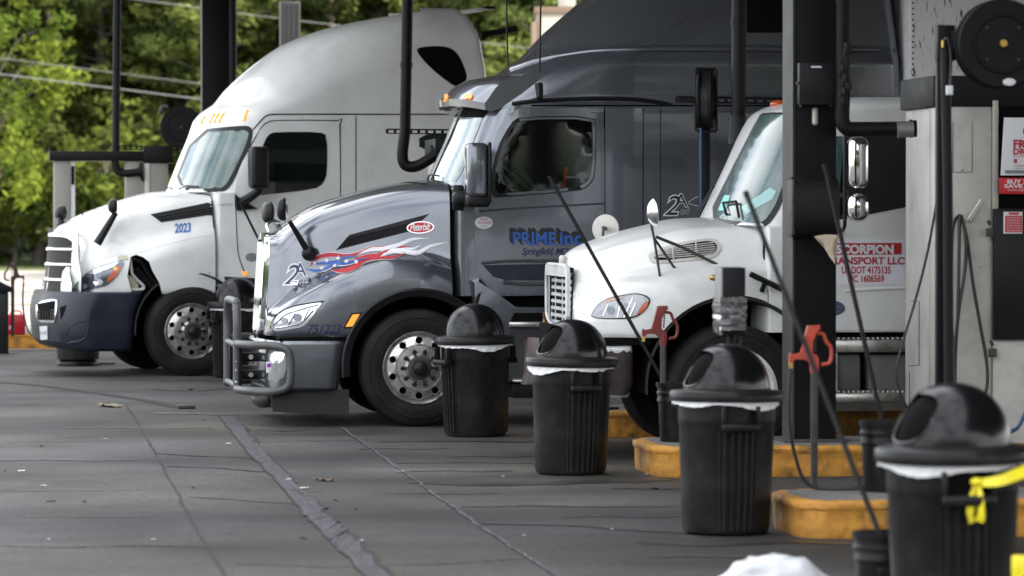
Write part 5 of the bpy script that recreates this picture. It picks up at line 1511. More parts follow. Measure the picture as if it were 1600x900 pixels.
    panel(T, db, [(1292, 494.5), (1321, 494.5), (1321, 516), (1292, 516)], 'notice', 'sign_white', dr, .004, .004, smooth=0, step=8)
    mb = MB(); text_px(T, db, 'CAB CARD', (1296, 477, 1316, 481), '', '', None, .007, mb=mb); text_px(T, db, 'OK', (1305, 484, 1312, 488), '', '', None, .007, mb=mb); mb.build('sticker_print', 'text_grey', st)
    mb = MB(); mb.tube([T.cast(cb, 1194.5, y)[0] for y in range(376, 440, 6)], .014, 6); mb.build('hood_gap', 'void', e)
    # door mirrors on a bracket
    mb = MB(); fr = [(1320, 196, 1.10), (1320, 205, 1.36), (1320, 330, 1.38), (1319, 356, 1.34), (1312, 362, 1.10)]
    mb.tube(spline([P(*p) for p in fr], 4), .014, 8); ma = mb.build('mirror_arm', 'black_plastic', e)
    for (x0, x1, y0, y1, nm) in ((1324, 1355, 214, 295, 'mirror'), (1323, 1356, 301, 347, 'convex_mirror')):
        a, b = P(x0, y1, 1.40), P(x1, y0, 1.40)
        mb = MB(); mb.box((a+b)/2, (abs(a.x-b.x), .20, b.z-a.z), .062 if nm == 'mirror' else .075, seg=5); mb.build(nm, 'chrome', e)
    # hood mirrors on stalks
    mb = MB(); s1, s2, s3 = P(1036, 463, 1.02), P(1022, 372, 1.02), P(1014, 334, 1.02)
    mb.tube([s1, s2, s3], .010, 8); mb.tube([s2, P(1054, 419, .93)], .010, 8); mb.tube([P(1025, 370, 1.0), P(1065, 386, .96), P(1122, 414, .97)], .012, 8); mb.tube([s3, P(1021, 331, 1.06)], .008, 6); mb.ell(s1, (.02, .02, .02)); mb.ell(P(1054, 421, .92), (.02, .02, .025))
    hm = mb.build('hood_mirror', 'pipe_grey', e)
    mb = MB(); c = P(1022, 333, 1.08); q = Vector((1, .10, -.1)).to_track_quat('Z', 'Y'); mb.lathe([(0, .05), (.05, .044), (.09, .02), (.108, 0), (.10, -.006), (0, -.008)], 28, c, q, cap=False); mb.build('mirror_head', 'chrome_worn', hm)
    mb = MB(); mb.tube([P(941, 384, -.50), P(943, 356, -.50)], .012, 8); mb.tube([P(943, 356, -.50), P(946, 357, -.58)], .016, 8); hm2 = mb.build('hood_mirror', 'pipe_grey', e)
    mb = MB(); c = P(946, 357, -.60); q = Vector((.55, 1, .05)).to_track_quat('Z', 'Y'); mb.lathe([(0, .012), (.06, .012), (.108, .004), (.112, -.004), (.10, -.03), (0, -.045)], 32, c, q, cap=False); mb.build('mirror_head', 'steel', hm2)
    mb = MB(); mb.ell(P(1118, 434, 1.12), (.05, .016, .025)); mb.build('side_marker', 'brass', e)
    mb = MB(); a, b = P(1172, 428, 1.14), P(1222, 452, 1.14); mb.tube([a, b], .022, 8); mb.tube([P(1196, 440, 1.14), P(1190, 455, 1.1)], .02, 6); mb.build('hood_latch', 'black_plastic', e)
    mb = MB()
    for py, px in ((161, 1217), (158, 1240)): mb = MB(); mb.ell(T.cast(cb, px, py+2)[0], (.07, .05, .035)); mb.build('marker_light', 'amber', e)
    # steps, boxes and frame
    mb = MB()
    for y0, y1 in ((530, 551), (613, 630)):
        a, b = S(1296, y1, 1.08), S(1480, y0, 1.08); mb.bx((a[0], .70, a[1]), (b[0], 1.08, b[1]), .012)
        for k in range(24): x = a[0] + (b[0]-a[0])*(k+.5)/24; mb.box((x, .95, b[1]+.008), (.012, .22, .014), rot=R(35))
    for px in (1300, 1306): a, b = S(px, 612, 1.06), S(px+3, 550, 1.06); mb.bx((a[0], .9, a[1]), (b[0], 1.05, b[1]))
    stp = mb.build('step', 'alu', e)
    M['tank_grey'] = mat('tank_grey', (.16, .16, .15), .55, .3, 0, .15, 5)
    mb = MB()
    for x0, x1 in ((1304, 1346), (1358, 1480)): mb = MB(); a, b = S(x0, 611, 1.02), S(x1, 553, 1.02); mb.bx((a[0], .6, a[1]), (b[0], 1.0, b[1]), .02); mb.build('battery_box', 'tank_grey', e)
    ch = MB(); ch.bx((X(1480), -1.0, .45), (X(1255), .58, zbot-.01)); ch.bx((X(1255), -.5, .45), (xn-.1, .5, 1.1)); ch.bx((xrr-2.5, -.42, .65), (X(1480), .42, .92)); ch.cyl((wx, -1, wz), (wx, 1, wz), .07, n=12); ch.bx((X(1255)-.01, -1.02, zbot-.12), (X(1480), 1.02, zbot-.005)); ch.build('chassis', 'void', e)  # frame and axle with added light-blocking black boxes
    make_wheel(e, wx, 1.14, wz, wz, .315, steel=True, nuts=True); make_wheel(e, wx, -1.14, wz, wz, .315, steel=True, sgn=-1)
    for sg in (1, -1): make_wheel(e, wx-3.9, sg*1.14, wz, wz, .315, steel=True, sgn=sg)
    return T, e
DT, DE = day_cab()
# ================================================================== pump islands
def lane_frame(g): return Frame(g, LANE, 0.0)
def rounded_plan(x0, x1, y0, y1, r, n=8):
    out = []
    for cx, cy, a0 in ((x1-r, y1-r, 0), (x0+r, y1-r, 90), (x0+r, y0+r, 180), (x1-r, y0+r, 270)):
        for k in range(n+1):
            a = R(a0 + 90*k/n); out.append((cx + r*math.cos(a), cy + r*math.sin(a)))
    return out
IH = .215
def island(px, py, length, depth, label, r=.22):
    "front near corner of the island at the pixel; x runs back along the lane"
    fr = lane_frame(gnd(px, py)); e = empty('pump_island', fr.O, fr.rot, label, 'island', 'raised yellow pump islands')
    rg_ = random.Random(int(px)); jit = lambda a: a
    mb = MB(); rows = []
    def loop(off, z):
        pts = rounded_plan(-length-off, off, -depth-off, off, r+max(off, -.1))
        pts2 = []
        for i, p in enumerate(pts):
            q = pts[(i+1) % len(pts)]; L = math.dist(p, q); m = max(1, int(L/.12))
            for k in range(m): pts2.append((p[0] + (q[0]-p[0])*k/m, p[1] + (q[1]-p[1])*k/m))
        return [Vector((x + rg_.uniform(-.004, .004), y + rg_.uniform(-.004, .004), z + (rg_.uniform(-.003, .003) if z > .05 else 0))) for x, y in pts2]
    def grid_same(specs):
        rws = [loop(*s) for s in specs]; m = min(len(r_) for r_ in rws); 
        return [[r_[int(i*len(r_)/m)] for i in range(m)] for r_ in rws]
    rows = grid_same([(-.012, 0), (-.004, .02), (0, .08), (0, IH-.055), (.012, IH-.045), (.014, IH-.022), (.004, IH-.006), (-.02, IH), (-.07, IH+.001)])
    mb.grid(rows, closed=True); mb.build('kerb', 'yellow_curb', e, 50)
    t = rounded_plan(-length+.068, -.068, -depth+.068, -.068, max(.05, r-.07)); mb = MB(); mb.prism(t, .02, IH+.002, plane='xy'); mb.build('slab', 'island_top', e)
    return fr, e
I1, _ = island(1250, 843, 9, .95, 'pump island with the bright red hydrant and a squeegee bucket on it')
I2, _ = island(1026, 747, 9, 1.15, 'pump island carrying the tall dispenser and the thick black column')
I3, _ = island(900, 684, 9, 1.1, 'pump island seen as a yellow patch behind the rusty bumper')
I5, _ = island(-60, 546, 12, 1.6, 'far pump island at the left with a red jug standing on it')
I4, _ = island(395, 593, 9, 1.1, 'pump island hidden behind the grey truck, beside the farthest bin')

# ================================================================== trash cans
def build_can():
    e = empty('trash_can', (0, 0, 0), 0, 'x', 'trash can', 'black dome-lidded trash cans along the islands')
    H = .79
    rb = lambda z: .252 + .028*z/H
    mb = MB()
    prof = [(.0, .004), (.22, .004), (.243, .012), (rb(.05), .05), (rb(.3), .3), (rb(.62), .62), (rb(.63)+.004, .635), (rb(.66)+.004, .66), (rb(.76)+.003, .775), (.292, .78), (.295, .80), (.27, .802), (.262, .77), (.22, .05)]
    mb.lathe(prof, 56, cap=False)
    for ph in (0, PI):
        for k in range(5):
            a = ph + R(-17 + 8.5*k)
            mb.tube([Vector(((rb(z)+.004)*math.cos(a), (rb(z)+.004)*math.sin(a), z)) for z in (.03, .3, .60)], .011, 8)
        for da in (-23, 23):
            a = ph + R(da); mb.tube([Vector(((rb(z)+.001)*math.cos(a), (rb(z)+.001)*math.sin(a), z)) for z in (.03, .3, .60)], .006, 6)
    body = mb.build('body', 'bin_plastic', e, 40)
    for ph in (0, PI):
        mb = MB(); d = Vector((math.cos(ph), math.sin(ph), 0)); s = Vector((-d.y, d.x, 0)); rot = Matrix.Rotation(ph, 4, 'Z')
        mb.box(d*.308 + Vector((0, 0, .618)), (.075, .225, .045), .012, rot)
        for q in (-1, 1): mb.box(d*.300 + s*q*.102 + Vector((0, 0, .68)), (.055, .022, .12), .008, rot)
        h = mb.build('handle', 'bin_plastic', body)
        mb = MB(); mb.box(d*.276 + Vector((0, 0, .69)), (.02, .18, .09), 0, rot); mb.build('handle_hole', 'void', h)
    # lid: rim and dome with an opening
    mb = MB()
    mb.lathe([(.318, .760), (.326, .762), (.330, .785), (.326, .812), (.315, .822), (.262, .826), (.25, .834), (.25, .822), (.308, .806), (.312, .785), (.310, .762)], 60, cap=False)
    lid = mb.build('lid', 'bin_plastic', e, 40)
    mb = MB(); out, inn = [], []
    for k in range(15):
        a = (PI/2)*k/14; out.append((.247*math.cos(a)**.92 if k < 14 else 0.0, .828 + .262*math.sin(a)**.95))
    inn = [(max(0.0, r_-.008), z-.006) for r_, z in out[::-1]]
    mb.lathe(out + inn[0:] + [], 64, cap=False)
    # close shell at the bottom
    dome = mb.build('dome', 'dome_plastic', lid, 50)
    bm = bmesh.new(); bm.from_mesh(dome.data); bmesh.ops.remove_doubles(bm, verts=bm.verts, dist=1e-5)
    bmesh.ops.holes_fill(bm, edges=[ed for ed in bm.edges if ed.is_boundary], sides=0); bmesh.ops.recalc_face_normals(bm, faces=bm.faces); bm.to_mesh(dome.data); bm.free()
    c = MB()
    ov = [(.175*math.cos(2*PI*k/28), .105*math.sin(2*PI*k/28)) for k in range(28)]
    ov = [(math.copysign(abs(a/.175)**.75, a)*.150, math.copysign(abs(b/.105)**.7, b)*.104 - .004) for a, b in ov]
    c.grid([[Vector((.06, a, .950 + b)) for a, b in ov], [Vector((.5, a, .950 + b)) for a, b in ov]], closed=True, cap0=True, cap1=True)
    cut = c.build('cutter', 'void')
    bool_cut(dome, cut)
    mb = MB(); rim = []
    db = bvh_of(dome)
    for a, b in ov:
        v = Vector((0, a, .950 + b)); rr = .247
        f = max(0, 1 - ((v.z-.828)/.262)**2)
        x = math.sqrt(max(.0005, (rr*f**.5)**2 - a*a)) if (rr*rr*f - a*a) > 0 else .03
        rim.append(Vector((x-.002, a, v.z)))
    mb.tube(rim, .007, 6, closed=True); mb.build('opening_rim', 'dome_plastic', lid)
    mb = MB(); q = []
    mb.lathe([(.226*math.cos(PI/2*k/12)**.92 if k < 12 else 0.0, .83 + .235*math.sin(PI/2*k/12)**.95) for k in range(13)], 40, cap=False); mb.build('flap', 'void', lid)  # matte black dome added inside so the lid opening stays dark
    # liner
    rg_ = random.Random(4); offs = [rg_.uniform(0, 1) for _ in range(90)]
    rows = []
    low = [.742 - .030*max(0, math.sin(2*PI*k/90*2 + .6))**2 + .008*math.sin(2*PI*k/90*5 + 1) + rg_.uniform(-.003, .003) for k in range(90)]
    for j, t in enumerate((0, .33, .66, 1)):
        rows.append([Vector(((.300 + .006*t + .004*math.sin(k*1.7 + j) + .003*offs[k])*math.cos(2*PI*k/90), (.300 + .006*t + .004*math.sin(k*1.7 + j) + .003*offs[k])*math.sin(2*PI*k/90), .775 + (low[k]-.775)*t)) for k in range(90)])
    mb = MB(); mb.grid(rows, closed=True)
    mb.grid([[v*1.0 for v in rows[-1]], [Vector((v.x*.985, v.y*.985, v.z+.004)) for v in rows[-1]], [Vector((v.x*.985, v.y*.985, v.z)) for v in rows[0]]], closed=True)
    mb.build('bin_liner', 'liner', e, 60)
    return e
CAN = build_can()
cans = [(1490, 1004, 1.02, 58, 118, 'nearest trash can, with yellow caution tape tied to its handle'),
        (1134, 837, 1.0, 62, 172, 'trash can in front of the post-mounted card reader, its dome over the white wheel'),
        (891, 744, 1.0, 66, 168, 'trash can just left of the rusty bumper corner, opening towards the left'),
        (744, 685, 1.0, 70, 200, 'trash can hiding part of the grey truck front wheel'),
        (371, 594, 1.02, 66, 185, 'farthest trash can, between the white sleeper truck wheel and the grille guard')]
def can_turn(e, body_deg, lid_deg):
    for c in e.children:
        n = c.name.split('.')[0]
        c.rotation_euler = (0, 0, R(body_deg if n == 'body' else lid_deg))
CANS = []
for i, (px, py, sc, bd, ld, lab) in enumerate(cans):
    o = CAN if i == 0 else dup(CAN)
    o.location = gnd(px, py - 4); o.scale = (sc, sc, sc); o['label'] = lab; CANS.append(o)
# body turn: where the handle faces; lid turn: where the opening faces (degrees in world axes)
for i, (o, (b, l)) in enumerate(zip(CANS, ((-84, 199), (-78, 196), (-72, 201), (-150, 95), (-150, 100)))):
    can_turn(o, b, l)
    for c in o.children:
        if c.name.startswith('bin_liner'): c.rotation_euler = (R(rnd.uniform(-1, 1)), R(rnd.uniform(-1, 1)), R(40 + 73*i))
    o.rotation_euler = (R((.8, -.9, .5, .7, 0)[i]), R((-.6, .4, .9, -.8, 0)[i]), 0)

# caution tape on the nearest can
def tape():
    c = CANS[0].location; D = c.y - .31
    mb = MB()
    def rib(pts, w0, w1, tw=0):
        P = spline([at(a, b, D + d) for a, b, d in pts], 6); A, B = [], []
        for i, p in enumerate(P):
            t = i/(len(P)-1); d = (P[min(i+1, len(P)-1)] - P[max(i-1, 0)]).normalized()
            s = d.cross(Vector((0, 1, 0))).normalized(); ang = tw*t + .35*math.sin(t*9)
            s = (s*math.cos(ang) + Vector((0, 1, 0))*math.sin(ang)); w = (w0 + (w1-w0)*t)/2
            A.append(p + s*w); B.append(p - s*w)
        off = Vector((0, .002, 0))
        mb.grid([A, B]); mb.grid([[v + off for v in A], [v + off for v in B]])
    rib([(1519, 754, 0), (1535, 754, -.02), (1562, 751, -.03), (1590, 741, .0), (1640, 722, .1), (1720, 690, .3)], .035, .06, .9)
    rib([(1527, 752, -.01), (1519, 775, -.03), (1516, 800, -.03), (1519, 817, -.02)], .02, .04, .5)
    rib([(1527, 752, -.012), (1532, 778, -.04), (1533, 805, -.04), (1529, 815, -.03)], .02, .04, -.5)
    mb.ell(at(1526, 753, D-.02), (.028, .02, .018))
    return tag(mb.build('caution_tape', 'tape'), 'yellow caution tape knotted to the handle of the nearest trash can', 'tape')
tape()
def rib_flat():
    pass
tag((lambda mb: mb.build('tape_scrap', 'tape'))(MB().box(at(1594, 892, 15.9), (.07, .05, .13), .01)), 'yellow tape end hanging low at the right of the nearest trash can', 'tape')

# ================================================================== hydrants, squeegees, buckets
def hydrant(px, py, zb, label, red, tall=1.0, hose=True, flip=1):
    g = gnd(px, py, zb); fr = lane_frame(g); e = empty('yard_hydrant', fr.O, fr.rot, label, 'hydrant', 'red yard hydrants on the islands')
    k = 1/(222*4.0)                        # metres per 4x-zoom pixel of the hydrant traced in the photograph
    Zt = .965
    f = lambda a, b: ((338 - a)*k*flip, Zt - (b-198)*k)
    head = [(300, 200), (366, 198), (368, 222), (342, 234), (328, 285), (320, 335), (326, 356), (346, 350), (360, 372), (360, 445), (318, 448), (318, 395), (290, 372), (238, 370), (224, 376), (222, 392), (205, 392), (203, 362), (206, 340), (212, 352), (230, 350), (268, 348), (280, 310), (286, 260)]
    mb = MB(); mb.prism([f(a, b) for a, b in head], -.020, .020, bev=.006)
    mb.tube(spline([Vector((f(a, b)[0], d, f(a, b)[1])) for a, b, d in ((346, 240, 0), (385, 246, 0), (402, 285, 0), (424, 312, 0), (430, 355, 0), (418, 396, 0), (375, 406, 0))], 5), .011, 8)
    mb.cyl((f(338, 440)[0], 0, f(338, 448)[1]), (f(338, 440)[0], 0, f(338, 370)[1]), .024, n=12)
    hd_ = mb.build('head', red, e, 40)
    mb = MB()
    for q in range(6): a = f(347 - 1*q, 244 + 17*q); mb.ell((a[0], .0, a[1]), (.006, .018, .009))
    mb.build('chain', 'iron', hd_)
    mb = MB(); a = f(213, 392); mb.cyl((a[0], 0, a[1]+.005), (a[0], 0, a[1]-.035), .012, n=8); mb.build('spout', 'brass', e)
    mb = MB(); mb.cyl((f(338, 0)[0], 0, 0), (f(338, 0)[0], 0, f(0, 440)[1]), .022*tall, n=12); mb.build('standpipe', 'pipe_grey', e)
    if hose:
        a = f(213, 430); mb = MB(); mb.tube(spline([(a[0], 0, a[1]+.005), (a[0]+.01, .01, .45), (a[0]-.02, .03, .2), (a[0]-.10, .10, .025), (a[0]-.35, .2, .015), (a[0]-.6, .12, .015)], 6), .011, 8); mb.build('hose', 'hose', e)
    return e
M['rust_dark'] = mat('rust_dark', (.05, .018, .014), .6, 0, 0, .3, 20)
hydrant(1036, 690, IH, 'dark red yard hydrant in front of the day cab truck headlight', 'red_paint', hose=False)
hydrant(1272, 764, IH, 'bright red yard hydrant in front of the thick black column', 'red_bright')
hydrant(877, 640, IH, 'red yard hydrant half hidden behind the grille of the day cab truck', 'red_paint')
hydrant(20, 526, IH, 'small distant red yard hydrant beside the red jug at the left', 'rust_dark', flip=-1)

def bucket(px, py, zb, rod, label, lab2, h=.40, r=.135, rodr=.014, cat='bucket'):
    g = gnd(px, py, zb); fr = lane_frame(g); e = empty('squeegee_bucket', fr.O, fr.rot, label, cat, 'black squeegee buckets')
    mb = MB(); prof = [(0, .0), (r*.82, 0), (r*.84, .01), (r*.93, h*.66), (r*1.0, h*.68), (r*1.0, h*.72), (r*.97, h*.74), (r*.97, h*.79), (r*1.03, h*.80), (r*1.03, h*.84), (r*.98, h*.86), (r*.98, h*.92), (r*1.05, h*.93), (r*1.06, h), (r*.98, h), (r*.9, h*.5), (0, h*.45)]
    mb.lathe(prof, 32, cap=False); mb.build('tub', 'bin_plastic', e)
    (x0, y0), (x1, y1), dD = rod
    D0 = fr.O.y; a = at(x0, y0, D0); b = at(x1, y1, D0 + dD)
    low = a + (a-b).normalized()*.22
    s = MB(); s.tube([low, a, a.lerp(b, .5), b], rodr, 8); s.tube([b, b + (b-a).normalized()*.03], rodr*1.15, 8)
    o = s.build('squeegee', ['pipe_grey' if rodr > .0145 else 'black_metal']); tag(o, lab2, 'squeegee', 'long-handled squeegees standing in buckets')
    m2 = MB(); m2.box(low, (.16, .03, .05), .008, LANE); m2.build('scrubber', 'black_plastic', o)
bucket(1380, 768, IH, ((1376, 648), (1290, 264), .3), 'black squeegee bucket standing on the kerb island beside the nearest trash can', 'squeegee whose grey handle leans up past the torn paper on the column', h=.415)
bucket(1380, 968, 0, ((1372, 829), (1168, 308), .9), 'black squeegee bucket on the ground at the bottom, half behind the nearest trash can', 'thick grey squeegee handle slanting across the bright red hydrant', h=.40, rodr=.0125)
bucket(1056, 690, IH, ((1043, 607), (861, 281), .4), 'ribbed bucket behind the trash can with the white wheel above it', 'thin black squeegee handle crossing the day cab truck grille and headlight', h=.42)
bucket(500, 605, IH*.0, ((487, 540), (378, 322), .3), 'squeegee bucket standing out of sight behind the grey truck bumper', 'dark squeegee handle showing in front of the white truck door', h=.40)

# red jug, rubber base, dark stand at the left
fr = lane_frame(gnd(24, 523, IH)); e = empty('jug_crate', fr.O, fr.rot, 'small red box-shaped jug standing on the far yellow island', 'jug')
mb = MB(); mb.box((0, 0, .135), (.26, .22, .27), .02); mb.build('body', 'red_plastic', e); mb = MB(); mb.tube(spline([(-.08, 0, .265), (-.06, 0, .31), (.04, 0, .31), (.07, 0, .265)], 4), .012, 6); mb.build('handle', 'red_plastic', e); mb = MB(); mb.box((.05, .112, .10), (.06, .004, .05)); mb.build('label_patch', 'sign_white', e)
fr = lane_frame(gnd(122, 571)); e = empty('sign_base', fr.O, fr.rot, 'squat round black rubber base under the white truck bumper', 'base')
mb = MB(); mb.lathe([(0, 0), (.24, 0), (.245, .03), (.23, .045), (.20, .06), (.225, .075), (.25, .08), (.255, .20), (.24, .235), (.20, .24), (0, .24)], 40, cap=False); mb.build('body', 'rubber', e)
mb = MB(); mb.lathe([(.20, .062), (.245, .05), (.255, .02), (.25, .0)], 40, cap=False); mb.box((-.33, .0, .02), (.22, .03, .02)); mb.build('foot', 'black_plastic', e)
fr = lane_frame(gnd(-6, 552)); e = empty('waste_stand', fr.O, fr.rot, 'edge of a black stand with a sloped lid at the far left', 'stand')
mb = MB(); mb.box((0, 0, .40), (.32, .4, .80), .02); mb.build('body', 'black_plastic', e); mb = MB(); mb.prism([(-.20, .80), (-.20, .86), (-.02, .95), (.10, .95), (.20, .86), (.20, .80)], -.24, .24, bev=.01); mb.build('lid', 'black_metal', e)

# ================================================================== columns, pipes, boxes on them
def column(px, D, w, d, z0, label, mate='black_column', flange=True):
    fr = lane_frame(gd(px, D, z0)); e = empty('canopy_column', fr.O, fr.rot, label, 'column', 'steel columns holding the canopy')
    h = 5.34 - z0
    mb = MB(); mb.bx((-w/2, -d/2, 0), (w/2 - .004, d/2, h), .006); mb.build('shaft', mate, e)
    if flange:
        mb = MB(); mb.bx((w/2 - .003, -d/2 - .01, 0), (w/2 + .012, d/2 + .008, h)); mb.build('flange', 'flange_grey', e)
        mb = MB(); mb.box((0, 0, .012), (w+.16, d+.14, .024), .004); mb.build('base_plate', 'pipe_grey', e)
    return fr, e
M['flange_grey'] = mat('flange_grey', (.022, .023, .022), .5, .1, 0, .1, 4)
C3, C3e = column(1266, 27.3, .305, .34, IH, 'thick black canopy column in front of the day cab truck', flange=True)
C1, C1e = column(337, 52.6, .36, .34, IH, 'far black canopy column rising behind the white truck windshield')
fr, e = column(453, 64, .33, .3, 0, 'farthest ribbed grey canopy column above the white truck roof', 'flange_grey', False)
mb = MB()
for k in range(4): mb.bx((-.145 + .08*k, .151, 0), (-.105 + .08*k, .17, 5.3))
mb.build('rib', 'black_matte', e)

def pipe(px_pts, D, r, label, cat='pipe', flange=None, name='drain_pipe', mate='black_metal', insul=None):
    P = [at(a, b, D + d) for a, b, d in px_pts]
    base = P[-1].copy()
    mb = MB(); e = empty(name, (P[-1].x, P[-1].y, 0), 0, label, cat, 'black pipes coming down from the canopy')
    L = [p - e.location for p in P]
    mb.tube(L[:2] + spline(L[1:], 5)[1:], r, 16); mb.build('tube', mate, e)
    mb = MB()
    for i in range(1, len(L)-1):
        pass
    if flange: 
        a, b = L[-1], L[-2]; d = (a-b).normalized(); mb.cyl(a - d*.03, a, flange, n=20); mb.cyl(a - d*.05, a - d*.03, r*1.25, n=18)
    if flange: mb.build('pipe_flange', mate, e)
    else: mb.bm.free()
    for t in (.35, .75): mb = MB(); q = L[0].lerp(L[1], t); mb.cyl(q, q + Vector((0, 0, .05)), r*1.14, n=16); mb.build('coupling', mate, e)
    return e
topy = lambda D: 450 - 0  # unused
def top_px(px, D, z=5.3):
    s = FPX/D; return (px, 330 - (z-1.85)*s, 0)
pipe([top_px(184, 51.9), (181, 225, 0), (180, 252, 0), (184, 267, 0), (196, 271, 0), (223, 268, 0)], 51.9, .052, 'thin black pipe with an elbow at the far left', flange=.12)
pipe([top_px(640, 39.5), (633, 205, 0), (629, 235, 0), (630, 252, 0), (638, 260, 0), (655, 258, 0), (684, 240, .0)], 39.5, .058, 'black pipe with an elbow ending beside the grey truck windshield', flange=.11)
pipe([top_px(1156, 30.9), (1154, 165, 0), (1153, 185, 0), (1153, 205, 0), (1157, 216, 0), (1172, 222, 0), (1260, 222, 0)], 30.9, .058, 'ribbed black pipe in front of the grey sleeper side')
mb = MB(); mb.tube([at(1152, 181, 30.85), at(1152, 225, 30.85)], .075, 14); o = mb.build('pipe_sleeve', 'black_plastic'); tag(o, 'thicker black sleeve around the lower end of the ribbed pipe', 'sleeve')
pipe([top_px(1318, 27.0), (1317, 150, 0), (1316, 175, 0), (1317, 192, 0), (1325, 201, 0), (1345, 202, 0), (1432, 201, 0)], 27.0, .052, 'black pipe with a scuffed horizontal arm into the tall dispenser', flange=.06)
mb = MB(); mb.tube([at(1402, 203, 26.95), at(1427, 202, 26.95)], .056, 14); o = mb.build('worn_patch', 'grey_steel'); tag(o, 'bare worn metal sleeve on the horizontal pipe arm beside the dispenser', 'sleeve')
mb = MB(); mb.tube([at(1316, -100, 27.02), at(1317, 70, 27.02), at(1319, 78, 27.02)], .045, 10)
for k in range(14): mb.box(at(1318 + rnd.uniform(-4, 8), 72 + k*7, 26.96), (.04 + rnd.uniform(0, .03), .03, .05), .008, rnd.uniform(0, 1))
tag(mb.build('pipe_wrap', 'black_matte'), 'torn black foam wrap on the pipe beside the thick column', 'wrap')
pipe([top_px(363, 52.3), (364, 60, 0), (364, 300, 0)], 52.3, .05, 'black pipe running down just beside the far column')

def strut(x0, y0, x1, y1, D, label):
    a, b = at(x0, y0, D), at(x1, y1, D); d = b-a; n = int(d.length/.075)
    mb = MB(); up = Vector((0, 0, .021))
    for s in (1, -1): mb.tube([a + up*s, b + up*s], .006, 4)
    for k in range(n+1): p = a.lerp(b, k/n); mb.box(p, (.030, .006, .042), 0, Matrix.Rotation(0, 4, 'Z'))
    mb.tube([a + Vector((0, .03, .02)), b + Vector((0, .03, .02))], .008, 4)
    return tag(mb.build('strut_channel', 'black_metal'), label, 'strut', 'perforated steel struts')
strut(605, 205, 716, 206, 39.6, 'perforated black strut in front of the white truck sleeper')
strut(1058, 155, 1226, 158, 31.1, 'perforated black strut carrying the edge-on hose reel')
strut(160, 230, 330, 232, 52.2, 'perforated black strut below the far round hose reel')

# on the thick column
def on_column():
    fr = C3; S = lambda px, py, y=.18: fr.P(px, py, y)
    mb = MB(); a, b = S(1244, 164), S(1301, 99); mb.box((a+b)/2 + Vector((0, .05, 0)), (abs(a.x-b.x), .11, b.z-a.z), .008)
    e = empty('junction_box', fr.M @ ((a+b)/2), fr.rot, 'dark junction box with a white tag strip on the thick column', 'box')
    M2 = Matrix.Translation(-(a+b)/2)
    for v in mb.bm.verts: v.co = M2 @ v.co
    mb.build('housing', 'box_grey', e)
    mb = MB(); c = S(1275.5, 104.5, .286) - (a+b)/2; mb.box(c, (.075, .004, .013)); mb.build('tag', 'sign_white', e)
    mb = MB()
    for px, py in ((1251, 100), (1288, 100), (1297, 164), (1251, 165), (1246, 130)): mb.box(S(px, py, .25) - (a+b)/2, (.012, .05, .018), .002)
    mb.build('clip', 'pipe_grey', e)
    mb = MB(); a, b = S(1273, 196), S(1273, 168); q = fr.M; mb.tube([q @ (a + Vector((0, .01, .02))), q @ (b + Vector((0, .01, -.02)))], .022, 12); mb.ell(q @ (a + Vector((0, .01, .02))), (.022, .022, .022)); mb.ell(q @ (b + Vector((0, .01, -.02))), (.022, .022, .022))
    tag(mb.build('tag_light', 'steel_light'), 'small pale capsule-shaped lamp under the junction box on the column', 'lamp')
    # towel dispenser with torn paper
    a, b = S(1231, 371), S(1301, 277); c = (a+b)/2; ctr = fr.M @ c
    e = empty('towel_dispenser', ctr, fr.rot, 'rounded black towel dispenser with torn paper on the thick column', 'dispenser')
    w = abs(a.x-b.x); hgt = b.z-a.z
    prof = [(-.0, -hgt/2), (.10, -hgt/2), (.20, -hgt/2+.03), (.235, -hgt/2+.10), (.235, hgt/2-.10), (.20, hgt/2-.03), (.10, hgt/2), (0, hgt/2)]
    mb = MB(); prof = chaikin(prof, 2, closed=False)
    mb.grid([[Vector((x, y, z)) for y, z in prof] for x in (-w/2, -w/2+.012, w/2-.012, w/2)], cap0=True, cap1=True); mb.build('housing', 'black_plastic', e, 40)
    mb = MB(); mb.box((w/2 + .006, .12, 0), (.022, .20, hgt*.92), .008); mb.build('end_cap', 'pipe_grey', e)
    pp = [(1262, 369), (1280, 366), (1300, 367), (1294, 374), (1291, 384), (1292, 398), (1295, 412), (1286, 400), (1279, 388), (1277, 378), (1268, 373)]
    mb = MB(); mb.prism([((S(px, py).x - c.x), (S(px, py).z - c.z)) for px, py in pp], .205, .209); mb.build('paper', 'paper', e)
M['box_grey'] = mat('box_grey', (.012, .0125, .014), .45, 0, 0, .25, 8, dirt=(.05, .05, .05), dirt_amt=.3, spec=.25)
on_column()

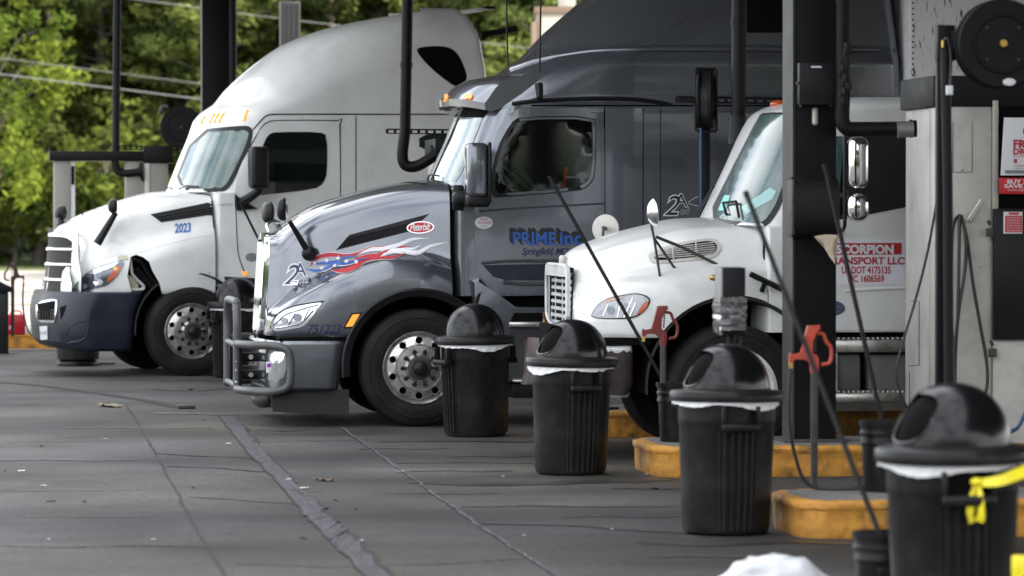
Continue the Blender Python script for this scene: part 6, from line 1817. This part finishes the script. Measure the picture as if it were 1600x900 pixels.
# card reader on its post, wrapped in film
def card_reader():
    D = 22.5; g = gd(1143, D); fr = lane_frame(g); e = empty('card_reader_post', fr.O, fr.rot, 'black card reader box on a post, its lower half wrapped in film', 'card reader')
    P = fr.P
    a, b = P(1131, 524, .10), P(1165, 418, .10); w = a.x-b.x
    mb = MB(); mb.bx((b.x, -.12, a.z), (a.x, .10, b.z), .006); mb.build('box', 'black_metal', e)
    mb = MB(); mb.bx((a.x+.002, -.11, a.z), (a.x+.014, .085, b.z), .003); mb.build('side_plate', 'grey_steel', e)
    mb = MB(); z0, z1 = P(1140, 516, .1).z, P(1140, 464, .1).z
    rg_ = random.Random(9); rows = []
    for z in np.linspace(z0, z1, 12):
        row = []
        for x, y in [(b.x-.006, -.12), (b.x-.006, .0), (b.x-.006, .108), (b.x + w*.25, .11), (b.x + w*.5, .11), (b.x + w*.75, .11), (a.x+.02, .10), (a.x+.022, .0), (a.x+.022, -.12)]:
            row.append(Vector((x + rg_.uniform(-.006, .008), y + rg_.uniform(-.002, .010), z + rg_.uniform(-.004, .004))))
        rows.append(row)
    mb.grid(rows); mb.build('film_wrap', 'wrap', e, 20)
    mb = MB(); mb.cyl((P(1143, 0, 0).x, 0, 0), (P(1143, 0, 0).x, 0, a.z), .024, n=12); mb.box((P(1143, 0, 0).x, 0, .012), (.2, .2, .024), .004); mb.build('post', 'black_metal', e)
    mb = MB(); mb.tube(spline([P(1118, 505, .12), P(1116, 518, .13), P(1122, 521, .12), P(1121, 509, .12)], 4), .006, 6); mb.tube(spline([P(1156, 525, .05), P(1158, 535, .05), P(1152, 538, .04)], 4), .004, 5); mb.build('cable', 'pipe_grey', e)
card_reader()

# ================================================================== hose reels
def reel(px, py, D, r, label, axis_deg, thick=.17, postx=None, post_bottom=0.0, cap=False):
    c = at(px, py, D); e = empty('hose_reel', (c.x, c.y, c.z), R(axis_deg + 180), label, 'hose reel', 'black hose reels above the islands')
    q = QY
    mb = MB(); h = thick/2
    mb.lathe([(.03, h+.01), (r*.60, h+.008), (r*.62, h+.018), (r*.66, h+.018), (r*.68, h), (r*.96, h), (r, h-.012), (r*.985, h-.03), (r*.80, h-.04), (r*.78, 0), (r*.80, -h+.04), (r*.985, -h+.03), (r, -h+.012), (r*.96, -h), (.03, -h)], 56, (0, 0, 0), q, cap=True); mb.build('drum', 'black_metal', e, 35)
    mb = MB()
    for k in range(5):
        w = r*.82 + .004*k; pts = [Vector((w*math.cos(2*PI*j/40), -h*.6 + h*1.2*k/4, w*math.sin(2*PI*j/40))) for j in range(40)]; mb.tube(pts, .014, 6, closed=True)
    mb.build('hose_coil', 'hose', e)
    mb = MB(); mb.cyl((0, h+.01, 0), (0, h+.04, 0), .022, n=10)
    mb.build('hub', 'brass' if r < .27 and axis_deg < 20 else 'pipe_grey', e)
    for k in range(4): mb = MB(); mb.cyl((r*.5*math.cos(PI/4 + k*PI/2), h, r*.5*math.sin(PI/4 + k*PI/2)), (r*.5*math.cos(PI/4 + k*PI/2), h+.016, r*.5*math.sin(PI/4 + k*PI/2)), .008, n=6); mb.build('screw', 'pipe_grey', e)
    return e, c
def reel_post(px, D, z1, label, w=.05, z0=IH, frame=None):
    g = gd(px, D, z0); e = empty('reel_post', g, LANE + PI, label, 'post', 'posts carrying the hose reels')
    mb = MB(); mb.box((0, 0, (z1-z0)/2), (w, w, z1-z0), .005); mb.box((0, 0, .01), (.16, .16, .02), .004); mb.build('post', 'black_metal', e)
    return e
e, c = reel(1562, 69, 22.55, .262, 'large round hose reel beside the top of the right-hand post', 4)
mb = MB(); mb.ell(Vector((-.04, .088, -.225)), (.038, .004, .022)); mb.build('label_plate', 'sign_white', e)
pe = reel_post(1468.5, 22.7, at(1468, 39, 22.7).z, 'tall black post carrying the large round hose reel', .048)
mb = MB(); L = lambda px, py, dy=0: at(px, py, 22.62 + dy) - pe.location
Rm = Matrix.Rotation(-(LANE+PI), 3, 'Z')
mb.tube([Rm @ L(1483, 640), Rm @ L(1481, 300), Rm @ L(1477, 75)], .030, 10); mb.build('riser', 'black_metal', pe)
mb = MB(); mb.bx(*(sorted([0, 0]) and (Rm @ L(1465, 95, .02), Rm @ L(1489, 40, .10))), .004); mb.bx(Rm @ L(1487, 88, .02), Rm @ L(1503, 48, .08), .004); mb.build('bracket', 'black_metal', pe)
mb = MB(); mb.tube(spline([Rm @ L(1473, 70, -.03), Rm @ L(1480, 60, -.05), Rm @ L(1486, 90, -.05), Rm @ L(1484, 140, -.05)], 5), .008, 6); pc = mb.build('cable', 'hose', pe)
mb = MB(); mb.tube([Rm @ L(1473.5, 74, -.04), Rm @ L(1473.5, 63, -.04)], .010, 8); mb.build('fitting', 'brass', pe)
mb = MB(); mb.box(Rm @ L(1483.5, 141, -.06), (.04, .02, .055), .004); mb.build('tag', 'sign_white', pe)
e2, c2 = reel(1103, 155, 31.2, .245, 'hose reel seen edge-on in front of the grey sleeper', 83, .13)
pe2 = reel_post(1100, 31.35, at(1100, 108, 31.3).z, 'black post of the edge-on hose reel rising behind the white hood', .085)
mb = MB(); Rm2 = Matrix.Rotation(-(LANE+PI), 3, 'Z'); L2 = lambda px, py, dy=0: Rm2 @ (at(px, py, 31.1 + dy) - pe2.location)
mb.tube([L2(1087, 108), L2(1087, 205)], .014, 6); mb.tube([L2(1119, 108), L2(1119, 205)], .014, 6); mb.tube([L2(1087, 108), L2(1119, 108)], .014, 6); mb.tube([L2(1090, 205), L2(1119, 205)], .014, 6); mb.tube([L2(1087, 122), L2(1119, 122)], .010, 6); mb.tube([L2(1060, 156, -.05), L2(1090, 157, -.05)], .022, 8); mb.build('reel_frame', 'black_metal', pe2)
mb = MB(); mb.tube([L2(1095, 200, -.08), L2(1095, 330, -.08)], .010, 6); mb.build('air_line', 'blue_hose', pe2)
e1, c1 = reel(283, 199, 52.0, .285, 'far round hose reel against the pines at the left', 6)
reel_post(290, 52.3, c1.z, 'far black post behind the hose reel against the pines', .09)
mb = MB(); mb.tube(spline([at(252, 176, 51.9), at(254, 168, 51.9), at(262, 167, 51.9)], 4), .03, 8); mb.ell(at(252, 174, 51.85), (.04, .03, .04)); tag(mb.build('reel_guide', 'pipe_grey'), 'small grey hose guide at the upper edge of the far hose reel', 'guide')

# ================================================================== dispensers
def dispenser(px, py, D, length, depth, label, top=2.80, z0=IH, detail=False, skin='steel'):
    "near front corner of the cabinet under the pixel"
    fr = lane_frame(gd(px, D, z0)); e = empty('fuel_dispenser', fr.O, fr.rot, label, 'dispenser', 'tall steel fuel dispensers')
    h = top - z0
    mb = MB(); mb.bx((-length, -depth, 0), (0, 0, h-.22), .006); mb.build('cabinet', skin, e)
    mb = MB(); mb.bx((-length-.06, -depth-.05, h-.218), (.03, .03, h), .006); mb.build('fascia', 'black_metal', e)
    mb = MB(); mb.bx((-.055, .001, 0), (.001, .016, h-.225), .003); mb.bx((.001, -.16, 0), (.014, .012, h-.225), .003); mb.build('corner_trim', 'steel_light', e)
    return fr, e, h
def right_dispenser():
    fr, e, h = dispenser(1463, 690, 26.95, 2.4, .92, 'tall steel fuel dispenser with promotional signs at the right edge', detail=True)
    P = fr.P
    def sheet_box(x0, y0, x1, y1, y, d, mate, name, bev=.003):
        a, b = P(x0, y1, y), P(x1, y0, y); mb = MB(); mb.bx((min(a.x, b.x), y-d, a.z), (max(a.x, b.x), y, b.z), bev); return mb.build(name, mate, e)
    sheet_box(1486, 158, 1549, 900, .020, .018, 'steel', 'front_panel')
    sheet_box(1551, 157, 1560, 327, .034, .03, 'steel_light', 'door_edge')
    sheet_box(1561, 158, 1760, 326, .012, .01, 'void', 'opening', 0)
    sheet_box(1553, 326, 1760, 531, .06, .055, 'black_plastic', 'display_door', .008)
    sheet_box(1551, 533, 1760, 900, .024, .022, 'steel', 'lower_door')
    mb = MB(); z = P(1500, 269, .022).z; a, b = P(1489, 269, .0215), P(1519, 190, .0215)
    for p, q in (((1489, 190), (1489, 269)), ((1489, 269), (1519, 269)), ((1519, 269), (1519, 190))): mb.tube([P(*p, .022), P(*q, .022)], .002, 4)
    mb.build('hatch', 'iron', e)
    mb = MB()
    for px, py in ((1504, 266), (1485, 200), (1550, 200), (1484, 418), (1532, 418), (1486, 569), (1480, 660)): mb.cyl(P(px, py, .019), P(px, py, .026), .006, n=8)
    mb.build('screws', 'iron', e)
    mb = MB(); mb.tube([P(1512, 344, .05), P(1533, 312, .05)], .010, 6); mb.tube([P(1516, 345, .05), P(1536, 313, .05)], .006, 6); mb.tube([P(1482, 312, .05), P(1486, 344, .05)], .008, 6); mb.tube([P(1483, 346, .04), P(1520, 346, .04)], .006, 6); mb.build('nozzle_bracket', 'steel_light', e)
    for n_, (x, y) in enumerate(((1547, 363), (1551, 551))):
        mb = MB(); mb.box(P(x, y, .075), (.055, .03, .06), .006); mb.tube([P(x, y-12, .07), P(x-3, y-18, .08)], .012, 6); mb.build('latch', 'pipe_grey', e)
    # end face plates (facing left)
    mb = MB()
    E = lambda px, py: (lambda d: (lambda t: fr.o + d*t)((.003 - fr.o.x)/d.x))(fr.lray(px, py))
    for poly in ([(1423, 470), (1436, 471), (1436, 571), (1420, 571)], [(1421, 580), (1421, 660)]): mb.tube([E(*p) for p in poly], .0025, 4)
    mb.build('panel_line', 'iron', e)
    # signs
    a, b = P(1565, 274, .10), P(1660, 184, .10)
    s = MB(); s.prism([(P(1569.5, 184, .1).x, b.z), (P(1660, 184, .1).x, b.z), (P(1660, 274, .1).x, a.z), (P(1564, 274, .1).x, a.z)], .085, .10, bev=.002)
    o = s.build('promo_sign', 'sign_white'); o.matrix_world = fr.M.copy(); tag(o, 'white sheet with red lettering leaning in the dispenser opening', 'sign')
    pl = lambda u, v: Vector((-u, .1035, v)); X0 = -P(1584, 230, .1).x
    m = MB(); zz = lambda y: P(1590, y, .1).z; xx = lambda px: -P(px, 230, .1).x
    text_plane(m, 'FREE', xx(1584), xx(1640), zz(241), zz(220), pl, 0, bold=.04)
    text_plane(m, 'DRINK', xx(1583.5), xx(1650), zz(240.5+14), zz(234), lambda u, v: Vector((-u, .1035, v - (zz(230)-zz(231.5))*0)), 0, bold=.04) if False else None
    m2 = MB()
    m.bm.free(); m = MB()
    text_plane(m, 'FREE', xx(1584), xx(1619), zz(231), zz(219), pl, 0, bold=.04)
    text_plane(m, 'DRINK', xx(1583.5), xx(1624), zz(241), zz(232.5), pl, 0, bold=.04)
    text_plane(m, 'EVERY WEEK', xx(1583.5), xx(1650), zz(245.5), zz(243), pl, 0)
    text_plane(m, 'THANKS', xx(1583.5), xx(1610), zz(260.5), zz(257.5), pl, 0)
    text_plane(m, 'SEE STORE', xx(1586), xx(1620), zz(264.5), zz(262), pl, 1)
    m.bm.faces.ensure_lookup_table()
    def quad(x0, y0, x1, y1, mi, y=.1032):
        m._new([pl(xx(x0), zz(y1)), pl(xx(x1), zz(y1)), pl(xx(x1), zz(y0)), pl(xx(x0), zz(y0))], [(0, 1, 2, 3)], mi)
    quad(1570, 266, 1655, 271, 1)
    quad(1584, 248.5, 1589, 254.5, 0)
    m._new([pl(xx(1612 + 14*math.cos(2*PI*k/24)), zz(205 + 12*math.sin(2*PI*k/24))) for k in range(24)], [tuple(range(24))], 0)
    m.build('sign_print', ['text_red', 'text_grey'], o)
    a, b = P(1562, 303, .09), P(1660, 278, .09)
    s = MB(); s.bx((b.x, .07, a.z), (a.x, .09, b.z), .002); o = s.build('deal_sign', 'sign_red'); o.matrix_world = fr.M.copy(); tag(o, 'red strip sign reading BUY 2 SAVE under the white sheet', 'sign')
    pl = lambda u, v: Vector((-u, .0935, v)); m = MB(); zz = lambda y: P(1590, y, .09).z; xx = lambda px: -P(px, 290, .09).x
    text_plane(m, 'BUY 2', xx(1574), xx(1603.5), zz(287), zz(280.5), pl, 0, bold=.03); text_plane(m, 'SAVE $1', xx(1569.5), xx(1612), zz(294.5), zz(288), pl, 0, bold=.03); text_plane(m, 'WITH REWARDS', xx(1574), xx(1620), zz(298.5), zz(296), pl, 0)
    m.build('sign_print', 'text_white', o)
    a, b = P(1568.5, 365, .075), P(1598, 331, .075)
    s = MB(); s.bx((b.x, .061, a.z), (a.x, .066, b.z)); o = s.build('warning_sign', 'sign_white'); o.matrix_world = fr.M.copy(); tag(o, 'small red warning notice with white border on the black display door', 'sign')
    m = MB(); pl = lambda u, v: Vector((-u, .0682, v)); zz = lambda y: P(1583, y, .066).z; xx = lambda px: -P(px, 345, .066).x
    m._new([pl(xx(1570.5), zz(363)), pl(xx(1596.5), zz(363)), pl(xx(1596.5), zz(337)), pl(xx(1570.5), zz(337))], [(0, 1, 2, 3)], 0); m._new([pl(xx(1576), zz(335.5)), pl(xx(1592), zz(335.5)), pl(xx(1592), zz(332)), pl(xx(1576), zz(332))], [(0, 1, 2, 3)], 0)
    pl2 = lambda u, v: Vector((-u, .0695, v))
    for k, s_ in enumerate(('NO SMOKING', 'STOP ENGINE', 'DO NOT LEAVE', 'PUMP ALONE', 'STAY AT HOSE', 'NO PHONES')): text_plane(m, s_, xx(1573), xx(1594), zz(341.6 + 4*k), zz(339.2 + 4*k), pl2, 1)
    m.build('sign_print', ['sign_red', 'text_white'], o)
    # hanging hoses
    W = lambda px, py, dy=.1: fr.M @ P(px, py, dy)
    def hose(pts, label, r=.012, mate='hose'):
        mb = MB(); mb.tube(spline([W(*p) for p in pts], 6), r, 8); return tag(mb.build('hanging_hose', mate), label, 'hose', 'hoses hanging at the tall dispenser')
    hose([(1500, 336, .08), (1490, 350), (1487, 400), (1486, 480), (1489, 540), (1492, 570), (1487, 598), (1482, 612)], 'black hose hanging nearest the post from the dispenser bracket')
    hose([(1500, 336, .09), (1499, 360, .12), (1498, 430, .14), (1496, 500, .14), (1490, 560, .12), (1484, 600, .12)], 'black hose hanging straight in the middle below the dispenser bracket')
    hose([(1501, 336, .09), (1509, 370, .12), (1508, 420, .12), (1499, 480, .14), (1494, 530, .12), (1492, 600, .12)], 'black hose crossing behind the other two below the dispenser bracket')
    hose([(1502, 337, .08), (1512, 380, .1), (1520, 440, .1), (1532, 510, .1), (1541, 560, .1), (1543, 595, .1), (1538, 625, .1)], 'black hose swinging out to the right across the steel panel')
    hose([(1475, 240, .30), (1466, 300, .30), (1450, 390, .28), (1430, 470, .25), (1412, 530, .25), (1402, 570, .25), (1403, 600, .25), (1415, 633, .25), (1432, 655, .25)], 'thin black hose looping left in front of the dispenser end', .009)
    hose([(1612, 620, .12), (1600, 650, .12), (1590, 668, .12), (1578, 676, .12), (1570, 690, .1)], 'blue hose at the lower right corner of the dispenser', .014, 'blue_hose')
right_dispenser()
# the two far dispensers at the left, and the hidden ones the pipes run into
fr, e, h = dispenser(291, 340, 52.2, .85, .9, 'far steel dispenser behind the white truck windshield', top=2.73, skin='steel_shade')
def far_frame():
    fr = lane_frame(gd(108, 51.8, IH)); e = empty('fuel_dispenser', fr.O, fr.rot, 'far open-fronted dispenser frame in front of the pines', 'dispenser', 'tall steel fuel dispensers')
    h = 2.66 - IH; w = 1.02
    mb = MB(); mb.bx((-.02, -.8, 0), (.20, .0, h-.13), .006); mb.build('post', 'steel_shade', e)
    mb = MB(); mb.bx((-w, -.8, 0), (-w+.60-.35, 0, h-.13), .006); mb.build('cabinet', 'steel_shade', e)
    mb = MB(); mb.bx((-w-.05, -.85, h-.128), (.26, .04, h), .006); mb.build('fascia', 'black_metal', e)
    mb = MB(); mb.bx((-.08, -.8, 0), (-.022, -.02, h-.135)); mb.build('screen_strip', 'sign_white', e)
    mb = MB(); mb.bx((-.07, -.018, h-.45), (-.03, -.005, h-.2)); mb.build('keypad', 'void', e)
far_frame()
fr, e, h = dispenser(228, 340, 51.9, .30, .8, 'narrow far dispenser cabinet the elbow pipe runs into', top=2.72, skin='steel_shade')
fr, e, h = dispenser(684, 340, 39.7, 1.6, .9, 'dispenser hidden behind the grey truck cab', top=2.6)
fr, e, h = dispenser(1262, 340, 31.3, 1.2, .6, 'dispenser hidden behind the white day cab', top=2.6)

# ================================================================== the trailer behind the grey truck
def trailer():
    fr = GT; e = empty('semi_trailer', fr.M @ fr.P(1500, 667, 0).xyz * 1.0, fr.rot, 'pale weathered trailer front behind the grey sleeper', 'trailer')
    e.location = fr.O; 
    x1 = fr.S(1421, 60, 1.28)[0]
    mb = MB(); mb.bx((x1-8, -1.28, 1.15), (x1, 1.28, 4.1), .03); mb.build('box', 'trailer_skin', e)
    mb = MB()
    for k in range(60): z = 1.2 + 2.85*k/59; mb.cyl((x1-.03, 1.28, z), (x1-.03, 1.286, z), .009, n=6)
    mb.build('rivets', 'pipe_grey', e)
    mb = MB(); mb.bx((x1-8, -1.2, .95), (x1-.3, 1.2, 1.145)); mb.bx((x1-.85, 1.281, 1.2), (x1-.84, 1.287, 4.0)); mb.build('rail', 'black_metal', e)
def trailer_skin():
    m = mat('trailer_skin', (.70, .70, .71), .5, .1, 0, .04, 2); t = m.node_tree; L = t.links; b = t.nodes['Principled BSDF']
    tc = t.nodes.new('ShaderNodeTexCoord'); mp = t.nodes.new('ShaderNodeMapping'); mp.inputs['Scale'].default_value = (26, 26, 5)
    no = t.nodes.new('ShaderNodeTexNoise'); no.inputs['Scale'].default_value = 1.6; no.inputs['Detail'].default_value = 4
    L.new(tc.outputs['Object'], mp.inputs[0]); L.new(mp.outputs[0], no.inputs['Vector'])
    rp = t.nodes.new('ShaderNodeValToRGB'); rp.color_ramp.elements[0].position = .28; rp.color_ramp.elements[0].color = (.07, .065, .06, 1); rp.color_ramp.elements[1].position = .40; rp.color_ramp.elements[1].color = (.74, .74, .75, 1)
    L.new(no.outputs['Fac'], rp.inputs[0]); L.new(rp.outputs[0], b.inputs['Base Color']); return m
M['trailer_skin'] = trailer_skin()
trailer()

# ================================================================== small things on the ground
def bag():
    c = gnd(1232, 940); e_label = 'crumpled white plastic bag lying on the pavement at the bottom edge'
    t = bmesh.new(); bmesh.ops.create_icosphere(t, subdivisions=5, radius=1)
    from mathutils import noise as nz
    for v in t.verts:
        p = v.co.copy(); n = nz.fractal(p*1.4 + Vector((3, 1, 7)), .8, 2.2, 5)*.16 + abs(nz.noise(p*3.1))*.10 + nz.noise(p*Vector((9, 9, 4)).x)*.02
        v.co = Vector((p.x*.36, p.y*.26, max(-.0, p.z)*.205 + .004))*(1 + n*1.3)
        if v.co.z < .01: v.co.z = .006
    for v in t.verts:
        if v.co.x > .06: v.co.z *= 1 - .9*min(1, (v.co.x-.06)/.30)
    mb = MB(); mb.merge(t); o = mb.build('plastic_bag', 'bag_white', None, 60); o.location = c; tag(o, e_label, 'bag')
bag()
mb = MB(); a = gnd(291, 638); mb.box(a + Vector((0, 0, .016)), (.16, .22, .03), .006, LANE); tag(mb.build('metal_plate', 'iron'), 'small rusty metal block at the end of the dark slot line', 'plate')
M['leaf_litter'] = mat('leaf_litter', (.15, .10, .055), .8, 0, 0, .3, 20)
M['leaf_pale'] = mat('leaf_pale', (.26, .22, .17), .8)
rg = random.Random(5)
def scrap(px, py, w, mate, label, cat='litter', grp='scraps of litter on the pavement'):
    mb = MB(); n = 9
    rows = []
    for j in range(4):
        rows.append([Vector(((i/(n-1)-.5)*w*(1-.15*abs(j-1.5)), (j/3-.5)*w*.55 + rg.uniform(-.1, .1)*w*.3, .006 + rg.uniform(0, .22)*w*.5)) for i in range(n)])
    mb.grid(rows); mb.grid([[v + Vector((0, 0, -.003)) for v in r_] for r_ in rows])
    o = mb.build('litter_scrap', mate, None, 25); o.location = gnd(px, py); o.rotation_euler = (0, 0, rg.uniform(0, 3)); return tag(o, label, cat, grp)
scrap(508, 752, .14, 'leaf_litter', 'brown dry leaf on the pavement right of the dark trench strip')
scrap(172, 636, .28, 'leaf_pale', 'pale flattened scrap on the pavement in front of the white truck')
for px, py, w, m_ in ((625, 738, .06, 'sign_white'), (452, 750, .05, 'sign_white'), (475, 764, .07, 'sign_white'), (68, 760, .05, 'sign_white'), (33, 737, .06, 'sign_white'), (357, 694, .06, 'sign_white'), (787, 745, .03, 'sign_white'), (818, 838, .03, 'paper'),
                      (564, 846, .035, 'sign_white'), (240, 844, .03, 'sign_white'), (75, 844, .03, 'sign_white'), (163, 687, .05, 'sign_white'), (80, 784, .07, 'black_matte'), (132, 785, .04, 'black_matte'), (302, 763, .04, 'black_matte'), (473, 842, .05, 'black_matte'), (524, 783, .04, 'black_matte'), (557, 797, .03, 'black_matte'), (8, 737, .03, 'black_matte'), (65, 698, .05, 'black_matte'), (318, 657, .04, 'black_matte'), (956, 828, .03, 'sign_white'), (1010, 742, .03, 'sign_white')):
    scrap(px, py, w, m_, 'tiny white scrap of litter on the grey pavement' if m_ != 'black_matte' and m_ != 'paper' else ('tiny dark crumb of grit on the grey pavement' if m_ == 'black_matte' else 'tiny beige scrap near the slab joint'), grp='tiny white scraps' if m_ == 'sign_white' else ('tiny dark crumbs' if m_ == 'black_matte' else None))
bpy.context.view_layer.update()
